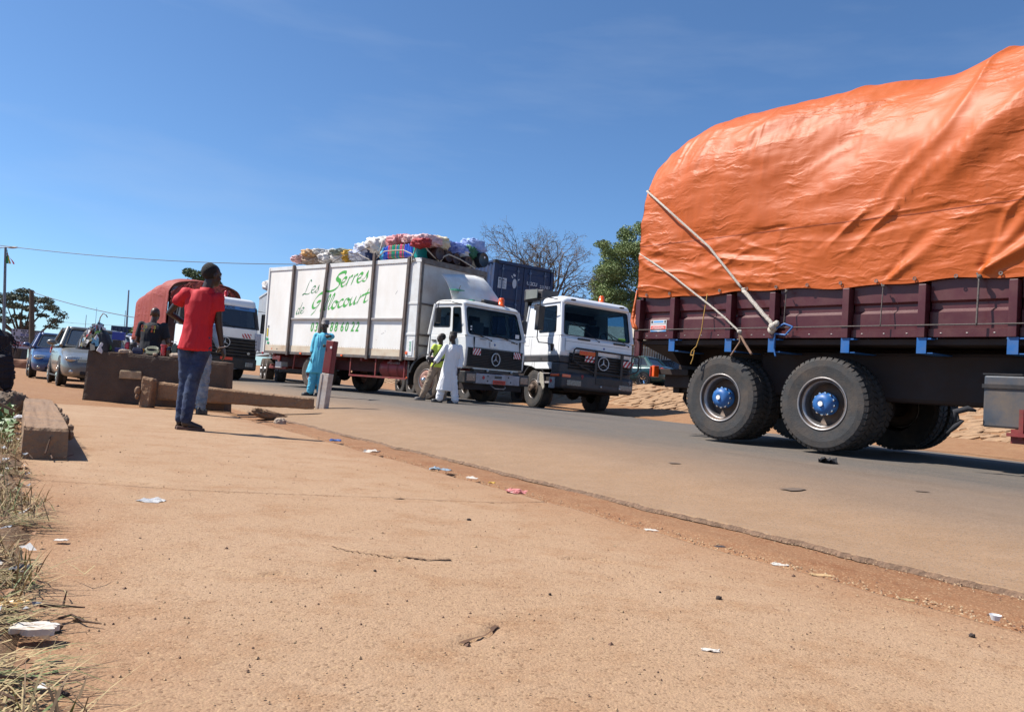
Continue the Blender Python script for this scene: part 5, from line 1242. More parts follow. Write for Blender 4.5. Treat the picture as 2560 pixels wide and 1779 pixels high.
b = MB(); b.lathe([(.001, 0), (.08, 0), (.08, .04), (.06, .05), (.065, .2), (.04, .24), (.001, .25)], 'z', 14, (-.5, .10, 2.91)); b.build('beacon', REDL, ac, smooth=True)
wiper(ac, (.03, .3, 1.86), (-.06, -.4, 2.1))
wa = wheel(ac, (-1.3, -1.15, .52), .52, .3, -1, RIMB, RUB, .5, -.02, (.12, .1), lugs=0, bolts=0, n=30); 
for x, y in ((-1.3, 1.15), (-3.9, 1.2), (-5.1, 1.2)): dupwheel(wa, (x, y, .52), ac, PI)
for x in (-3.9, -5.1): dupwheel(wa, (x, -1.2, .52), ac)
b = MB(); b.box(-6.0, -.3, -.45, .45, .65, 1.05); b.build('chassis', DARKCH, ac)
b = MB(); b.box(-6.0, -2.2, -1.25, 1.25, 1.05, 1.15); b.box(-2.35, -2.2, -1.25, 1.25, 1.15, 2.93); 
for s_ in (-1.25, 1.19): b.box(-6.0, -2.35, s_, s_ + .06, 1.15, 2.2)
b.build('bed', mat('bed_dark_maroon', (.055, .018, .022), .6, var=.2), ac, bevel=.01)
for z in (1.7, 2.2, 2.6):
    b = MB(); b.box(-2.2, -2.15, -1.25, 1.25, z, z + .08); b.build('headboard_rail', MATS['bed_dark_maroon'], ac)
b = MB(); b.box(-2.195, -2.185, -1.02, -.76, 2.72, 2.82); b.build('blue_plate', mat('sticker_blue', (.08, .3, .62)), ac)
TARR = bpy.data.materials.new('faded_red_tarpaulin'); TARR.use_nodes = True; tarp_nodes(TARR, (.25, .040, .032), (.31, .065, .042), rough=.65)
nx, nv = 90, 70; V = []
for i in range(nx):
    x = -2.15 - 3.9 * i / (nx - 1)
    for j in range(nv):
        t = j / (nv - 1) * 2 - 1; th_ = t * PI / 2
        sy = math.copysign(abs(math.sin(th_)) ** .45, t) * 1.33; c = abs(math.cos(th_)) ** .8
        ht = 3.62 + .06 * math.sin(x * 2.3) - .25 * max(0, (x + 2.9)) - .22 * max(0, -(x + 3.2))
        lowz = 1.25 if t < 0 else 1.3
        z = 2.75 + (ht - 2.75) * c if abs(t) < .72 else None
        if z is None: q = (abs(t) - .72) / .28; z0 = 2.75 + (ht - 2.75) * abs(math.cos(.72 * PI / 2)) ** .8; z = z0 + (lowz - z0) * q; sy = math.copysign(1.31 + .0, t)
        V.append((x, sy, z))
V = np.array(V); dd_ = fbm(V * np.array([2.2, 1.2, .9]), 4, 61)[:, None]; V = V + np.stack([0 * V[:, 0], np.sign(V[:, 1]), 0 * V[:, 0] + .4], -1) * dd_ * .09
V[:nv, 0] += .10 * np.abs(fbm(V[:nv] * 3, 3, 5)); V[:nv, 2] = np.maximum(V[:nv, 2], 0)
rt_ = nmesh('tarpaulin', V, gridfaces(nx, nv), TARR); rt_.matrix_world = ACM; rt_.modifiers.new('s', 'SOLIDIFY').thickness = .02
tag(rt_, 'faded red tarpaulin draped over the bed of the blue-visored truck', 'tarpaulin')
V = []
for i in range(40):
    for j in range(12):
        y = -1.28 + 2.56 * i / 39; t = j / 11; sag = .26 + .16 * math.sin(i * .55) + .1 * math.sin(i * 1.7)
        V.append((-2.12 + .10 * t + .05 * math.sin(i * 1.3 + j), y, 3.50 - .9 * abs(y / 1.3) ** 2.6 * .6 - t * sag * 1.3))
o = nmesh('front_fold', V, gridfaces(40, 12), TARR, rt_); o.modifiers.new('s', 'SOLIDIFY').thickness = .015
def gb(name, T, label, r, m, n_=18, seed=0, cat='bundle', group=None, amp=.12, freq=4.0, tie=None, flat=.0):
    """cloth bundle: a knobbly superellipsoid"""
    V = []; nn, mm = 40, 24
    for i in range(mm + 1):
        t = PI * i / mm
        for j in range(nn):
            a = 2 * PI * j / nn; st, ct_, sa, ca = math.sin(t), math.cos(t), math.sin(a), math.cos(a); e = .72
            f = lambda q: math.copysign(abs(q) ** e, q)
            V.append((f(st) * f(ca), f(st) * f(sa), f(ct_)))
    V = np.array(V); q = fbm(V * freq + seed * 3.7, 3, seed); V = V * (1 + amp * q[:, None] + .06 * fbm(V * 13 + seed, 2, seed + 9)[:, None] + .22 * (1 - np.abs(fbm(V * np.array([1.5, 6, 6]) + seed, 2, seed + 5)) * 2).clip(0, 1)[:, None]) * np.array(r)
    o = nmesh(name, V, gridfaces(mm + 1, nn, True), m); o.location = T[0]; o.rotation_euler = T[1]
    return tag(o, label, cat, group)
gb('sack', (ACM @ Vector((-2.35, -.95, 3.0)), (0, 0, 0)), 'grey wrapped sack peeping from under the red tarpaulin', (.25, .22, .20), mat('sack_grey', (.35, .36, .40), .5, var=.4, vs=9), seed=2, cat='sack')

# ------------------------------------------------------------------ GREY CONTAINER TRUCK BEHIND THE BOX TRUCK
GT = [-7.2, 29.4, .40, math.radians(-66), 0, 0]
gt = rootT('container_truck', GT, 'truck with a pale grey corrugated container behind the rear of the lettered box truck', 'truck')
GTM = Matrix.Translation(GT[:3]) @ Euler((0, 0, GT[3])).to_matrix().to_4x4()
b = MB(); b.prism([(-1.9, .9), (0, .9), (.02, 1.8), (-1.9, 1.8)], -1.2, 1.2); b.build('cab_body', DARKP, gt, bevel=.05)
greenhouse(gt, [(-1.9, -1.2, 1.8), (0, -1.2, 1.8), (0, 1.2, 1.8), (-1.9, 1.2, 1.8)], [(-1.85, -1.12, 2.6), (-.2, -1.12, 2.6), (-.2, 1.12, 2.6), (-1.85, 1.12, 2.6)], DARKP, {'front': [(.04, .96, .05, .95)], 'right': [(.4, .9, .1, .9)], 'left': [(.1, .6, .1, .9)]}, glass=GLASSD)
b = MB(); b.box(-1.9, -.15, -1.15, 1.15, 2.6, 2.72); b.build('cab_roof', DARKP, gt, bevel=.04)
b = MB(); b.box(-.3, .12, -1.22, 1.22, .4, .9); b.build('bumper', BLACKP, gt, bevel=.05); b = MB(); b.box(-9, -.3, -.45, .45, .65, 1.1); b.build('chassis', DARKCH, gt)
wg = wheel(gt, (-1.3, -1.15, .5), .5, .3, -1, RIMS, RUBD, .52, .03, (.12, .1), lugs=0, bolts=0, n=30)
for x in (-4.2, -5.5): dupwheel(wg, (x, -1.2, .5), gt)
for x in (-1.3, -4.2, -5.5): dupwheel(wg, (x, 1.2, .5), gt, PI)
GC = mat('container_grey', (.40, .43, .46), .5, var=.08, dirt=(.3, .24, .18), da=.3)
b = MB(); pr = []; x = -2.6
while x > -8.6: pr += [(x, -1.22), (x - .07, -1.18), (x - .15, -1.18), (x - .22, -1.22)]; x -= .28
b.loft([[(p, q, 1.25) for p, q in pr] + [(p, q + .02, 1.25) for p, q in pr[::-1]], [(p, q, 3.78) for p, q in pr] + [(p, q + .02, 3.78) for p, q in pr[::-1]]]); b.build('container_side', GC, gt)
b = MB(); b.box(-8.7, -2.5, 1.18, 1.22, 1.2, 3.8); b.box(-2.55, -2.5, -1.2, 1.2, 1.2, 3.8); b.box(-8.7, -8.65, -1.2, 1.2, 1.2, 3.8); b.box(-8.7, -2.5, -1.2, 1.2, 3.76, 3.8); b.box(-8.7, -2.5, -1.2, 1.2, 1.12, 1.2); b.build('container_body', GC, gt)
b = MB(); b.box(-8.7, -2.5, -1.25, -1.17, 3.78, 3.86); b.build('top_rail', GC, gt)
gb('bundle', (GTM @ Vector((-4.6, -.8, 3.98)), (0, 0, .3)), 'white roped bundle lying on the grey container roof', (.7, .4, .22), mat('cloth_white', (.66, .64, .62), .8, var=.15, vs=10), seed=9)
b = MB()
for x, a in ((-4.9, .1), (-4.5, -.1), (-4.3, .25)): b.tube([GTM @ Vector((x, -.9, 4.1)), GTM @ Vector((x + a, -.85, 4.62))], .035, 6)
b.tube([GTM @ Vector((-5.2, -.95, 4.12)), GTM @ Vector((-4.0, -.85, 4.38))], .03, 6)
tag(b.build('upturned_table', BARK), 'upturned dark wooden legs of furniture on the grey container roof', 'furniture')

# ------------------------------------------------------------------ CARS
def car(name, T, label, paint, kind='sedan', group=None, wheel_m=RIMS, lamps=True, glass=GLASSD, W=1.70, cat='car', two_tone=None):
    r = rootT(name, T, label, cat, group); cy = W / 2 - .02; h = W / 2
    if kind == 'sedan':
        st = [(.86, .66, .30, .50), (.82, .76, .22, .60), (.66, .97, .19, .69), (.2, 1.0, .19, .79), (-.30, 1.0, .19, .90), (-.62, 1.0, .19, .955), (-1.6, 1.0, .19, .96), (-2.6, 1.0, .19, .98), (-3.0, .97, .22, 1.02), (-3.4, .92, .26, 1.03), (-3.56, .80, .34, .95)]
        Bx, Tx, zb, zt = (-3.05, -.52), (-2.55, -1.22), .95, 1.43
    elif kind == 'hatch':
        st = [(.78, .64, .30, .50), (.74, .76, .22, .60), (.58, .97, .19, .69), (.15, 1.0, .19, .80), (-.35, 1.0, .19, .90), (-.6, 1.0, .19, .95), (-1.6, 1.0, .19, .96), (-2.5, 1.0, .2, .98), (-2.95, .95, .24, .98), (-3.1, .85, .34, .9)]
        Bx, Tx, zb, zt = (-3.0, -.50), (-2.75, -1.15), .94, 1.40
    elif kind == 'van':
        st = [(.75, .80, .35, .75), (.70, .90, .28, .85), (.5, .98, .26, 1.0), (0, 1, .26, 1.12), (-.3, 1, .26, 1.15), (-1.5, 1, .26, 1.15), (-3.0, 1, .26, 1.15), (-3.7, .98, .28, 1.12), (-3.8, .92, .4, 1.0)]
        Bx, Tx, zb, zt = (-3.75, -.25), (-3.65, -.85), 1.12, 1.88
    else:   # pickup
        st = [(.80, .80, .42, .80), (.76, .92, .36, .92), (.5, .98, .34, 1.0), (0, 1, .34, 1.06), (-.4, 1, .34, 1.10), (-1.8, 1, .34, 1.10), (-2.4, 1, .34, 1.10), (-3.6, 1, .36, 1.10), (-3.7, .96, .45, 1.08)]
        Bx, Tx, zb, zt = (-2.2, -.35), (-2.05, -.95), 1.08, 1.68
    rings = []
    for x, k, z0, z1 in st:
        hw = h * k; g = z1 - z0
        half = [(-hw * .86, z0), (-hw * .96, z0 + .05), (-hw, z0 + .42 * g), (-hw * .99, z0 + .72 * g), (-hw * .95, z0 + .90 * g), (-hw * .86, z0 + .985 * g), (-hw * .45, z0 + g + .018)]
        rings.append([(x, cy + y, z) for y, z in half] + [(x, cy - y, z) for y, z in half[::-1]])
    b = MB(); b.loft(rings); b.build('body', paint, r, smooth=True, sub=1)
    i0 = .06; B4 = [(Bx[0], -.02 + i0, zb), (Bx[1], -.02 + i0, zb), (Bx[1], W - .02 - i0, zb), (Bx[0], W - .02 - i0, zb)]; j0 = .24 if kind != 'van' else .14
    T4 = [(Tx[0], -.02 + j0, zt), (Tx[1], -.02 + j0, zt), (Tx[1], W - .02 - j0, zt), (Tx[0], W - .02 - j0, zt)]
    greenhouse(r, B4, T4, paint, {'front': [(.05, .95, .05, .95, .08)], 'rear': [(.08, .92, .1, .92, .08)], 'right': [(.10, .44, .12, .90, .06), (.48, .84, .12, .90, .06)] if kind != 'pickup' else [(.12, .85, .1, .9, .06)], 'left': [(.16, .52, .12, .90, .06), (.56, .90, .12, .90, .06)] if kind != 'pickup' else [(.15, .88, .1, .9, .06)]}, glass=glass, th=.03, r=.07)
    b = MB(); b.loft([[(x, y, z) for x, y in rrect(Tx[0] + q - .03, Tx[1] - q + .03, -.02 + j0 + q - .02, W - .02 - j0 - q + .02, .14, 4)] for q, z in ((0, zt - .02), (.02, zt + .02), (.12, zt + .045), (.35, zt + .055))]); b.build('roof', two_tone or paint, r, smooth=True)
    b = MB(); b.box(Bx[0] + .2, Bx[1] - .3, .1, W - .14, .6, .93); b.build('interior', INTER, r)
    seats(r, Bx[1] - 1.15, (.42, W - .46), .78, INTER, w=.48, h=.42); steer(r, (Bx[1] - .55, W - .46, .92), .17, .6)
    xf = st[0][0]; xr = st[-1][0]
    for s_, y in ((1, -.02), (-1, W - .02)):
        b = MB(); y0 = y + s_ * .10
        b.ball((xf - .20, y0 + s_ * .16, st[1][3] + .035), (.12, .23, .085), 14, 8, R=Euler((0, .25, s_ * .55)).to_matrix()); hl = b.build('headlight', LAMPG, r, smooth=True)
        b = MB(); b.ball((xf - .29, y0 + s_ * .035, st[1][3] + .035), (.08, .06, .06), 10, 6); b.build('indicator', ORL, hl, smooth=True)
        b = MB(); b.box(xr - .02, xr + .12, y + s_ * .12 - .07, y + s_ * .12 + .10, st[-1][3] - .18, st[-1][3] - .02); b.build('tail_light', REDL, r, bevel=.02)
        b = MB(); xm = Bx[1] - .35; b.ball((xm, y - s_ * .12, zb + .07), (.07, .11, .07), 12, 8); b.box(xm - .02, xm + .03, min(y, y - s_ * .1), max(y, y - s_ * .1), zb + .02, zb + .05); b.build('wing_mirror', paint, r, smooth=True)
        for xx in (-.02, -2.6 if kind != 'pickup' else -2.95):
            b = MB(); b.lathe([(.001, y + s_ * .10), (.355, y + s_ * .10), (.37, y + s_ * .02), (.365, y + s_ * .004), (.001, y + s_ * .004)], 'y', 30, (xx, 0, .335)); b.build('wheel_arch', SEAL, r)
        b = MB(); b.box(-1.62, -1.50, y - s_ * .012 - .006, y - s_ * .012 + .006, .80, .825); b.box(-2.45, -2.33, y - s_ * .012 - .006, y - s_ * .012 + .006, .82, .845); b.build('door_handle', paint, r)
        b = MB(); b.box(-2.3, -.45, y - .006 if s_ > 0 else y - .008, y + .008 if s_ > 0 else y + .006, .20, .235); b.build('sill_trim', BLACKP, r)
    b = MB(); b.box(xf - .06, xf + .008, cy - .34, cy + .34, st[1][3] - .09, st[1][3] - .005); b.build('grille', BLACKP, r, bevel=.01)
    b = MB(); b.box(xf - .06, xf + .014, cy - .46, cy + .46, .27, .36); b.build('air_intake', SEAL, r, bevel=.02)
    b = MB(); b.box(xf + .0, xf + .03, cy - .26, cy + .26, .42, .52); b.build('number_plate', mat('plate_grey', (.3, .28, .25), .5), r)
    b = MB()
    for yy in (cy - .52 * h, cy + .52 * h):
        b.tube([(xf - .16, yy, st[2][3] - .01), (Bx[1] - .05, yy + (yy - cy) * .25, st[4][3] + .012)], .006, 4)
    b.tube([(xf - .055, cy - .62 * h, st[1][3] + .02), (xf - .02, cy, st[1][3] + .035), (xf - .055, cy + .62 * h, st[1][3] + .02)], .008, 4); b.build('bonnet_seam', SEAL, r)
    for yy in (cy - .62, cy + .62):
        b = MB(); b.ball((xf - .06, yy, .34), (.03, .07, .05), 10, 6); b.build('fog_lamp', LAMPG, r, smooth=True)
    ww = wheel(r, (0, -.018, .31), .31, .19, -1, wheel_m, RUB, .64, .03, (.05, .02), lugs=0, bolts=0, n=30)
    b = MB()
    for k in range(7): 
        a = 2 * PI * k / 7; b.loft([[(r_ * math.cos(a - t), -.028 + .02 * (r_ < .1), r_ * math.sin(a - t)) for r_, t in ((.04, .5), (.18, .16), (.18, -.16), (.04, -.5))], [(r_ * math.cos(a - t), -.005, r_ * math.sin(a - t)) for r_, t in ((.04, .5), (.18, .16), (.18, -.16), (.04, -.5))]])
    b.build('spokes', CHROME, ww)
    xx = -2.6 if kind != 'pickup' else -2.95
    dupwheel(ww, (xx, -.018, .31), r); dupwheel(ww, (0, W - .022, .31), r, PI); dupwheel(ww, (xx, W - .022, .31), r, PI)
    return r
P_SIL = mat('car_silver', (.15, .152, .14), .35, .3, var=.03, coat=.7, dirt=(.3, .22, .16), da=.25)
P_BLU = mat('car_blue', (.016, .05, .155), .3, .2, var=.04, coat=.7, dirt=(.25, .18, .12), da=.25)
P_GRN = mat('car_green', (.012, .065, .075), .28, .3, var=.04, coat=.8, dirt=(.2, .15, .1), da=.2)
P_DRK = mat('car_black', (.02, .022, .025), .3, .2, var=.04, coat=.7, dirt=(.2, .15, .1), da=.3)
def tz(x, y): return float(terr(x, y))
car('parked_car', [-10.83, 19.25, .03, -.978, 0, 0], 'silver grey sedan parked left of the concrete wall with goods on it', P_SIL, glass=GLASSD)
car('parked_car', [-14.84, 24.8, .02, -1.008, 0, 0], 'dark blue small car parked just left of the silver sedan', P_BLU, 'hatch')
car('minivan', [-17.6, 33.5, .0, -1.0, 0, 0], 'white van showing only its roof behind the blue and silver cars', WHITE2, 'van', W=1.75, cat='van')
o = car('pickup_truck', [-24.9, 45.0, .12, math.radians(-163), 0, 0], 'white pickup with red side stripes standing before the notice board', WHITE, 'pickup', W=1.7, cat='pickup')
b = MB(); b.box(-3.3, -.2, 1.69, 1.70, .78, .95); b.box(-3.3, -.2, -.035, -.022, .78, .95); b.build('red_stripe', RED, o)
car('parked_car', [-16.3, 33.6, .06, math.radians(-60), 0, 0], 'white car half hidden behind the goods on the wall', WHITE2, cat='car')
x0, y0 = 6.30, 38.0
yw = math.radians(143); R_ = _rot(yw, 0, 0); p = np.array([x0, y0, 0]) - R_ @ np.array([-2.6, 1.68, 0])
car('parked_car', [p[0], p[1], tz(x0, y0), yw, 0, 0], 'dark green sedan seen from behind on top of the stone bank', P_GRN, wheel_m=CHROME)
x0, y0 = 8.6, 40.0; p = np.array([x0, y0, 0]) - R_ @ np.array([-2.6, 1.68, 0])
car('parked_car', [p[0], p[1], tz(x0, y0), yw, 0, 0], 'black car beyond the green sedan, mostly hidden by the big truck wheel', P_DRK, wheel_m=CHROME)

# ------------------------------------------------------------------ ROADSIDE CONCRETE
def rough_box(name, c8, m, cuts=(14, 4, 5), amp=.012, seed=1, parent=None, flare=None):
    """box from 8 corners (bottom 4 ccw, top 4 ccw) with chipped, uneven faces"""
    import bmesh
    me = bpy.data.meshes.new(name); bm = bmesh.new(); nx, ny, nz = cuts
    C8 = [Vector(c) for c in c8]
    def P(u, v, w):
        b_ = (C8[0] * (1 - u) + C8[1] * u) * (1 - v) + (C8[3] * (1 - u) + C8[2] * u) * v
        t = (C8[4] * (1 - u) + C8[5] * u) * (1 - v) + (C8[7] * (1 - u) + C8[6] * u) * v
        return b_ * (1 - w) + t * w
    ver = {}
    def g(i, j, k):
        if (i, j, k) not in ver: ver[(i, j, k)] = bm.verts.new(P(i / nx, j / ny, k / nz))
        return ver[(i, j, k)]
    for i in range(nx):
        for j in range(ny):
            bm.faces.new([g(i, j, 0), g(i, j + 1, 0), g(i + 1, j + 1, 0), g(i + 1, j, 0)]); bm.faces.new([g(i, j, nz), g(i + 1, j, nz), g(i + 1, j + 1, nz), g(i, j + 1, nz)])
        for k in range(nz):
            bm.faces.new([g(i, 0, k), g(i + 1, 0, k), g(i + 1, 0, k + 1), g(i, 0, k + 1)]); bm.faces.new([g(i, ny, k), g(i, ny, k + 1), g(i + 1, ny, k + 1), g(i + 1, ny, k)])
    for j in range(ny):
        for k in range(nz):
            bm.faces.new([g(0, j, k), g(0, j, k + 1), g(0, j + 1, k + 1), g(0, j + 1, k)]); bm.faces.new([g(nx, j, k), g(nx, j + 1, k), g(nx, j + 1, k + 1), g(nx, j, k + 1)])
    bm.normal_update()
    vs = list(bm.verts); co = np.array([v.co for v in vs]); nn = fbm(co * 7 + seed, 3, seed); n2 = fbm(co * 20 + seed, 2, seed + 3)
    keys = {v: k for k, v in ver.items()}
    for v, a, b_ in zip(vs, nn, n2):
        i, j, k = keys[v]; ed = (i in (0, nx)) + (j in (0, ny)) + (k in (0, nz))
        v.co = v.co + v.normal * (amp * a + amp * .5 * b_ - (amp * 1.3 if ed >= 2 else 0))
    bm.to_mesh(me); bm.free(); me.materials.append(m)
    o = bpy.data.objects.new(name, me); COL.objects.link(o)
    if parent: o.parent = parent
    return o
def box8(x0, x1, y0, y1, z0, z1): return [(x0, y0, z0), (x1, y0, z0), (x1, y1, z0), (x0, y1, z0), (x0, y0, z1), (x1, y0, z1), (x1, y1, z1), (x0, y1, z1)]
# big block wall
CONCW = mat('concrete_shaded', (.085, .062, .048), .92, var=.3, vs=3, dirt=(.16, .095, .055), da=.6, ds=1.6, bump=.5, bs=45)  # shade on the barrier's near face is put into this dark base colour
wl = rough_box('concrete_barrier', [(-6.93, 13.07, -.03), (-4.62, 13.12, -.03), (-4.62, 13.50, -.03), (-7.04, 13.42, -.03), (-6.91, 13.07, .82), (-4.62, 13.12, .80), (-4.63, 13.40, .80), (-6.98, 13.38, .83)], CONCW, (46, 6, 16), .008, 3)
tag(wl, 'long dark concrete barrier block with small goods displayed along its top', 'barrier')
b = MB(); b.box(-6.22, -5.72, 13.055, 13.075, .42, .53); pt_ = rough_box('pale_patch', [(-6.36, 13.052, .40), (-5.99, 13.054, .41), (-5.99, 13.10, .41), (-6.36, 13.10, .40), (-6.35, 13.052, .535), (-6.0, 13.054, .54), (-6.0, 13.10, .54), (-6.35, 13.10, .535)], mat('patch_cream', (.42, .31, .19), .8, var=.25, vs=9, dirt=(.2, .13, .08), da=.7, ds=8), (16, 2, 6), .004, 6, wl)  # paler cream patch on the barrier's near face
# leaning beam
bm_ = rough_box('concrete_beam', [(-5.54, 12.66, .12), (-3.16, 12.88, .15), (-3.13, 13.06, .15), (-5.54, 12.86, .12), (-5.54, 12.66, .40), (-3.17, 12.88, .335), (-3.14, 13.06, .34), (-5.54, 12.86, .40)], CONC, (60, 6, 8), .012, 8)
tag(bm_, 'long broken concrete beam lying on the ground from the short post to the bollard', 'beam')
ps = rough_box('concrete_post', [(-5.75, 12.52, -.03), (-5.57, 12.50, -.03), (-5.57, 12.74, -.03), (-5.75, 12.76, -.03), (-5.75, 12.54, .47), (-5.56, 12.52, .44), (-5.56, 12.70, .44), (-5.74, 12.72, .47)], CONC, (8, 8, 14), .012, 12)
tag(ps, 'short rough concrete post at the left end of the broken beam', 'post')
kn = MB(); kn.ball((-5.78, 12.52, .24), (.045, .05, .07), 10, 7); kn.ball((-5.77, 12.5, .15), (.03, .04, .045), 9, 6); kn.build('mortar_lump', CONC, ps, smooth=True)
# kerb block in the verge
def W2(s, d, z): x, y = xy(s, d); return (x, y, z)
kb = rough_box('kerb_block', [W2(5.72, .07, -.06), W2(5.72, .33, -.06), W2(9.65, .36, -.06), W2(9.65, .10, -.06), W2(5.76, .07, .21), W2(5.78, .32, .205), W2(9.6, .34, .21), W2(9.6, .10, .22)], CONC, (60, 8, 8), .014, 22)
tag(kb, 'long dusty concrete kerb block in front of the weeds on the left', 'kerb')
br = MB()
for i in range(44):
    s_ = 6.0 + i * .07 + random.uniform(-.03, .03); p = W2(s_, .345, .15 + random.uniform(-.03, .05)); br.ball(p, (random.uniform(.01, .03), random.uniform(.01, .022), random.uniform(.012, .035)), 5, 3)
tag(br.build('crumbled_edge', CONCD, kb), kind='stuff')
rk = gb('rock', ((W2(9.62, .02, .10)), (0, 0, 1.0)), 'lumpy brown rock at the far end of the kerb block', (.14, .10, .13), CONCD, seed=14, cat='rock', amp=.4, freq=3)
gb('rock', ((-3.62, 12.35, .03), (0, .2, .5)), 'flat pale slab of rock in the drain below the broken beam', (.26, .16, .06), CONC, seed=15, cat='rock', amp=.3)
gb('rock', ((gpx(700, 1056)), (0, 0, .5)), 'small pale stone at the near end of the drain by the beam', (.07, .06, .05), mat('stone_pale', (.42, .33, .25), .9, var=.2), seed=16, cat='rock', amp=.3)
# bollard: red over white steel channel
bx = gpx(806, 1022); yb = math.radians(4)
bo = root('bollard', (float(bx[0]), float(bx[1]), float(bx[2]) - .03), math.radians(-25), 'square steel bollard, dark red above and faded white below, beside the man in turquoise', 'bollard', pitch=math.radians(4.0))
h_ = float(1.0); sc_ = float(bx[1]) / 13.2
RP = mat('bollard_red', (.16, .012, .014), .5, var=.2, dirt=(.10, .05, .04), da=.5, ds=6); WP = mat('bollard_white', (.50, .46, .42), .6, var=.15, dirt=(.30, .18, .11), da=.8, ds=5)
w_ = .078 * sc_; b = MB()
b.box(-w_, w_, -w_ * .8, w_ * .8, 0, .62 * sc_); b.build('lower_post', WP, bo, bevel=.012)
b = MB(); b.box(-w_, w_, -w_ * .8, w_ * .8, .622 * sc_, 1.16 * sc_); b.build('upper_post', RP, bo, bevel=.012)
b = MB(); b.box(-w_ - .012, -w_ + .03, -w_ * .8 - .01, w_ * .8 + .01, 0, .6 * sc_); b.build('flange', WP, bo)
b = MB(); b.lathe([(.001, -w_ * .8 - .012), (.022, -w_ * .8 - .012), (.022, -w_ * .8 - .001)], 'y', 12, (w_ * .55, 0, 1.05 * sc_)); b.build('bolt_hole', WHT, bo)
b = MB(); b.ball((-w_ - .03, -w_ * .8, 1.06 * sc_), .028, 8, 6); b.build('bolt', BLACKP, bo)
tw = MB(); tw.tube([Vector(bx) + Vector((-.30, -.05, .14)), Vector(bx) + Vector((-.12, -.05, .02))], .012, 5); tag(tw.build('metal_stake', BARK), 'thin bent metal stake between the beam end and the bollard', 'stake')

# ------------------------------------------------------------------ PEOPLE
def remesh(mb, name, m, parent, vox=.012, smooth=4, fold=0, fscale=(9, 9, 3), seed=1, fine=.0):
    me = bpy.data.meshes.new('tmp'); me.from_pydata(mb.v, [], mb.f); me.update()
    import bmesh
    bm = bmesh.new(); bm.from_mesh(me); bmesh.ops.recalc_face_normals(bm, faces=bm.faces); bm.to_mesh(me); bm.free()
    t = bpy.data.objects.new('tmp', me); COL.objects.link(t)
    r = t.modifiers.new('r', 'REMESH'); r.mode = 'VOXEL'; r.voxel_size = vox; r.use_smooth_shade = True
    s_ = t.modifiers.new('s', 'SMOOTH'); s_.factor = .6; s_.iterations = smooth
    bpy.context.view_layer.update()
    m2 = bpy.data.meshes.new_from_object(t.evaluated_get(bpy.context.evaluated_depsgraph_get())); bpy.data.objects.remove(t)
    if fold:
        n = len(m2.vertices); co = np.empty(n * 3); m2.vertices.foreach_get('co', co); co = co.reshape(-1, 3); no = np.empty(n * 3); m2.vertices.foreach_get('normal', no); no = no.reshape(-1, 3)
        q = co * np.array(fscale) + seed; f_ = (1 - np.abs(fbm(q, 3, seed)) * 2.4).clip(0, 1) ** 1.6 - .35
        co = co + no * (f_ * fold)[:, None]; m2.vertices.foreach_set('co', co.ravel()); m2.update()
    m2.name = name; m2.materials.clear(); m2.materials.append(m); m2.polygons.foreach_set('use_smooth', [True] * len(m2.polygons))
    o = bpy.data.objects.new(name, m2); COL.objects.link(o); o.parent = parent; return o
def cap(mb, pts, rs, n=12, flat=None):
    pts = [Vector(p) for p in pts]
    mb.tube(pts, list(rs), n)
    for p, r in ((pts[0], rs[0]), (pts[-1], rs[-1])): mb.ball(p, r, n, 8)
def hand(mb, wr, dirv, side, palm_n, L=.18, curl=.5):
    """palm + four fingers + thumb; dirv: along the hand, side: towards the thumb, palm_n: palm normal (fingers curl that way)"""
    wr = Vector(wr); d = Vector(dirv).normalized(); s_ = Vector(side); s_ = (s_ - d * s_.dot(d)).normalized(); n = Vector(palm_n); n = (n - d * n.dot(d) - s_ * n.dot(s_)).normalized()
    mb.loft([[wr + s_ * a * w_ + n * b_ * t for a, b_ in ((-1, -1), (1, -1), (1, 1), (-1, 1))] for w_, t, wr in ((.024, .018, wr), (.042, .015, wr + d * L * .25), (.043, .013, wr + d * L * .5))])
    for k, (o, ln) in enumerate(((.033, .38), (.011, .44), (-.011, .41), (-.033, .32))):
        p0 = wr + d * L * .46 + s_ * o; ln *= L; a1 = curl * .7; a2 = curl * 1.6
        p1 = p0 + (d * math.cos(a1) + n * math.sin(a1)) * ln * .5; p2 = p1 + (d * math.cos(a2) + n * math.sin(a2)) * ln * .5
        cap(mb, [p0, p1, p2], [.0115, .0105, .009], 8)
    t0 = wr + d * L * .12 + s_ * .030; t1 = t0 + (d * .55 + s_ * .65 + n * .3).normalized() * L * .24; t2 = t1 + (d * .85 + s_ * .2 + n * .4).normalized() * L * .18
    cap(mb, [t0, t1, t2], [.016, .013, .010], 8)
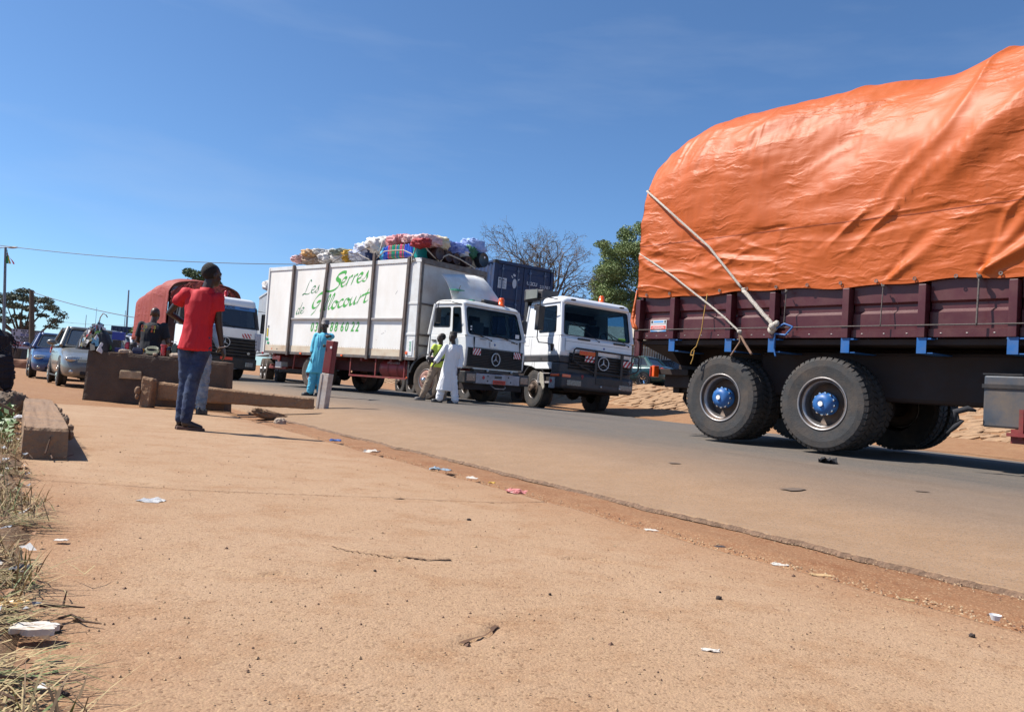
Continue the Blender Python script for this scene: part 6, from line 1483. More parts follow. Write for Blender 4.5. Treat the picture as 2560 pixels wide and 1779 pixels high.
def head(parent, c, yaw, pitch=0, skin=SKIN, s=1.0, hair='cap', hm=None, bodymb=None):
    """adds skull, jaw, nose, ears to bodymb; eyes, mouth and hair as children"""
    M = Matrix.Translation(c) @ Euler((pitch, 0, yaw)).to_matrix().to_4x4() @ Matrix.Diagonal((s, s, s, 1))   # face looks along local +y
    R = M.to_3x3()
    def B(p, r, mb=bodymb): mb.ball(M @ Vector(p), r, 16, 12, R=R)
    B((0, -.012, .045), (.076, .098, .088)); B((0, .035, -.035), (.056, .062, .070)); B((0, .055, -.072), (.036, .034, .030)); B((0, .078, .035), (.050, .022, .022))
    B((0, .098, -.012), (.013, .018, .022)); B((0, .090, .008), (.008, .014, .03)); B((.078, -.012, .0), (.010, .022, .032)); B((-.078, -.012, .0), (.010, .022, .032)); B((0, .085, -.048), (.026, .014, .012))
    for sx_ in (-1, 1): B((sx_ * .034, .062, -.012), (.024, .026, .022))
    e = MB()
    for sx_ in (-1, 1): e.ball(M @ Vector((sx_ * .031, .082, .014)), (.012, .010, .007), 8, 6, R=R)
    e.build('eyes', EYEW, parent, smooth=True)
    pu = MB()
    for sx_ in (-1, 1): pu.ball(M @ Vector((sx_ * .031, .091, .014)), (.005, .004, .005), 6, 4, R=R)
    pu.build('pupils', SEAL, parent); mo = MB(); mo.ball(M @ Vector((0, .098, -.049)), (.022, .004, .004), 8, 4, R=R); mo.build('lips', mat('lips', (.09, .03, .028), .5), parent)
    if hair == 'cap':
        h = MB(); h.ball(M @ Vector((0, -.030, .045)), (.080, .088, .092), 20, 14, R=R); h.build('hair', HAIRM, parent, smooth=True)
    elif hair == 'hat':
        h = MB(); h.lathe([(.001, .165), (.070, .160), (.082, .13), (.088, .05), (.090, .048), (.084, .045), (.001, .05)], 'z', 22)
        o = h.build('cap_hat', hm, parent, smooth=True); o.matrix_local = M @ Matrix.Translation((0, -.012, .0)) @ Matrix.Diagonal((1, 1.15, .95, 1))
    elif hair == 'beanie':
        h = MB(); h.ball(M @ Vector((0, -.020, .062)), (.087, .104, .092), 20, 14, R=R); h.build('beanie', hm, parent, smooth=True)
def limb(P, names): return [P[n] for n in names]
def person(name, T, label, P, skin, wear, hyaw=0, hpitch=0, hair='cap', hm=None, scale=1.0, vox=.011, hands=None):
    """P: joints {pel,chest,neck,head,shL,elL,wrL,shR,...,hipL,knL,anL,toL,...}; wear: list of garment closures"""
    r = root(name, T[:3], T[3], label, 'person'); r.scale = (scale,) * 3
    b = MB()
    cap(b, [P['pel'], Vector(P['pel']).lerp(Vector(P['chest']), .5), P['chest']], [.100, .085, .090], 14)
    cap(b, [P['chest'], Vector(P['neck']) - Vector((0, 0, .03)), P['neck'], Vector(P['neck']).lerp(Vector(P['head']), .6)], [.075, .058, .055, .054], 12)
    for s_ in 'LR':
        cap(b, [P['chest'], P['sh' + s_]], [.06, .045]); cap(b, [P['sh' + s_], P['el' + s_], P['wr' + s_]], [.046, .038, .026])
        cap(b, [P['pel'], P['hip' + s_]], [.09, .075]); cap(b, [P['hip' + s_], P['kn' + s_]], [.075, .052]); cap(b, [P['kn' + s_], Vector(P['kn' + s_]).lerp(Vector(P['an' + s_]), .35), P['an' + s_]], [.055, .054, .036])
        cap(b, [Vector(P['an' + s_]) + Vector((0, 0, -.03)), P['to' + s_]], [.042, .026])
        hd = (hands or {}).get(s_)
        if hd: hand(b, P['wr' + s_], *hd)
        else:
            d = (Vector(P['wr' + s_]) - Vector(P['el' + s_])).normalized(); hand(b, P['wr' + s_], d, (0, 1, 0), (1, 0, 0) if s_ == 'L' else (-1, 0, 0))
    head(r, P['head'], hyaw, hpitch, skin, 1.0, hair, hm, b)
    remesh(b, 'body', skin, r, min(vox, .009), 2)
    for w_ in wear: w_(r, P)
    return r
def torso(b, P, rows, n=22):
    """closed elliptical loft; rows = (base joint, offset along the spine, half width, half depth)"""
    sh = Vector(P['shR']) - Vector(P['shL']); u = Vector((sh.x, sh.y, 0)).normalized(); v_ = Vector((-u.y, u.x, 0)); pel, ch = Vector(P['pel']), Vector(P['chest']); up = (ch - pel).normalized()
    rings = []
    for jn, off, rx, ry in rows:
        c = (pel.lerp(ch, jn) if not isinstance(jn, str) else Vector(P[jn])) + up * off
        rings.append([c + u * rx * math.copysign(abs(math.cos(a)) ** .85, math.cos(a)) + v_ * ry * math.sin(a) for a in [2 * PI * k / n for k in range(n)]])
    b.loft(rings)
def shirt(m, nm='shirt', sl=.6, hem=.16, puff=1.0, fold=.010, seed=1, collar=True, rs=.07, loose=.03, fs=(8, 8, 3)):
    def f(r, P):
        b = MB(); k = puff * (.93 + loose)
        torso(b, P, [(0, -hem, .200 * k, .150 * k), (0, 0, .186 * k, .138 * k), (.5, 0, .166 * k, .116 * k), (1, 0, .186 * k, .122 * k), ('chest', .08, .190 * k, .118 * k), ('chest', .15, .155 * k, .095 * k), ('chest', .205, .078, .072)])
        ch = Vector(P['chest'])
        for s_ in 'LR':
            sh, el, wr = Vector(P['sh' + s_]), Vector(P['el' + s_]), Vector(P['wr' + s_])
            e = sh.lerp(el, min(sl, 1)); i_ = ch.lerp(sh, .55); i_.z = sh.z - .015; pts = [i_, sh - Vector((0, 0, .005)), e]; rr = [.058, rs * .95, rs * .92]
            if sl > 1: pts.append(el.lerp(wr, sl - 1)); rr.append(rs * .80)
            b.ball(pts[0], rr[0], 12, 8); b.ball(pts[1], rr[1], 12, 8); b.tube(pts, rr, 12)
        remesh(b, nm, m, r, .011, 5, fold, fs, seed)
        if collar:
            c = MB(); n_ = Vector(P['neck']); rings = [[(n_.x + rr_ * math.cos(2 * PI * k / 18), n_.y + rr_ * math.sin(2 * PI * k / 18), n_.z + z_) for k in range(18)] for rr_, z_ in ((.082, -.055), (.072, .0), (.063, .002), (.066, -.05))]
            c.loft(rings, cap=False); c.build('collar', m, r, smooth=True)
    return f
def trousers(m, nm='trousers', rs=(.115, .085, .068, .06), fold=.010, seed=3, to=.97, fs=(7, 7, 16), top=.03):
    def f(r, P):
        b = MB(); pel = Vector(P['pel'])
        cap(b, [pel + Vector((-.05, 0, top)), pel + Vector((.05, 0, top))], [.098, .098], 14)
        for s_ in 'LR':
            h, k, a = Vector(P['hip' + s_]), Vector(P['kn' + s_]), Vector(P['an' + s_])
            cap(b, [pel + Vector((h.x * .6, 0, 0)), h - Vector((0, 0, .04)), h.lerp(k, .5), k, k.lerp(a, .5), k.lerp(a, to)], [.098, rs[0], (rs[0] + rs[1]) / 2, rs[1], rs[2] + .006, rs[3]], 14)
        remesh(b, nm, m, r, .011, 4, fold, fs, seed)
    return f
def shoes(m, sole=None, nm='shoe', w=.048, flip=False):
    def f(r, P):
        for s_ in 'LR':
            a, t = Vector(P['an' + s_]), Vector(P['to' + s_]); fl = Vector((t.x - a.x, t.y - a.y, 0)).normalized(); z = t.z - .025
            b = MB(); rt = Vector((-fl.y, fl.x, 0))
            ring = [(-.07, .032), (-.085, .0), (-.07, -.032), (.0, -.034), (.09, -.046), (.16, -.040), (.195, 0), (.16, .040), (.09, .046), (.0, .034)]
            hh = 0.018 if flip else .055
            base = Vector((a.x, a.y, z + (a.z - .08 - z) * 0))
            lift = (a.z - .085) - z
            def Q(u, v, h): return base + fl * u + rt * v + Vector((0, 0, h + max(0, lift) * (1 - (u + .085) / .28)))
            b.loft([[Q(u, v, -.012) for u, v in ring], [Q(u, v, 0.004) for u, v in ring], [Q(u * .97, v * .96, hh if u > .08 and not flip else hh * (1.15 if not flip else 1)) for u, v in ring], [Q(u * .75 - .01, v * .7, (hh * 1.3 if u > .08 else .095) if not flip else hh * 1.01) for u, v in ring]])
            o = b.build(nm, m, r, smooth=not flip)
            if flip:
                c = MB(); c.tube([Q(.03, -.045, .02), Q(.10, 0, .055), Q(.03, .045, .02)], .009, 6); c.tube([Q(.10, 0, .055), Q(.13, 0, .02)], .007, 6); c.build('strap', sole or m, o)
    return f

JEANS = mat('jeans_blue_faded', (.010, .022, .070), .85, var=.6, vs=5.5, dirt=(.13, .17, .23), da=.5, ds=4.2, bump=.3, bs=120, stretch=(1, 1, 1.5))
JEANL = mat('jeans_light_ripped', (.11, .17, .25), .85, var=.4, vs=9, dirt=(.45, .46, .46), da=.7, ds=7)
REDS = mat('red_polo_cotton', (.50, .006, .016), .75, var=.10, vs=3, bump=.15, bs=260)
BLKS = mat('black_tshirt', (.012, .013, .018), .85, var=.2)
TURQ = mat('turquoise_cloth', (.10, .46, .62), .8, var=.08, bump=.2, bs=90)
WHTC = mat('white_robe_cloth', (.78, .78, .79), .85, var=.04, bump=.5, bs=26)
YELG = mat('yellow_green_shirt', (.48, .58, .075), .8, var=.12)
KHAKI = mat('khaki_cloth', (.24, .175, .125), .85, var=.2, vs=8)
SHOEB = mat('shoe_black', (.02, .018, .018), .45, var=.2)
SAND = mat('sandal_brown', (.09, .045, .03), .6, var=.2)

# 1. man in the red polo, back to the camera
g1 = (-3.36, 8.42, float(terr(-3.36, 8.42)))
P1 = dict(pel=(.03, 0, .93), chest=(.05, .0, 1.24), neck=(.09, .01, 1.47), head=(.115, .03, 1.60), shL=(-.12, -.01, 1.40), elL=(-.30, .06, 1.19), wrL=(-.12, .22, 1.06), shR=(.20, .02, 1.38), elR=(.225, .05, 1.12), wrR=(.265, .10, .88),
          hipL=(-.06, 0, .88), knL=(-.045, .02, .49), anL=(-.06, .03, .10), toL=(-.08, .16, .035), hipR=(.11, 0, .88), knR=(.045, -.02, .49), anR=(.025, -.05, .10), toR=(.17, -.02, .035))
m1 = person('person', g1 + (0,), 'man in a red polo shirt and blue jeans standing on the pavement, seen from behind', P1, SKIN, [shirt(REDS, 'polo_shirt', .52, .115, .90, .012, 4, True, .072, .034, (7, 7, 2.2)), trousers(JEANS, 'jeans', (.090, .066, .057, .056), .0055, 7, .97, (6, 6, 12)), shoes(SAND, BLACKP, 'sandal', flip=True)], hyaw=math.radians(-35), scale=1.02,
            hands={'L': ((.6, .3, -.4), (0, -1, .3), (0, 0, -1)), 'R': ((.25, .4, -.9), (0, 1, 0), (-1, 0, 0))})
b = MB(); n = 18; c_ = Vector(P1['wrR']); ax = (Vector(P1['wrR']) - Vector(P1['elR'])).normalized(); u_ = ax.orthogonal().normalized(); v_ = ax.cross(u_); rg = []
for k in range(n + 1):
    a = 2 * PI * k / n; cc = c_ + (u_ * math.cos(a) + v_ * math.sin(a)) * .035; rd = (u_ * math.cos(a) + v_ * math.sin(a)); rg.append([cc + rd * .006 * math.cos(t) + ax * .006 * math.sin(t) for t in [2 * PI * j / 5 for j in range(5)]])
b.loft(rg, cap=False); b.build('bracelet', mat('bracelet_pale', (.6, .5, .4), .3, .5), m1)

# 2. man in black behind the barrier
P2 = dict(pel=(0, 0, .93), chest=(0, .02, 1.22), neck=(.0, .03, 1.44), head=(.01, .05, 1.565), shL=(-.20, .02, 1.37), elL=(-.27, .06, 1.08), wrL=(-.16, .26, .98), shR=(.20, .02, 1.37), elR=(.28, .06, 1.08), wrR=(.18, .26, .98),
          hipL=(-.09, 0, .88), knL=(-.10, .05, .49), anL=(-.11, 0, .10), toL=(-.12, .13, .035), hipR=(.09, 0, .88), knR=(.10, .05, .49), anR=(.11, 0, .10), toR=(.12, .13, .035))
y2 = 14.35; x2 = (374 - 1280) / 2000 * y2
m2_ = person('person', (x2 + .02, y2, tz(x2, y2), 0), 'bald man in a black T-shirt with yellow print, seen from behind over the barrier', P2, SKIN2, [shirt(BLKS, 't_shirt', .75, .10, 1.12, .008, 14, False, .078, .045), trousers(mat('dark_trousers', (.03, .03, .035), .8), fold=.006), shoes(SHOEB)], hair='none', scale=1.0)
for y_, row, sz in ((1.335, 'DO  GS', .062), (1.27, 'A1  51', .05)):
    for k, ch in enumerate(row):
        if ch != ' ': text('print', ch, sz * 1.2, m2_, wallM(-.13 + k * .045, -.148, y_ - .03), YEL if k % 2 else ORL, bold=.002, ext=.006)

# 3. person in pale denim between the barrier and the man in red
y3 = 11.5; x3 = (494 - 1280) / 2000 * y3
P3 = dict(pel=(0, 0, .90), chest=(-.06, .14, 1.16), neck=(-.06, .24, 1.34), head=(-.05, .32, 1.43), shL=(-.22, .16, 1.28), elL=(-.27, .30, 1.05), wrL=(-.16, .50, .98), shR=(.12, .16, 1.28), elR=(.20, .30, 1.05), wrR=(.14, .48, .98),
          hipL=(-.10, 0, .86), knL=(-.11, .04, .48), anL=(-.10, 0, .10), toL=(-.10, .14, .035), hipR=(.11, 0, .86), knR=(.12, .03, .48), anR=(.13, 0, .10), toR=(.14, .13, .035))
person('person', (x3, y3, tz(x3, y3), 0), 'person in pale blue denim bending over the barrier behind the man in red', P3, SKIN, [shirt(mat('denim_shirt', (.19, .31, .50), .85, var=.25, vs=9), 'denim_shirt', 1.4, .02, 1.0, .010, 24), trousers(JEANL, 'jeans', (.11, .085, .075, .068), .014, 27), shoes(SHOEB)], hair='cap')

# 4. man in turquoise pointing at the camera side
g4 = gpx(800, 989); g4[1] = max(g4[1], 17); s4 = 1.0; y4 = 18.0; x4 = (797 - 1280) / 2000 * y4
P4 = dict(pel=(.02, 0, .93), chest=(.07, 0, 1.24), neck=(.10, -.01, 1.46), head=(.095, -.03, 1.59), shL=(-.09, .02, 1.38), elL=(-.14, .0, 1.10), wrL=(-.13, -.06, .86), shR=(.24, 0, 1.39), elR=(.32, -.24, 1.36), wrR=(.30, -.46, 1.36),
          hipL=(-.07, 0, .88), knL=(-.07, -.02, .49), anL=(-.10, 0, .10), toL=(-.24, -.06, .035), hipR=(.10, 0, .88), knR=(.12, .0, .49), anR=(.10, .05, .10), toR=(.02, -.08, .035))
def kaftan(m, hemz, nm='kaftan', wid=.17, sl=1.75, seed=5, fold=.012, fs=(9, 9, 2), rs=.06):
    def f(r, P):
        b = MB(); pel, ch = Vector(P['pel']), Vector(P['chest']); dz = pel.z - hemz
        torso(b, P, [(0, -dz, wid * 1.22, .155), (0, -dz * .5, wid * 1.10, .140), (0, 0, wid * 1.06, .130), (.5, 0, wid * 1.0, .120), (1, 0, .182, .122), ('chest', .08, .186, .112), ('chest', .15, .145, .090), ('chest', .205, .070, .066)])
        for s_ in 'LR':
            sh, el, wr = Vector(P['sh' + s_]), Vector(P['el' + s_]), Vector(P['wr' + s_]); i_ = ch.lerp(sh, .55); i_.z = sh.z - .015
            pts = [i_, sh, el, el.lerp(wr, sl - 1)]; rr = [.055, rs * 1.05, rs * .98, rs * .95]; b.ball(pts[0], rr[0], 12, 8); b.ball(pts[1], rr[1], 12, 8); b.ball(pts[2], rr[2], 12, 8); b.tube(pts, rr, 12)
        remesh(b, nm, m, r, .012, 5, fold, fs, seed)
    return f
m4 = person('person', (x4, y4, tz(x4, y4), 0), 'man in a turquoise kaftan and brimless cap standing by the bollard, one arm stretched out', P4, SKIN, [kaftan(TURQ, .52, wid=.16, sl=1.5), trousers(mat('turquoise_trousers', (.085, .40, .56), .8, var=.08), 'trousers', (.11, .088, .085, .082), .014, 31), shoes(SHOEB)], hyaw=math.radians(165), hair='hat', hm=mat('cap_grey', (.22, .20, .19), .85, var=.5, vs=50), hands={'R': ((0, -1, .05), (-1, 0, 0), (0, 0, -1), .18, 1.3)})
b = MB(); b.box(.0, .012, -.148, -.142, 1.12, 1.38); b.box(.05, .062, -.148, -.142, 1.12, 1.36); b.box(.0, .062, -.148, -.142, 1.11, 1.122); b.tube([(.03, -.15, 1.1), (.03, -.155, 1.04)], .01, 5); b.build('embroidery', mat('embroidery_blue', (.02, .12, .42), .7), m4)

# 5. man in yellow-green top, 6. man in white, both walking left before the lettered truck
y5 = 19.15; x5 = (1098 - 1280) / 2000 * y5
P5 = dict(pel=(-.01, 0, .92), chest=(.02, 0, 1.22), neck=(.02, 0, 1.45), head=(.02, -.02, 1.585), shL=(-.12, -.06, 1.38), elL=(-.22, -.12, 1.14), wrL=(-.22, -.22, 1.02), shR=(.16, .06, 1.38), elR=(.24, -.02, 1.12), wrR=(.06, -.18, 1.02),
          hipL=(-.08, -.02, .88), knL=(-.20, -.02, .50), anL=(-.33, 0, .11), toL=(-.48, -.03, .045), hipR=(.08, .02, .88), knR=(.10, .0, .50), anR=(.20, .05, .14), toR=(.07, .02, .035))
m5 = person('person', (x5, y5, tz(x5, y5), 0), 'man in a yellow-green top and khaki trousers walking beside the man in white', P5, SKIN, [shirt(YELG, 'shirt', .45, .06, 1.0, .008, 41, False, .066, .03), trousers(KHAKI, 'trousers', (.11, .09, .08, .072), .014, 43), shoes(mat('shoe_grey', (.10, .09, .085), .6))], hyaw=math.radians(110), hair='cap', scale=.96)
b = MB(); b.tube([(.16, -.15, 1.42), (.02, -.17, 1.25), (-.14, -.16, 1.05)], .016, 6); b.build('bag_strap', BLACKP, m5)
b = MB(); b.box(-.26, .06, -.26, -.14, .92, 1.06); tag(b.build('shoulder_bag', BLACKP, None, bevel=.03), 'small black bag carried by the man in the yellow-green top', 'bag').location = (x5, y5, tz(x5, y5))
y6 = 18.5; x6 = (1124 - 1280) / 2000 * y6
P6 = dict(pel=(.03, 0, .93), chest=(.07, 0, 1.24), neck=(.075, -.01, 1.46), head=(.045, -.03, 1.595), shL=(-.10, -.04, 1.38), elL=(-.22, -.12, 1.13), wrL=(-.33, -.20, .94), shR=(.23, .04, 1.38), elR=(.29, .05, 1.10), wrR=(.27, -.02, .84),
          hipL=(-.06, 0, .88), knL=(-.10, -.02, .50), anL=(-.16, 0, .11), toL=(-.32, -.03, .05), hipR=(.12, 0, .88), knR=(.16, .0, .50), anR=(.22, .03, .10), toR=(.08, 0, .035))
m6 = person('person', (x6, y6, tz(x6, y6), 0), 'man in a long white robe and dark cap striding in front of the lettered truck', P6, SKIN, [kaftan(WHTC, .30, 'robe', .165, 1.85, 6, .010, (9, 9, 2), .066), trousers(mat('white_trousers', (.76, .76, .77), .85), 'trousers', (.10, .09, .088, .092), .010, 51), shoes(SHOEB)], hyaw=math.radians(130), hair='hat', hm=mat('cap_dark', (.035, .03, .03), .8, var=.3), scale=.955)

# 7. seated figure cut by the left edge
y7 = 12.3; x7 = -7.72
P7 = dict(pel=(-.38, .1, .50), chest=(-.42, .05, .84), neck=(-.42, .0, 1.08), head=(-.40, -.02, 1.21), shL=(-.60, .05, .98), elL=(-.62, -.1, .72), wrL=(-.42, -.25, .62), shR=(-.24, .05, .98), elR=(-.14, -.05, .72), wrR=(-.22, -.3, .62),
          hipL=(-.48, .08, .47), knL=(-.36, -.25, .52), anL=(-.30, -.15, .10), toL=(-.14, -.18, .035), hipR=(-.28, .08, .47), knR=(.0, -.10, .52), anR=(.07, .0, .10), toR=(.26, .0, .035))
DKC = mat('dark_robe_cloth', (.012, .012, .02), .9, var=.3)
m7 = person('person', (x7, y7, 0, 0), 'seated person in dark clothes with fringed hem at the left edge of the picture', P7, SKIN2, [kaftan(DKC, .30, 'robe', .26, 1.8, 8, .02), trousers(DKC, 'skirt_cloth', (.16, .16, .12, .09), .02, 61, .8), shoes(SHOEB)], hair='beanie', hm=DKC)
b = MB()
for k in range(26):
    z = .95 - k * .026; x = .04 + .10 * math.sin(k * .3); b.tube([(x - .06, -.08, z + .03), (x + random.uniform(.02, .07), -.1, z), (x + random.uniform(.02, .09), -.1, z - .09)], [.014, .010, .003], 5)
b.build('fringe', DKC, m7)
b = MB(); b.loft([[(x - .8, y, z) for x, z in ((0, .0), (.60, .0), (.72, .92), (.62, 1.0), (.2, 1.02), (0, .9))] for y in (-.10, .25)]); remesh(b, 'shawl', DKC, m7, .02, 6, .02)
st = MB(); st.box(x7 - .75, x7 - .12, y7 - .05, y7 + .35, 0, .36); tag(st.build('stool', WOOD, None, bevel=.02), 'low wooden seat under the dark-clothed figure at the left edge', 'stool')

# ------------------------------------------------------------------ GOODS ON THE BARRIER
WY = 13.24
def wx(px): return (px - 1280) / 2000 * WY
WT_ = .825
def good(name, label, px, build, cat, rz=0, z=WT_, dy=0, group=None):
    b = MB(); mats = build(b); o = b.build(name, mats, None, smooth=False, bevel=.004); o.location = (wx(px), WY + dy, z); o.rotation_euler = (0, 0, rz)
    return tag(o, label, cat, group or 'goods laid out on the barrier')
hp = root('phone_case_heap', (wx(240), WY, WT_), 0, 'heap of hanging phone accessories in packets with a bent wire hook on top', 'display', 'goods laid out on the barrier')
b = MB(); b.loft([[(x * k, y * k * .7, z) for x, y in rrect(-.24, .24, -.2, .2, .1)] for k, z in ((1.15, 0), (1.0, .14), (.75, .28), (.35, .40), (.1, .44))]); b.build('rack', BLACKP, hp)
b = MB(); b.tube([(.02, 0, .40), (.03, 0, .55), (.07, 0, .62), (.12, 0, .60), (.15, 0, .56)], .008, 6); b.build('hook', WOOD, hp)
cols = [WHT, mat('pack_white', (.62, .60, .58), .4, var=.1), BLACKP, DARKP, mat('pack_blue', (.16, .38, .52), .4, var=.3, vs=20), mat('pack_red', (.45, .05, .045), .4, var=.2), BLACKP, mat('pack_olive', (.14, .12, .05), .5, var=.3), mat('pack_silver', (.42, .42, .44), .25, .4), BLACKP, mat('pack_green', (.2, .42, .10), .5)]
rnd = random.Random(5)
for k in range(46):
    t = k / 46; zz = .04 + .36 * t + rnd.uniform(-.02, .02); rad = (1.05 - .75 * t) * .25; a = rnd.uniform(PI * 1.0, 2.0 * PI)
    M = Matrix.Translation((rad * math.cos(a), rad * .8 * math.sin(a), zz)) @ Euler((rnd.uniform(-.5, -.1), rnd.uniform(-.5, .5), a + PI / 2)).to_matrix().to_4x4()
    w_, h2 = rnd.uniform(.03, .055), rnd.uniform(.05, .085); b = MB()
    b.box(-w_, w_, -.008, .008, -h2, h2); p = b.build('packet', cols[min(rnd.randrange(len(cols)), 10)], hp, bevel=.004); p.matrix_local = M
    if k % 2:
        c = MB(); c.box(-w_ * .7, w_ * .7, -.010, -.0085, -h2 * .2, h2 * .7); q = c.build('card', cols[rnd.randrange(6)], p)
def lat(prof, m): 
    def f(b): b.lathe(prof, 'z', 18); return m
    return f
good('blue_box', 'flat blue box leaning right of the phone accessory heap', 296, lambda b: (b.box(-.10, .10, -.03, .03, .20, .33), mat('box_royal_blue', (.02, .04, .30), .4))[1], 'box')
good('case', 'tall narrow black case under the blue box', 293, lambda b: (b.box(-.05, .05, -.05, .05, 0, .198), BLACKP)[1], 'case')
good('toolbox', 'low dark blue plastic tray left of the red flask', 307, lambda b: (b.loft([[(x, y, 0) for x, y in rrect(-.09, .09, -.06, .06, .02)], [(x, y, .07) for x, y in rrect(-.10, .10, -.07, .07, .02)]]), mat('tray_blue', (.02, .03, .16), .5))[1], 'tray')
RF = mat('flask_red', (.52, .02, .03), .25, .2, var=.05, coat=.6)
good('torch', 'red oval flask left of the black pots', 320, lat([(.001, 0), (.03, 0), (.040, .03), (.044, .09), (.040, .15), (.03, .18), (.001, .18)], RF), 'flask')
good('black_pot', 'black round pot with a handle right of the red oval flask', 334, lambda b: (b.lathe([(.001, 0), (.055, 0), (.06, .03), (.06, .15), (.045, .18), (.001, .19)], 'z', 18), b.tube([(.055, 0, .04), (.10, 0, .05), (.10, 0, .13), (.055, 0, .15)], .008, 6), BLACKP)[2], 'pot')
good('black_pot', 'small dark bowl sitting before the man in black', 349, lat([(.001, 0), (.04, 0), (.06, .04), (.062, .06), (.055, .06), (.035, .02), (.001, .015)], DARKP), 'bowl')
good('bag', 'dark blue pouch with a mustard stripe on the barrier', 353, lambda b: (b.loft([[(x, y, z) for x, y in rrect(-.085 * k, .085 * k, -.05 * k, .05 * k, .02 * k)] for k, z in ((1, 0), (1.08, .05), (.9, .10))]), mat('pouch_navy', (.02, .028, .07), .8))[1], 'pouch', dy=-.06)
good('stripe_tin', 'mustard coloured tin beside the dark blue pouch', 363, lat([(.001, 0), (.032, 0), (.032, .09), (.001, .09)], mat('mustard', (.50, .26, .02), .5)), 'tin', dy=-.07)
cb = MB(); 
for k in range(4):
    pts = [(.13 * math.cos(a) * (1 - k * .08), .05 * math.sin(a) - .05 + k * .01, .06 + .045 * math.sin(a) + k * .012) for a in [2 * PI * j / 20 for j in range(21)]]; cb.tube(pts, .009, 5)
o = cb.build('cable_coil', mat('cable_olive', (.10, .11, .06), .5), None, smooth=True); o.location = (wx(384), WY, WT_); tag(o, 'coil of olive cable lying between the mustard tin and the red jar', 'cable', 'goods laid out on the barrier')
good('red_jar', 'upright red cylinder jar with a lid right of the cable coil', 411, lambda b: (b.lathe([(.001, 0), (.045, 0), (.045, .155), (.001, .155)], 'z', 20), b.lathe([(.001, .156), (.055, .156), (.055, .185), (.001, .187)], 'z', 20), RF)[2], 'jar')
good('black_flask', 'group of glossy black gadgets right of the red jar', 430, lambda b: (b.lathe([(.001, 0), (.04, 0), (.045, .10), (.03, .15), (.001, .16)], 'z', 16, (-.04, 0, 0)), b.box(.02, .10, -.04, .04, 0, .2), b.lathe([(.001, .201), (.02, .201), (.02, .22), (.001, .22)], 'z', 12, (.05, 0, 0)), mat('gloss_black', (.015, .015, .018), .15, coat=.6))[3], 'gadget')
good('memory_cards', 'tiny red and white sticks standing on the black gadgets', 436, lambda b: (b.box(-.05, -.02, -.01, .01, .235, .25), b.box(.0, .04, -.01, .01, .235, .25), WHT)[2], 'sticks')
for k, (px, r_, z_) in enumerate(((372, .02, .01), (340, .025, .01), (396, .03, .012), (450, .05, .02), (324, .05, .015))):
    gb('rubble', ((wx(px), WY - .08, WT_ + z_), (0, 0, k)), ['small lump of rubble before the cable coil', 'small lump of rubble before the black pot', 'small lump of rubble before the red jar', 'flat lump of rubble at the hip of the man in red', 'flat lump of rubble under the red flask'][k], (r_ * 2, r_, r_ * .7), mat('stone_pale', (.3, .24, .18)), seed=k, cat='rubble')

# ------------------------------------------------------------------ LOAD ON THE BOX TRUCK ROOF
GRP = 'bundles roped on the roof of the box truck'
C_ = {k: mat('cloth_' + k, c, .7, var=v, vs=vs, dirt=(d or c), da=.8 if d else 0, ds=7) for k, (c, v, vs, d) in dict(
    white=((.66, .65, .63), .10, 8, None), greyw=((.42, .41, .40), .35, 9, (.62, .60, .57)), tan=((.38, .24, .15), .2, 6, (.55, .50, .45)), orangew=((.60, .34, .12), .4, 10, (.66, .62, .58)), pattern=((.22, .22, .23), .7, 14, (.70, .69, .67)),
    green_grey=((.25, .30, .27), .3, 10, None), mustard=((.52, .30, .03), .1, 5, None), floral=((.62, .65, .72), .1, 10, (.14, .22, .48)), stripe=((.45, .50, .66), .3, 14, (.68, .68, .70)), dark_blue=((.02, .04, .13), .3, 8, None),
    pink=((.52, .15, .17), .3, 9, (.72, .50, .48)), pinkw=((.58, .33, .35), .3, 9, (.74, .66, .64)), red=((.33, .025, .035), .15, 5, None), maroon=((.06, .022, .022), .3, 6, None), blue=((.02, .05, .28), .2, 6, (.45, .50, .72)), bluew=((.12, .20, .58), .3, 8, (.66, .69, .80)),
    green=((.03, .13, .07), .15, 5, None), skyb=((.25, .36, .66), .2, 6, (.45, .52, .74)), yellw=((.64, .60, .50), .2, 8, (.60, .42, .10)), cyan=((.06, .36, .62), .1, 5, None)).items()}
def bun(px, py, wp, hp_, mk, label, ax=1, val=.45, dep=.3, seed=0, rz=0, amp=.30):
    c = loc(BX, px, py, ax, val); Y = 2000.0 / ((BXM @ Vector(c)).y); k = 1 / Y
    if ax == 1: r = (wp * k / 2 / .83, dep, hp_ * k / 2)
    else: r = (dep, wp * k / 2 / .66, hp_ * k / 2)
    o = gb('bundle', ((0, 0, 0), (0, 0, 0)), label, r, C_[mk], seed=seed, group=GRP, amp=amp)
    o.matrix_world = BXM @ Matrix.Translation(c) @ Matrix.Rotation(rz, 4, 'Z') @ Matrix.Rotation(random.uniform(-.12, .12), 4, 'Y'); return o
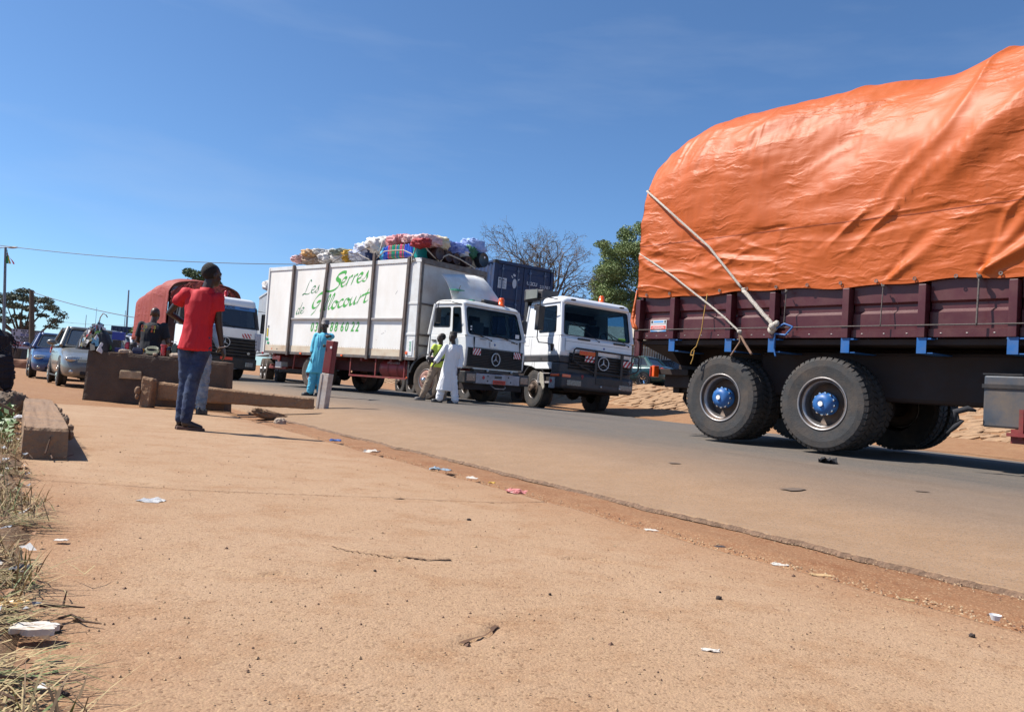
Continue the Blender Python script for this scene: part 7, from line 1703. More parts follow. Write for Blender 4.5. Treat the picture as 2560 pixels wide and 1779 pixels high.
bs_ = [(760, 650, 28, 15, 'pinkw', 'small pinkish white bundle at the rearmost end of the roof load'), (790, 652, 44, 22, 'tan', 'tan and white sack tied flat on the roof edge near the rear'), (785, 636, 34, 16, 'orangew', 'white bundle with an orange corner on top near the rear'),
 (812, 634, 34, 15, 'greyw', 'grey and dark mottled bundle beside the orange cornered one'), (827, 648, 24, 20, 'white', 'round white tied bag above the second steel rib'), (843, 641, 38, 26, 'pattern', 'bundle in black and white patterned cloth'), (860, 633, 34, 14, 'green_grey', 'grey-green bundle on top behind the patterned one'),
 (866, 647, 52, 22, 'white', 'long smooth white bundle left of the mustard cloth'), (884, 643, 16, 26, 'mustard', 'mustard yellow cloth stuffed upright between white bundles'), (901, 644, 34, 24, 'floral', 'white bundle with a blue flower pattern'), (919, 631, 38, 36, 'stripe', 'blue and white striped bundle leaning by the third rib'),
 (940, 634, 20, 28, 'dark_blue', 'dark blue bundle just right of the third rib'), (951, 615, 40, 32, 'white', 'big knobbly white bundle above the third rib'), (977, 612, 40, 30, 'greyw', 'grey-white bundle left of the pink ones'), (999, 609, 34, 28, 'pink', 'pink and white wrapped bundle, leftmost of the pink ones'),
 (1018, 603, 32, 24, 'pink', 'pink wrapped bundle on top of the coloured plastic stack'), (1039, 603, 26, 22, 'pinkw', 'rolled pale pink bundle above the end of the plastic stack')]
for i, (px, py, w_, h2, mk, lb) in enumerate(bs_): bun(px, py, w_ * 1.08, h2 * 1.1, mk, lb, 1, .42 + .12 * (i % 2), .34, i + 1)
bs2 = [(1053, 608, 22, 20, 'red', 'bright red cloth bundle right of the rolled pink one', .2), (1068, 603, 42, 26, 'pinkw', 'large pink and white bundle at the top of the load', .1), (1094, 611, 34, 32, 'yellw', 'white bundle with a yellow patch above the dark barrels', -.05),
 (1113, 624, 30, 36, 'blue', 'blue plastic bag with a white side over the cab', -.1), (1136, 625, 42, 32, 'bluew', 'blue and white bundle wrapped in thin plastic', -.1), (1148, 637, 20, 20, 'white', 'small white knotted bag below the blue and white bundle', -.06),
 (1167, 632, 20, 32, 'green', 'narrow green bag near the front corner of the load', -.08), (1182, 619, 38, 36, 'skyb', 'light blue bag at the far front corner of the load', -.12)]
for i, (px, py, w_, h2, mk, lb, v_) in enumerate(bs2): bun(px, py, w_ * 1.05, h2, mk, lb, 0, -.28 + v_, .26, 30 + i)
# dark barrels along the front edge
def barrel(px, py, r_, ln, label, m, endwhite=False, v_=-.25, rz=0.0):
    c = loc(BX, px, py, 0, v_); b = MB(); b.lathe([(.001, -ln / 2), (r_ * .96, -ln / 2), (r_, -ln / 2 + .02), (r_ * .98, -ln * .2), (r_ * 1.02, -ln * .18), (r_ * .98, -ln * .16), (r_ * .98, ln * .16), (r_ * 1.02, ln * .18), (r_ * .98, ln * .2), (r_, ln / 2 - .02), (r_ * .96, ln / 2), (r_ * .9, ln / 2 - .01), (.001, ln / 2 - .01)], 'x', 24)
    o = b.build('barrel', m, None, smooth=True); tag(o, label, 'barrel', 'dark barrels lying on the roof of the box truck')
    o.matrix_world = BXM @ Matrix.Translation(c) @ Matrix.Rotation(rz, 4, 'Z')
    c2 = MB(); c2.lathe([(.001, ln / 2 + .004), (.03, ln / 2 + .004), (.03, ln / 2 - .008)], 'x', 12, (0, r_ * .1, r_ * .35)); c2.build('bung', WHT if endwhite else m, o); return o
BRL = mat('barrel_maroon', (.035, .014, .014), .5, var=.3); BRK = mat('barrel_black', (.010, .012, .018), .4, var=.3)
barrel(1077, 636, .17, .7, 'dark maroon barrel right of the green plastic stack', BRL); barrel(1103, 642, .15, .6, 'dark maroon barrel under the blue plastic bag', BRL); barrel(1122, 648, .15, .6, 'dark maroon barrel under the blue and white bundle', BRL)
barrel(1152, 655, .15, .6, 'dark maroon barrel second from the far end', BRL); barrel(1190, 651, .21, .6, 'black barrel at the far end with a white bung', BRK, True, -.28)
# coloured folded plastic goods packed upright
rnd = random.Random(3); xs_ = []
c0 = loc(BX, 966, 646, 1, .22); c1 = loc(BX, 1042, 646, 1, .22)
PC = dict(blue=mat('plastic_blue', (.015, .07, .50), .3, coat=.4), red=mat('plastic_red', (.60, .05, .14), .3, coat=.4), green=mat('plastic_green', (.01, .27, .12), .3, coat=.4), teal=mat('plastic_teal', (.01, .30, .28), .3, coat=.4), sky=C_['cyan'])
seq = ['sky'] * 2 + ['blue'] * 5 + ['red'] * 2 + ['green', 'red', 'green', 'green', 'green', 'green', 'red', 'green', 'blue', 'green', 'green', 'red', 'red', 'red', 'green', 'red'] + ['blue'] * 9
n = len(seq); x0, x1 = c0[0], c1[0]; cnt = {}
tub0 = {}
def ORD(k):
    o1 = 'first second third fourth fifth sixth seventh eighth ninth tenth eleventh twelfth thirteenth fourteenth fifteenth sixteenth seventeenth eighteenth nineteenth twentieth'.split()
    return o1[k] if k < 20 else ('twenty-' + o1[k - 20 - 0 - 0 if k < 29 else 0] if k < 29 else ('thirtieth' if k == 29 else 'thirty-' + o1[k - 30]))
for k, cn in enumerate(seq):
    x = x0 + (x1 - x0) * (k + .5) / n; wd = (x1 - x0) / n * .40; top = 3.98 + .045 * min(1, k / 8) + rnd.uniform(-.01, .015)
    if cn not in tub0:
        b = MB(); b.loft([[(-wd, y, z) for y, z in rrect(-.2, .2, 0, .36, .05)], [(wd, y, z) for y, z in rrect(-.2, .2, 0, .36, .05)]]); o = b.build('plastic_tub', PC[cn]); tub0[cn] = o
    else: o = tub0[cn].copy(); COL.objects.link(o)
    o.matrix_world = BXM @ Matrix.Translation((x, .24, top - .36)) @ Matrix.Rotation(rnd.uniform(-.03, .03), 4, 'Y')
    tag(o, {'sky': 'light blue', 'blue': 'deep blue', 'red': 'pinkish red', 'green': 'green', 'teal': 'teal'}[cn] + ' plastic tub standing ' + ORD(k) + ' from the left in the roof row', 'tub', 'flat plastic tubs packed in the roof row')
b = MB(); b.box(x1 + .02, x1 + .20, .04, .46, 3.62, 3.99); o = b.build('plastic_crate', PC['teal'], None, bevel=.02); o.matrix_world = BXM; tag(o, 'teal green plastic crate closing the row of coloured tubs', 'crate')
c0 = loc(BX, 962, 640, 1, .2); b = MB(); b.ball((0, 0, 0), (.11, .18, .17), 16, 10); o = b.build('round_basin', C_['cyan'], None, smooth=True); o.matrix_world = BXM @ Matrix.Translation(c0); tag(o, 'light blue rounded basin at the left end of the coloured tubs', 'basin')
def rp(label, pts, r=.018, m=ROPE): 
    Q = [BXM @ Vector(loc(BX, px, py, ax, v)) for px, py, ax, v in pts]; tiebar_rope('rope', label, Q, r, m=m, group='ropes over the roof load of the box truck')
y_ = .02
rp('dark rope running low over the rear bundles to the second rib', [(741, 662, 1, y_), (765, 655, 1, y_), (790, 646, 1, y_ - .1), (802, 650, 1, y_), (818, 658, 1, y_)], .012, ROPED)
rp('long dark rope slanting up over the middle bundles', [(834, 655, 1, y_), (860, 638, 1, y_ - .05), (890, 633, 1, y_ - .05), (917, 620, 1, y_), (935, 612, 1, .1)], .012, ROPED)
rp('pale rope criss-crossing down beside the third rib', [(925, 650, 1, y_), (905, 640, 1, y_ - .05), (893, 632, 1, y_)], .012)
rp('pale rope looped over the big white bundle', [(937, 630, 1, y_ - .08), (947, 643, 1, y_), (951, 622, 1, -.05), (956, 603, 1, .1)], .014)
rp('pale rope hanging across the coloured tubs', [(938, 648, 1, y_), (962, 628, 1, y_ - .03), (985, 626, 1, y_ - .03), (1008, 625, 1, y_ - .03), (1030, 635, 1, y_ - .03), (1034, 650, 1, y_ - .03)], .016)
rp('pale rope from the pink roll down to the corner cleat', [(1050, 598, 1, .2), (1042, 612, 1, .0), (1036, 630, 1, -.03), (1030, 642, 1, -.03), (1030, 655, 1, -.04)], .02)
rp('rope from the load top to the roof edge right of the corner', [(1058, 608, 0, .0), (1070, 626, 0, .03), (1083, 640, 0, .04), (1097, 652, 0, .04)], .016)
rp('wide pale strap arched over the dark barrels', [(1101, 654, 0, .04), (1110, 641, 0, .10), (1122, 636, 0, .12), (1150, 648, 0, .12), (1188, 671, 0, .04)], .018)
rp('thin dark pole along the top of the load', [(905, 620, 1, .6), (940, 607, 1, .6), (965, 601, 1, .6)], .02, BARK)
tg = MB(); tg.tube([BXM @ Vector(loc(BX, 1000, 595, 1, .9)), BXM @ Vector(loc(BX, 1018, 593, 1, .9))], .03, 5); tg.tube([BXM @ Vector(loc(BX, 1003, 600, 1, .9)), BXM @ Vector(loc(BX, 1003, 587, 1, .9))], .035, 5); tag(tg.build('wooden_stub', BARK), 'dark wooden stub sticking up behind the pink bundles', 'wood')
b = MB(); b.tube([BXM @ Vector(loc(BX, a, c, 1, -.04)) for a, c in ((1024, 642), (1034, 640), (1038, 650), (1026, 652), (1024, 642))], .014, 6); tag(b.build('cleat', BLACKP), 'black metal cleat at the top front corner of the box', 'cleat')

# ------------------------------------------------------------------ BACKGROUND: poles, wires, trees, fence, board
def at(px, py, Y): v = ray(px, py); p = v * (Y / v[1]); return Vector((p[0], p[1], p[2] + HC))
LP = root('street_lamp', at(8, 905, 45) * 1, 0, 'tall grey street lamp pole with a flag near its top, at the left edge', 'street lamp'); LP.location.z = .1
top = at(14, 618, 45) - Vector(LP.location)
b = MB(); b.tube([(0, 0, 0), top * .5, top], [.10, .08, .065], 10); b.build('pole', mat('pole_grey', (.16, .17, .19), .5, .3), LP)
b = MB(); b.tube([top, top + Vector((-.2, 0, -.03)), top + Vector((-.9, 0, -.25))], .03, 6); b.tube([top, top + Vector((.15, 0, .0))], .03, 6); b.build('arm', MATS['pole_grey'], LP)
b = MB(); b.ball(top + Vector((.42, 0, .02)), (.30, .10, .06), 14, 8, R=Euler((0, -.12, 0)).to_matrix()); b.build('lamp_head', mat('lamp_grey', (.34, .32, .33), .5), LP, smooth=True)
fl = root('flag', tuple(Vector(LP.location) + top * .93), 0, 'small green, yellow and red flag hanging from the street lamp pole', 'flag')
for k, (c, n_) in enumerate((((.02, .22, .07), 'green_band'), ((.62, .45, .02), 'yellow_band'), ((.55, .02, .03), 'red_band'))):
    V = []
    for i in range(9):
        for j in range(4):
            t = (k if k != 1 else 1) ; u = i / 8; 
            a = [(.04, .05), (.06, -.62), (.0, 0)][0]
            x = .06 + .36 * math.sin(u * 1.5) * ((k + j / 3) / 3) ** .8 + .03 * u; z = .35 - u * .80 - ((k + j / 3) / 3) * .28 * (1 - u)
            V.append((x + .1 * (k == 2) * u, .04 * math.sin(u * 6 + k), z))
    o = nmesh(n_, V, gridfaces(9, 4), mat('flag_' + n_, c, .8), fl); o.modifiers.new('s', 'SOLIDIFY').thickness = .01
def polewire(name, label, px, py0, py1, Y, r0, r1, m, cat='pole'):
    a = at(px[0], py0, Y); c = at(px[1], py1, Y); a.z = min(a.z, tz(a.x, a.y)); b = MB(); b.tube([a, a.lerp(c, .5), c], [r0, (r0 + r1) / 2, r1], 8); return tag(b.build(name, m), label, cat), c
_, up_ = polewire('utility_pole', 'brown wooden utility pole in front of the far left tree', (80, 79), 915, 726, 52, .20, .14, BARK)
def wire(label, A, B_, sag, r=.022):
    b = MB(); pts = [A.lerp(B_, t / 24) - Vector((0, 0, sag * 4 * (t / 24) * (1 - t / 24))) for t in range(25)]; b.tube(pts, r, 5); return tag(b.build('wire', mat('wire_grey', (.07, .08, .10), .6)), label, 'wire')
wire('upper overhead wire crossing the sky above the man in red', at(-260, 575, 44), at(1010, 655, 44), .75, .020)
wire('lower overhead wire running from the utility pole towards the red tarpaulin', at(81, 730, 52), at(470, 812, 40), .25, .024)
wire('thin faint overhead wire low over the cars on the left', at(120, 800, 60), at(460, 806, 60), .3, .010)
for k, (px, y0, y1, Y, r_, lb) in enumerate(((320, 850, 725, 90, .16, 'tall grey lattice mast in the distance left of the red tarpaulin'), (312, 850, 776, 90, .06, 'thin mast just left of the lattice mast'), (214, 850, 787, 80, .05, 'thin distant aerial over the silver car roof'), (240, 850, 768, 95, .04, 'faint thin aerial above the phone accessory heap'), (245, 850, 800, 95, .04, 'shortest faint aerial above the phone accessory heap'))):
    polewire('mast', lb, (px - 3, px + 2), y0, y1, Y, r_, r_ * .5, mat('mast_grey', (.20, .23, .28), .5), 'mast')
# far blue container, blue truck, bush
def farbox(name, label, px0, px1, py, Y, h, dpt, m, cat, z0=None):
    a = at(px0, py, Y); c = at(px1, py, Y); g = tz(a.x, a.y); z1 = (a.z + c.z) / 2; zb0 = g + (z0 or 0)
    b = MB(); b.box(a.x, c.x, Y, Y + dpt, zb0, z1); return b, a, c, zb0, z1
b, a, c, z0_, z1_ = farbox('far_container', '', 278, 345, 816, 62, 0, 3, CB, 'container')
o = root('far_container', (0, 0, 0), 0, 'distant dark blue container beyond the phone accessory heap', 'container'); b.build('container_body', mat('far_blue', (.025, .045, .10), .7), o)
for k in range(7): 
    c2 = MB(); x = a.x + (c.x - a.x) * (k + .5) / 7; c2.box(x - .04, x + .04, 61.93, 61.99, z0_ + .4, z1_ - .1); c2.build('rib', mat('far_blue2', (.06, .08, .14), .7), o)
ft = root('far_truck', (0, 0, 0), 0, 'small blue truck front beyond the barrier with a round white lamp', 'truck')
b, a, c, z0_, z1_ = farbox('x', '', 316, 352, 834, 40, 0, 2, BLUE, 'x'); b.build('cab', mat('far_truck_blue', (.02, .07, .22), .5), ft, bevel=.1)
b = MB(); b.box(a.x + .1, c.x - .05, 39.93, 39.99, z1_ - .45, z1_ - .08); b.build('windshield', GLASSD, ft); b = MB(); b.ball(((a.x + c.x) / 2 + .1, 39.95, z1_ - .65), (.12, .05, .12), 10, 6); b.build('lamp', LAMPG, ft)
for x in (a.x + .3, c.x - .3):
    b = MB(); b.lathe([(.001, 0), (.4, 0), (.4, .3), (.001, .3)], 'y', 16, (x, 40.0, tz(x, 40) + .4)); b.build('wheel', RUB, ft)
b = MB(); b.lathe([(.001, 0), (.09, 0), (.07, .2), (.001, .22)], 'z', 10, tuple(at(309, 846, 39))); tag(b.build('far_beacon', ORL), 'tiny orange beacon by the red flask', 'beacon')

def leafcloud(mb, c, r, n, size, rnd, flat=1.0, shell=.35):
    c = Vector(c)
    for _ in range(n):
        while True:
            p = Vector((rnd.uniform(-1, 1), rnd.uniform(-1, 1), rnd.uniform(-1, 1)))
            l_ = p.length
            if l_ <= 1 and (l_ > shell or rnd.random() < .35): break
        p = Vector((p.x * r[0], p.y * r[1], p.z * r[2])) + c
        s_ = size * rnd.uniform(.6, 1.3); a = Vector((rnd.gauss(0, 1), rnd.gauss(0, 1), rnd.gauss(0, .7))).normalized(); b_ = a.orthogonal().normalized(); b_ = (b_ * math.cos(1) + a.cross(b_) * math.sin(rnd.uniform(0, 6))).normalized()
        k = len(mb.v); mb.v += [tuple(p - a * s_), tuple(p + b_ * s_ * .42), tuple(p + a * s_), tuple(p - b_ * s_ * .42)]; mb.f.append((k, k + 1, k + 2, k + 3)); mb.m.append(mb.cur)
def grow(mb, p, d, ln, r, depth, rnd, spread=.55, up=.15, tips=None, shrink=.78, nseg=3):
    pts = [p]; rs = [r]; q = Vector(p); dd = Vector(d).normalized()
    for i in range(nseg):
        dd = (dd + Vector((rnd.gauss(0, .12), rnd.gauss(0, .12), rnd.gauss(0, .08) + up * .15))).normalized(); q = q + dd * ln / nseg; pts.append(q.copy()); rs.append(r * (1 - .35 * (i + 1) / nseg))
    mb.tube(pts, rs, 7 if r > .04 else 4, cap=depth == 0)
    if tips is not None: tips += [(pts[-1], depth), (pts[nseg // 2 + 1], depth)]
    if depth == 0: return
    for k in range(rnd.choice((2, 3, 3)) if depth > 1 else 3):
        a = rnd.uniform(0, 2 * PI); s_ = dd.orthogonal().normalized(); s2 = dd.cross(s_); nd = (dd + (s_ * math.cos(a) + s2 * math.sin(a)) * rnd.uniform(.5, 1.2) * spread * 1.5 + Vector((0, 0, up))).normalized()
        grow(mb, pts[rnd.choice((nseg - 1, nseg, nseg))], nd, ln * rnd.uniform(.6, .9), r * .62, depth - 1, rnd, spread, up, tips, shrink, nseg)
LEAF1 = mat('leaves_green', (.175, .225, .085), .6, var=.45, vs=1.6, spec=.3); LEAF2 = mat('leaves_dark', (.075, .105, .045), .6, var=.5, vs=1.2, spec=.3); LEAF3 = mat('leaves_grey_green', (.10, .11, .07), .65, var=.5, vs=1.2, spec=.3)
# green tree right of centre
rnd = random.Random(21); Yt = 42; bp_ = at(1560, 960, Yt); bp_.z = tz(bp_.x, bp_.y) - .1
gt_ = root('leafy_tree', bp_, 0, 'leafy green tree rising beside the orange tarpaulin', 'tree'); b = MB(); tips = []
grow(b, Vector((0, 0, 0)), Vector((-.02, 0, 1)), 3.2, .22, 4, rnd, .6, .12, tips); b.build('trunk', BARK, gt_)
b = MB()
for (px, py, rx, rz) in ((1590, 640, 1.5, 1.0), (1560, 620, 1.1, .6), (1625, 600, 1.2, 1.1), (1600, 575, .7, .5), (1560, 680, 1.6, 1.0), (1610, 700, 1.8, 1.2), (1520, 720, 1.1, .7), (1545, 755, 1.4, .8), (1600, 770, 1.8, 1.0), (1508, 612, .55, .22), (1530, 628, .7, .35), (1495, 740, .8, .45), (1540, 660, .9, .6), (1660, 680, 2.0, 2.0), (1700, 620, 2.0, 1.6), (1525, 700, .8, .6), (1505, 765, .8, .5), (1585, 610, .8, .6), (1560, 790, 1.6, .8), (1540, 700, 1.5, 1.0), (1520, 675, .9, .7), (1575, 590, .8, .6), (1500, 715, .9, .6), (1490, 760, .9, .6)):
    for s_ in range(5):
        c = at(px, py, Yt + rnd.uniform(-1.6, 1.6)) - Vector(gt_.location) + Vector((rnd.uniform(-.5, .5) * rx, 0, rnd.uniform(-.5, .5) * rz)); leafcloud(b, c, (rx * .5, .9, rz * .5), int(480 * rx * rz ** .5) + 60, .062, rnd)
b.build('crown', LEAF1, gt_, fix=False)
# bare tree
rnd = random.Random(5); Yt = 38; bp_ = at(1345, 990, Yt); bp_.z = tz(bp_.x, bp_.y) - .1
bt_ = root('bare_tree', bp_, 0, 'nearly leafless tree with fine twigs behind the blue container', 'tree'); b = MB(); tips = []
b.tube([(0, 0, 0), (.1, 0, 1.8), (0, 0, 3.4)], [.24, .19, .15], 9); b.build('trunk', BARKG, bt_)
b = MB()
for px, py in ((1222, 645), (1255, 625), (1300, 612), (1340, 630), (1375, 630), (1415, 620), (1432, 660), (1442, 700), (1240, 690), (1290, 670), (1395, 680), (1420, 730), (1260, 710), (1350, 670)):
    tgt = at(px, py, Yt + rnd.uniform(-1.5, 1.5)) - Vector(bt_.location); s0 = Vector((0, 0, 3.3)); dv_ = tgt - s0
    mid = s0 + dv_ * .45 + Vector((rnd.uniform(-.2, .2), 0, -.15)); b.tube([s0, s0.lerp(mid, .5) + Vector((0, 0, -.1)), mid, s0 + dv_ * .7], [.09, .07, .055, .045], 6)
    for q in range(3): grow(b, s0 + dv_ * (.40 + .15 * q), (dv_.normalized() + Vector((rnd.uniform(-.7, .7), rnd.uniform(-.5, .5), rnd.uniform(-.2, .4)))), dv_.length * .27, .034, 4, rnd, .75, .06, tips, nseg=3)
b.build('branches', BARKG, bt_, fix=False); b = MB()
for p, dp in tips:
    if rnd.random() < .12: leafcloud(b, p, (.14, .14, .1), 3, .04, rnd)
b.build('last_leaves', mat('leaves_dry', (.16, .14, .045), .7, var=.4), bt_, fix=False)
# tree behind the red-tarped truck
rnd = random.Random(8); Yt = 50; bp_ = at(505, 930, Yt); bp_.z = tz(bp_.x, bp_.y)
t3 = root('round_tree', bp_, 0, 'dark tree top showing above the red tarpaulin behind the head of the man in red', 'tree'); b = MB(); b.tube([(0, 0, 0), (0, 0, 4.5)], [.25, .15], 8); b.build('trunk', BARK, t3); b = MB()
for px, py, rx, rz in ((475, 682, .6, .4), (500, 690, 1.0, .5), (525, 695, .8, .6), (540, 710, .5, .4), (490, 715, 1.2, .7), (530, 730, 1.0, .6), (505, 760, 1.4, .9)):
    for s_ in range(3): leafcloud(b, at(px, py, Yt + rnd.uniform(-.8, .8)) - Vector(t3.location), (rx * .7, .7, rz * .7), int(300 * rx), .09, rnd)
b.build('crown', LEAF2, t3, fix=False)
# flat-topped tree at far left
rnd = random.Random(12); Yt = 60; bp_ = at(38, 900, Yt); bp_.z = tz(bp_.x, bp_.y)
t4 = root('flat_topped_tree', bp_, 0, 'wide flat-topped tree with open twisted branches at the far left', 'tree'); b = MB()
b.tube([(0, 0, 0), (.2, 0, 1.2), (0, 0, 2.2)], [.3, .22, .18], 8); b.build('trunk', BARK, t4); b = MB()
for px, py in ((-20, 760), (5, 745), (30, 745), (60, 735), (100, 750), (120, 765), (150, 790), (75, 770), (20, 770), (50, 780)):
    tgt = at(px, py, Yt + rnd.uniform(-1.5, 1.5)) - Vector(t4.location); s0 = Vector((0, 0, 1.9)); m_2 = s0.lerp(tgt, .5) + Vector((rnd.uniform(-.3, .3), 0, -.4)); b.tube([s0, s0.lerp(m_2, .5) + Vector((rnd.uniform(-.25, .25), 0, .15)), m_2, tgt], [.15, .11, .08, .03], 6)
b.build('branches', BARK, t4, fix=False); b = MB()
for px, py, rx, rz in ((-20, 752, 1.2, .6), (12, 745, 1.0, .55), (35, 740, 1.1, .6), (62, 728, .7, .35), (60, 745, .9, .5), (85, 750, .9, .5), (110, 752, .8, .45), (125, 768, .8, .4), (150, 785, .35, .6), (140, 800, .4, .4), (75, 772, .9, .4), (30, 765, 1.2, .5), (-10, 775, 1.0, .6), (108, 790, .5, .3), (130, 815, .3, .25), (55, 795, .9, .4), (75, 815, .7, .6), (15, 800, .8, .4)):
    for s_ in range(3): leafcloud(b, at(px + rnd.uniform(-8, 8), py + rnd.uniform(-4, 4), Yt + rnd.uniform(-1.5, 1.5)) - Vector(t4.location), (rx * .55, .8, rz * .5), int(130 * rx) + 15, .11, rnd)
b.build('crown', LEAF3, t4, fix=False)
# bush by the red truck, distant greenery
rnd = random.Random(3); b = MB()
for px, py in ((338, 836), (346, 830), (352, 845), (340, 850)): leafcloud(b, at(px, py, 55), (.5, .5, .6), 220, .12, rnd)
o = b.build('bush', LEAF1, fix=False); tag(o, 'small green bush between the blue truck and the man in black', 'bush')
# notice board, shed, low wall
b_ = at(28, 842, 56); c_ = at(106, 846, 56); sb = root('notice_board', ((b_.x + c_.x) / 2, 56, tz(b_.x, 56)), 0, 'big pale notice board with many lines of print behind the pickup', 'notice board')
hw = (c_.x - b_.x) / 2 * 1.02; zt_ = at(66, 824, 56).z - sb.location.z; zb_ = at(66, 872, 56).z - sb.location.z
b = MB(); b.box(-hw, hw, 0, .08, zb_, zt_); b.build('panel', mat('board_white', (.36, .36, .44), .6, var=.08), sb); b = MB(); b.box(-hw + .1, -hw + .2, .08, .18, 0, zb_ + .3); b.build('leg', BARK, sb); b = MB(); b.box(hw - .2, hw - .1, .08, .18, 0, zb_ + .3); b.build('leg', BARK, sb)
rnd = random.Random(4)
for row, (t, a, c, m, hh) in enumerate(((.93, .30, .92, INKB, .075), (.83, .35, .85, INKB, .05), (.72, .30, .95, mat('ink_blue', (.08, .09, .22), .7), .085), (.60, .15, .95, INKB, .07), (.51, .17, .62, INKB, .07), (.41, .30, .55, INKB, .07), (.30, .10, .80, mat('ink_red', (.25, .03, .04), .7), .08), (.17, .06, .78, MATS['ink_red'], .09), (.93, .05, .17, INKB, .09), (.75, .07, .15, INKB, .16))):
    b = MB(); x = -hw + 2 * hw * a; H_ = zt_ - zb_
    while x < -hw + 2 * hw * c:
        q = rnd.uniform(.05, .14); z_ = zb_ + H_ * t; b.box(x, x + q, -.012, -.001, z_ - hh * .7, z_ + hh * .7); x += q + rnd.choice((.03, .03, .1))
    b.build('print_line', m, sb)
sx_ = at(-30, 830, 60); sh_ = root('shed', (sx_.x, 60, tz(sx_.x, 60)), 0, 'dark shed with a slanting tin roof at the far left edge', 'shed')
b = MB(); b.box(-3, 1.3, 0, 3, 0, 1.9); b.build('wall', mat('shed_dark', (.06, .06, .07), .8), sh_); b = MB(); b.loft([[(-3.2, y, 2.6), (1.9, y, 1.75), (1.9, y, 1.82), (-3.2, y, 2.68)] for y in (-.4, 3.2)]); b.build('roof', mat('tin', (.25, .26, .28), .5, .3, var=.2), sh_)
lw0 = at(12, 917, 44); lw1 = at(84, 918, 44); rough = rough_box('low_wall', box8(lw0.x - 3, lw1.x + .3, 43.8, 44.4, -.1, .47), mat('low_wall_earth', (.26, .13, .075), .9, var=.2, vs=3), (20, 3, 4), .03, 44); tag(rough, 'low earth coloured wall below the pickup', 'low wall')
# fence on the bank
fy = 44.0; fr = root('metal_fence', (0, 0, 0), 0, 'pale metal railing fence on the bank behind the green car', 'fence'); x = 4.0; pk = None
zf = lambda x: tz(x, fy)
FM = mat('fence_metal', (.42, .40, .36), .5, .2, var=.1)
bb_ = MB(); bb_.box(-.022, .022, -.02, .02, 0, 2.25); bar0 = bb_.build('fence_bar', FM, fr); first = True; x = 5.2
while x < 17:
    o = bar0 if first else bar0.copy()
    if not first: COL.objects.link(o)
    o.location = (x, fy, zf(x)); first = False; x += .135
for z in (.12, 1.05, 1.25, 2.15):
    b = MB(); b.tube([(5.1, fy, zf(5.1) + z), (17.1, fy, zf(17) + z)], .025, 5); b.build('rail', FM, fr)
for x in (5.1, 9.1, 13.1, 17.1):
    b = MB(); b.box(x - .06, x + .06, fy - .06, fy + .06, zf(x), zf(x) + 2.35); b.build('post', FM, fr)
# house with pale tin roof behind the white tractor
hz = tz(6, 52); hs = root('house', (6.2, 52, hz), math.radians(-12), 'low building with a beige tin roof seen through the tractor windshield', 'building')
b = MB(); b.box(-4.5, 9, 0, 5, 0, 2.9); b.build('wall', mat('house_wall', (.20, .17, .13), .9, var=.2), hs)
b = MB(); b.loft([[(-5, -.5, 2.85), (-5, 2.5, 4.0), (-5, 5.5, 2.85), (-5, 5.5, 2.93), (-5, 2.5, 4.08), (-5, -.5, 2.93)], [(9.5, -.5, 2.85), (9.5, 2.5, 4.0), (9.5, 5.5, 2.85), (9.5, 5.5, 2.93), (9.5, 2.5, 4.08), (9.5, -.5, 2.93)]]); b.build('roof', mat('roof_beige', (.50, .42, .32), .6, .1, var=.2, vs=2), hs)
for x in (-3, 0, 3, 6):
    b = MB(); b.box(x, x + .9, -.04, .02, 1.0, 2.2); w_ = b.build('window', BLACKP, hs); b = MB(); b.box(x - .06, x + .96, -.06, -.001, .93, 1.0); b.build('sill', WHT, w_)
# motorcycle behind the green car
for k, (px, Yk) in enumerate(((1668, 41.0), (1690, 41.3))):
    p = at(px, 950, Yk); g = tz(p.x, Yk); mr = root('motorcycle', (p.x, Yk, g), math.radians(40), ['dark motorcycle parked left behind the green car', 'second dark motorcycle, nearer the big truck wheel'][k], 'motorcycle')
    for x in (-.6, .65):
        b = MB(); b.lathe([(.24, -.04), (.31, -.05), (.33, 0), (.31, .05), (.24, .04)], 'y', 22, (x, 0, .33), close=True); b.lathe([(.001, -.03), (.06, -.03), (.06, .03), (.001, .03)], 'y', 8, (x, 0, .33))
        for q in range(6): a = q * PI / 3; b.tube([(x, 0, .33), (x + .25 * math.cos(a), 0, .33 + .25 * math.sin(a))], .008, 4)
        b.build('wheel', RUB, mr)
    b = MB(); b.ball((.12, 0, .80), (.26, .12, .12), 12, 8); b.build('tank', RED if k else BLACKP, mr, smooth=True); b = MB(); b.box(-.65, -.08, -.12, .12, .74, .84); b.build('saddle', BLACKP, mr, bevel=.04)
    b = MB(); b.tube([(.65, 0, .33), (.45, 0, .85), (.38, 0, 1.05)], .03, 6); b.tube([(-.6, 0, .33), (.0, 0, .45), (.35, 0, .7)], .03, 6); b.tube([(.38, -.33, 1.08), (.38, .33, 1.08)], .02, 6); b.box(-.15, .25, -.12, .12, .32, .62); b.build('frame', DARKP, mr)
    b = MB(); b.ball((.52, 0, .93), (.08, .09, .09), 10, 6); b.build('headlight', LAMPG, mr)

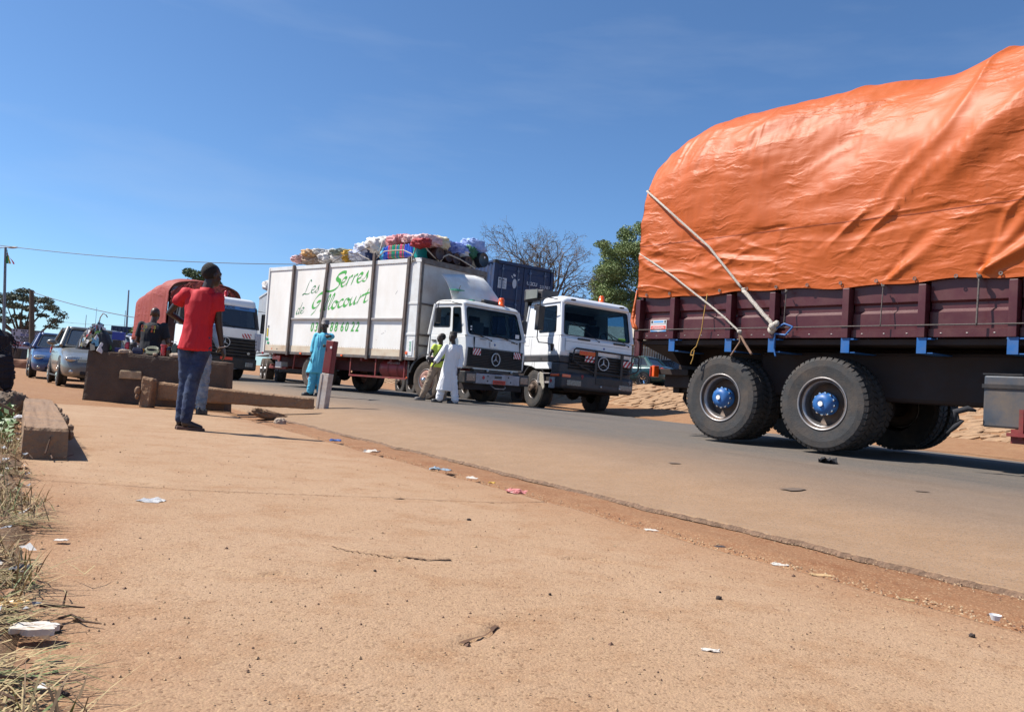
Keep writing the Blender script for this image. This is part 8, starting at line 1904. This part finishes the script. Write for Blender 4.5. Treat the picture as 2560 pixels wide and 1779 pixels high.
# ------------------------------------------------------------------ VERGE, LITTER, SMALL THINGS
STRAW = mat('straw', (.36, .27, .13), .8, var=.3, vs=30); STRAW2 = mat('straw_dark', (.20, .13, .07), .85, var=.3, vs=30); GRN = mat('grass_green', (.12, .155, .045), .7, var=.4, vs=20); GRN2 = mat('weed_green', (.10, .18, .04), .55, var=.4, vs=12)
rnd = random.Random(77)
def zv_at(s_, d_):
    X, Y = xy(s_, d_); return float(terr(X, Y)) + .028 + .02 * float(fbm(np.array([[s_ * 2.2, d_ * 2.2, 0]]), 4, 31)[0])
gr_ = MB()
def blade(mb, p, az, el, ln, wd, bend, m):
    mb.cur = m; p = Vector(p); d = Vector((math.cos(az) * math.cos(el), math.sin(az) * math.cos(el), math.sin(el))); s_ = Vector((-math.sin(az), math.cos(az), 0)) * wd
    q = p + d * ln * .5; e = q + (d + Vector((0, 0, -bend))).normalized() * ln * .5
    k = len(mb.v); mb.v += [tuple(p - s_), tuple(p + s_), tuple(q + s_ * .8), tuple(q - s_ * .8), tuple(e)]; mb.f += [(k, k + 1, k + 2, k + 3), (k + 3, k + 2, k + 4)]; mb.m += [m, m]
S_ = []; 
for i in range(22000):
    s_ = .6 + 9.6 * rnd.random() ** 1.4; edge = .06 + .10 * math.sin(s_ * 2.1) * .5 + .09 * math.sin(s_ * 5.3 + 1); d_ = edge - abs(rnd.gauss(0, .55)) + (rnd.random() < .03) * .12
    if 5.6 < s_ < 9.7 and d_ > .05: continue
    S_.append((s_, d_))
A_ = np.array(S_); nz_ = fbm(np.stack([A_[:, 0] * 3, A_[:, 1] * 3, 0 * A_[:, 0]], -1), 3, 71); zz_ = fbm(np.stack([A_[:, 0] * 2.2, A_[:, 1] * 2.2, 0 * A_[:, 0]], -1), 4, 31)
for (s_, d_), q, z_ in zip(S_, nz_, zz_):
    if q < -.22: continue
    x, y = xy(s_, d_); z = .026 + .03 * z_; tall = q > .05
    m = rnd.choices((0, 1, 2), (6, 4, 2.2 if q > .1 else .8))[0]
    el = rnd.uniform(.0, .35) if rnd.random() < .62 else rnd.uniform(.4, 1.3)
    blade(gr_, (x, y, z), rnd.uniform(0, 2 * PI), el, rnd.uniform(.04, .13) * (1.5 if tall and el > .4 else 1), rnd.uniform(.0012, .003), rnd.uniform(0, .9), m)
for (cs, cd, n_) in ((1.35, .0, 60), (1.75, .05, 60), (2.15, .02, 70), (2.6, -.02, 60), (3.4, .06, 60), (1.05, .02, 60)):   # tufts lying over the pavement edge
    for k in range(n_):
        s_ = cs + rnd.gauss(0, .06); d_ = cd - abs(rnd.gauss(0, .05)); x, y = xy(s_, d_); a0 = math.atan2(.524, .852) + rnd.gauss(0, .5); blade(gr_, (x, y, .03), a0, rnd.uniform(.02, .25), rnd.uniform(.10, .24), .002, rnd.uniform(.1, .6), rnd.choice((0, 0, 1, 2)))
tag(gr_.build('dry_grass', [STRAW, STRAW2, GRN], fix=False), kind='stuff')
wd_ = MB()
for i in range(900):
    s_ = rnd.uniform(6.3, 9.3); d_ = .02 - abs(rnd.gauss(0, .35)); x, y = xy(s_, d_); z = rnd.uniform(.03, .20) * (1 - abs(s_ - 7.9) / 2.4)
    a = Vector((rnd.gauss(0, 1), rnd.gauss(0, 1), rnd.gauss(.5, .5))).normalized(); b_ = a.orthogonal().normalized(); L_l = rnd.uniform(.02, .045); p = Vector((x, y, z + .02)); k = len(wd_.v)
    wd_.v += [tuple(p - a * L_l), tuple(p + b_ * L_l * .45), tuple(p + a * L_l), tuple(p - b_ * L_l * .45)]; wd_.f.append((k, k + 1, k + 2, k + 3)); wd_.m.append(0)
wd_.cur = 0; tag(wd_.build('green_weeds', GRN2, fix=False), 'leafy green weeds growing left of the kerb block', None, None, 'stuff')
# fine gravel and crumbs over pavement, gutter and road edge
pe = MB(); rnd = random.Random(9)
def crumb(mb, s_, d_, r, z0=0.0, m=0):
    x, y = xy(s_, d_); z = float(terr(x, y)) + z0; mb.cur = m; k = len(mb.v); q = [r * rnd.uniform(.6, 1.3) for _ in range(5)]; a0 = rnd.uniform(0, 6)
    P = [(x + q[i] * math.cos(a0 + i * PI / 2), y + q[i] * math.sin(a0 + i * PI / 2), z - r * .2) for i in range(4)] + [(x + r * .2, y, z + r * rnd.uniform(.4, .8))]
    mb.v += P; mb.f += [(k, k + 1, k + 4), (k + 1, k + 2, k + 4), (k + 2, k + 3, k + 4), (k + 3, k, k + 4)]; mb.m += [m] * 4
for i in range(2600): crumb(pe, .9 + 7 * rnd.random() ** 1.6, rnd.uniform(.08, 2.7), rnd.uniform(.0015, .0045) * (1 + (rnd.random() < .04) * 1.2), .002, rnd.choice((0, 0, 1, 2)))
for i in range(1700): crumb(pe, 1.0 + 11 * rnd.random() ** 1.4, 2.93 + rnd.gauss(0, .07), rnd.uniform(.002, .008), -.02, rnd.choice((0, 0, 1, 2)))
for i in range(1300): crumb(pe, 1.0 + 9 * rnd.random() ** 1.4, 3.40 + rnd.gauss(0, .05), rnd.uniform(.002, .006), -.004, rnd.choice((0, 1, 2)))
tag(pe.build('gravel', [mat('grit_tan', (.38, .25, .14), .9), mat('grit_dark', (.13, .07, .045), .9), mat('grit_pale', (.36, .25, .15), .9)], fix=False), kind='stuff')
lt = MB()
for i in range(420):
    s_ = .8 + 8.5 * rnd.random() ** 1.3; d_ = .1 - abs(rnd.gauss(0, .4)); x, y = xy(s_, d_); a = rnd.uniform(0, 6); r = rnd.uniform(.006, .022); M = Matrix.Translation((x, y, .045)) @ Euler((rnd.gauss(0, .3), rnd.gauss(0, .3), a)).to_matrix().to_4x4()
    k = len(lt.v); lt.v += [tuple(M @ Vector(p)) for p in ((-r, -r * .5, 0), (r, -r * .6, .004), (r * .7, r * .5, 0), (-r * .8, r * .6, .006))]; lt.f.append((k, k + 1, k + 2, k + 3)); lt.m.append(rnd.choice((0, 1, 2, 2)))
tag(lt.build('small_scraps', [mat('scrap_white', (.5, .48, .45), .7), mat('scrap_grey', (.22, .23, .25), .6), mat('dead_leaf', (.22, .11, .05), .8, var=.4)], fix=False), kind='stuff')
tw_ = MB()
for i in range(170):
    s_ = .8 + 8 * rnd.random() ** 1.2; d_ = .12 - abs(rnd.gauss(0, .35)); x, y = xy(s_, d_); a = rnd.uniform(0, 6); l_ = rnd.uniform(.03, .14); tw_.tube([(x, y, .04), (x + l_ * .5 * math.cos(a), y + l_ * .5 * math.sin(a), .05 + rnd.uniform(0, .02)), (x + l_ * math.cos(a + .2), y + l_ * math.sin(a + .2), .04)], rnd.uniform(.001, .003), 4)
tag(tw_.build('twig_litter', mat('twig_brown', (.10, .055, .035), .9, var=.3)), kind='stuff')

def crumple(name, label, px, py, wp, hp_, m, cat='litter', seed=0, z=.0, fold=.35, flat=.3, dz=0, rz=None):
    """thin crumpled sheet lying where the pixel ray meets the ground"""
    p = gpx(px, py); k = p[1] / 2000; sx = wp * k / 2; h = max(HC - p[2], .15); sy = min(hp_ * k / 2 * (p[1] / h) * .55, sx * 1.2); n = 12; V = []
    for i in range(n):
        for j in range(n):
            u, v_ = i / (n - 1) * 2 - 1, j / (n - 1) * 2 - 1; f = float(fbm(np.array([[u * 1.6 + seed, v_ * 1.6, seed]]), 3, seed)[0]); e = 1 - .25 * abs(fbm(np.array([[u * 3, v_ * 3, seed + 3.0]]), 2, 4)[0])
            V.append((u * sx * e, v_ * sy * e * (1 - .3 * abs(u)), max(.003, (.35 + f) * sx * fold)))
    o = nmesh(name, V, gridfaces(n, n), m, smooth=False); o.location = (float(p[0]), float(p[1]), float(p[2]) + dz); o.rotation_euler = (0, 0, rz if rz is not None else rnd.uniform(-.4, .4)); so = o.modifiers.new('s', 'SOLIDIFY'); so.thickness = .002
    return tag(o, label, cat)
PLC = mat('clear_plastic', (.62, .60, .56), .15, var=.2, vs=30, alpha=.75, coat=.5); PAP = mat('paper_white', (.58, .54, .48), .8, var=.12, vs=20, dirt=(.38, .24, .14), da=.5, ds=14)
crumple('plastic_bottle', 'flattened clear plastic bottle lying on the open pavement', 377, 1252, 62, 20, PLC, 'bottle', 3, fold=.22)
crumple('paper_scrap', 'crumpled white and red paper scrap near the bottom right', 1776, 1626, 46, 14, PAP, 'litter', 5)
crumple('plastic_bag', 'crumpled clear and bluish plastic bag in the gutter', 1102, 1176, 56, 20, mat('plastic_bluish', (.32, .40, .46), .25, var=.4, vs=30, alpha=.85), 'litter', 7, fold=.45)
crumple('wrapper', 'white wrapper with a red edge in the gutter, right of the plastic bag', 1290, 1231, 56, 14, mat('wrapper_redwhite', (.50, .18, .16), .5, var=.7, vs=16), 'litter', 8)
crumple('yellow_scrap', 'small yellow scrap in the gutter between the bag and the wrapper', 1229, 1208, 18, 9, mat('yellow_scrap', (.52, .32, .05), .6), 'litter', 9, fold=.6)
crumple('blue_scrap', 'blue plastic scrap in the gutter closest to the broken beam', 838, 1102, 30, 9, mat('blue_scrap', (.03, .10, .34), .4), 'litter', 10, fold=.4)
crumple('white_scrap', 'white scraps in the gutter beyond the clear bag', 930, 1130, 40, 8, PAP, 'litter', 11, fold=.4)
crumple('white_scrap', 'pale stained scrap just before the yellow one in the gutter', 1180, 1195, 30, 7, PAP, 'litter', 12, fold=.3)
crumple('white_scrap', 'folded white card in the gutter level with the truck wheels', 1628, 1325, 34, 8, PAP, 'litter', 13, fold=.2)
crumple('wood_chip', 'long yellowish wood chip in the gutter near the right side', 2052, 1438, 56, 10, mat('wood_chip', (.48, .32, .16), .7), 'wood', 14, fold=.15)
crumple('dark_scrap', 'dark flat scrap in the gutter left of the wood chip', 1800, 1366, 30, 7, DARKP, 'litter', 15, fold=.2)
crumple('pale_scrap', 'pale leaf-like scraps in the gutter between the dark scrap and the wood chip', 1950, 1412, 44, 9, PAP, 'litter', 16, fold=.3)
crumple('straw_scrap', 'beige husk on the dirt at the lower right', 2268, 1500, 34, 8, STRAW, 'litter', 17, fold=.3)
crumple('black_rag', 'black torn strap lying on the asphalt by the truck wheels', 2070, 1160, 44, 22, mat('black_cloth', (.018, .018, .022), .9), 'rag', 18, fold=.9)
b = MB(); b.lathe([(.001, 0), (.020, 0), (.032, .030), (.030, .030), (.019, .003), (.001, .003)], 'z', 20); o = b.build('cup', WHT); p = gpx(2488, 1549); o.location = (float(p[0]), float(p[1]), float(p[2])); o.scale = (.6, .6, .6); tag(o, 'small white plastic lid on the dirt at the right edge', 'lid')
crumple('foam_slab', 'torn white foam slab lying in the verge grass at the lower left', 82, 1608, 108, 46, mat('foam_white', (.62, .57, .50), .85, var=.08, dirt=(.45, .30, .18), da=.6, ds=6), 'litter', 20, fold=.16, dz=.035, rz=.25).modifiers['s'].thickness = .014
crumple('yellow_bag', 'yellowish crumpled plastic bag in the verge at the left edge', 22, 1548, 70, 40, mat('bag_yellow', (.55, .33, .10), .45, var=.25, vs=12), 'litter', 21, fold=.5, dz=.035, rz=0)
crumple('pale_wood', 'split pale piece of wood near the verge above the twigs', 152, 1358, 32, 10, PAP, 'wood', 22, fold=.3, dz=.01)
crumple('grey_rag', 'grey crumpled bag scrap in the verge among the weeds', 35, 1060, 50, 26, mat('rag_grey', (.42, .43, .46), .6, var=.4, vs=20), 'litter', 23, fold=.5, dz=.05)
crumple('grey_rag', 'dark grey shredded plastic in the verge grass, halfway up the left edge', 48, 1462, 50, 26, mat('rag_dark', (.10, .10, .11), .5, var=.5, vs=20), 'litter', 24, fold=.6, dz=.04)
crumple('white_scrap', 'white and pink paper cup scrap at the foot of the kerb block', 62, 1118, 20, 14, PAP, 'litter', 25, fold=.9, dz=.03)
crumple('white_scrap', 'small white paper in the verge left of the pavement bottle', 36, 1238, 16, 8, PAP, 'litter', 26, fold=.4, dz=.03)
def twig(label, pts, r, name='twig', m=None, dz=.012):
    P = [Vector(gpx(*q[:2])) + Vector((0, 0, dz + (q[2] if len(q) > 2 else 0))) for q in pts]; b = MB(); b.tube(P, [r] + [r * .8] * (len(P) - 2) + [r * .4], 6); return tag(b.build(name, m or MATS['twig_brown']), label, 'twig')
twig('dark forked twig lying out of the verge onto the pavement', [(95, 1546, .02), (150, 1542, .015), (210, 1540, .01)], .0045)
twig('short upright dark twig stub rising from the forked twig', [(154, 1543, .012), (157, 1540, .03), (160, 1541, .05)], .003)
twig('thin curved twig pointing right below the forked twig', [(145, 1558), (178, 1548), (210, 1565), (252, 1571)], .0035)
twig('dry stalk leaning against the near face of the kerb block', [(112, 1150, .03), (118, 1148, .10), (124, 1146, .16)], .006)
twig('curved dry root across the ground before the kerb block', [(118, 1140, .04), (130, 1155, .01), (160, 1152, .01), (183, 1146, .015)], .005)
gb('stone', ((gpx(195, 1552)), (0, 0, .4)), 'small brown stone at the end of the forked twig', (.010, .008, .009), mat('stone_brown', (.20, .12, .06), .9), seed=3, cat='stone', amp=.4)
for k, (px, py, r, lb) in enumerate(((1172, 1300, .013, 'small dark stone alone in the middle of the pavement'), (1797, 1496, .013, 'small dark red stone on the pavement below the gutter'), (937, 1427, .007, 'tiny black stone left of the long crust crack'), (350, 1346, .006, 'tiny dark stone below the flattened bottle'), (2430, 1590, .012, 'dark brown stone on the dirt near the lower right corner'), (1375, 1485, .006, 'tiny dark pebble right of the crust crack'), (675, 1400, .006, 'tiny black pebble near the short left crack'), (160, 1738, .010, 'dark clod beside the verge near the bottom edge'), (1650, 1480, .005, 'tiny dark pebble left of the dark red stone'), (138, 1681, .007, 'small dark clod by the verge above the bottom one'))):
    p = gpx(px, py); r *= .58; gb('stone', ((p[0], p[1], p[2] + r * .3), (0, 0, k)), lb, (r * 1.2, r, r * .8), mat('stone_dark', (.05, .035, .03), .9, var=.4), seed=40 + k, cat='stone', amp=.5)
gb('bark_clump', ((gpx(100, 1578)), (0, 0, .3)), 'dark brown husk clump in the verge above the foam slab', (.035, .018, .016), mat('husk', (.10, .055, .03), .95, var=.4, vs=30, bump=.8, bs=80), seed=60, cat='litter', amp=.6)
pk_ = MB(); p = Vector(gpx(4, 1080)); pk_.box(-.5, .06, -.06, .06, 0, .05); o = pk_.build('plank', WOOD, bevel=.006); o.location = (p.x, p.y, .16); o.rotation_euler = (0, .45, .9); tag(o, 'weathered plank sloping into the weeds at the left edge', 'plank')
# soft dark oil marks on the asphalt are flat stains of their own
om = mat('oil_stain', (.125, .092, .068), .8, var=.2)
for k, (px, py, wp, hp_) in enumerate(((1983, 1228, 60, 4), (1684, 1161, 30, 2), (2302, 1232, 34, 2))):
    p = gpx(px, py); kx = p[1] / 2000; ry = hp_ * kx / 2 * p[1] / (HC - p[2]); V = []; b = MB()
    ring = [(wp * kx / 2 * math.cos(a) * (1 + .25 * math.sin(3 * a + k)), ry * math.sin(a) * (1 + .3 * math.sin(2 * a + k))) for a in [2 * PI * j / 22 for j in range(22)]]
    V = [(p[0] + u, p[1] + v_, float(terr(p[0] + u, p[1] + v_)) + .018) for u, v_ in ring]; b.add(V, [tuple(range(22))]); tag(b.build('oil_stain', om), kind='structure')
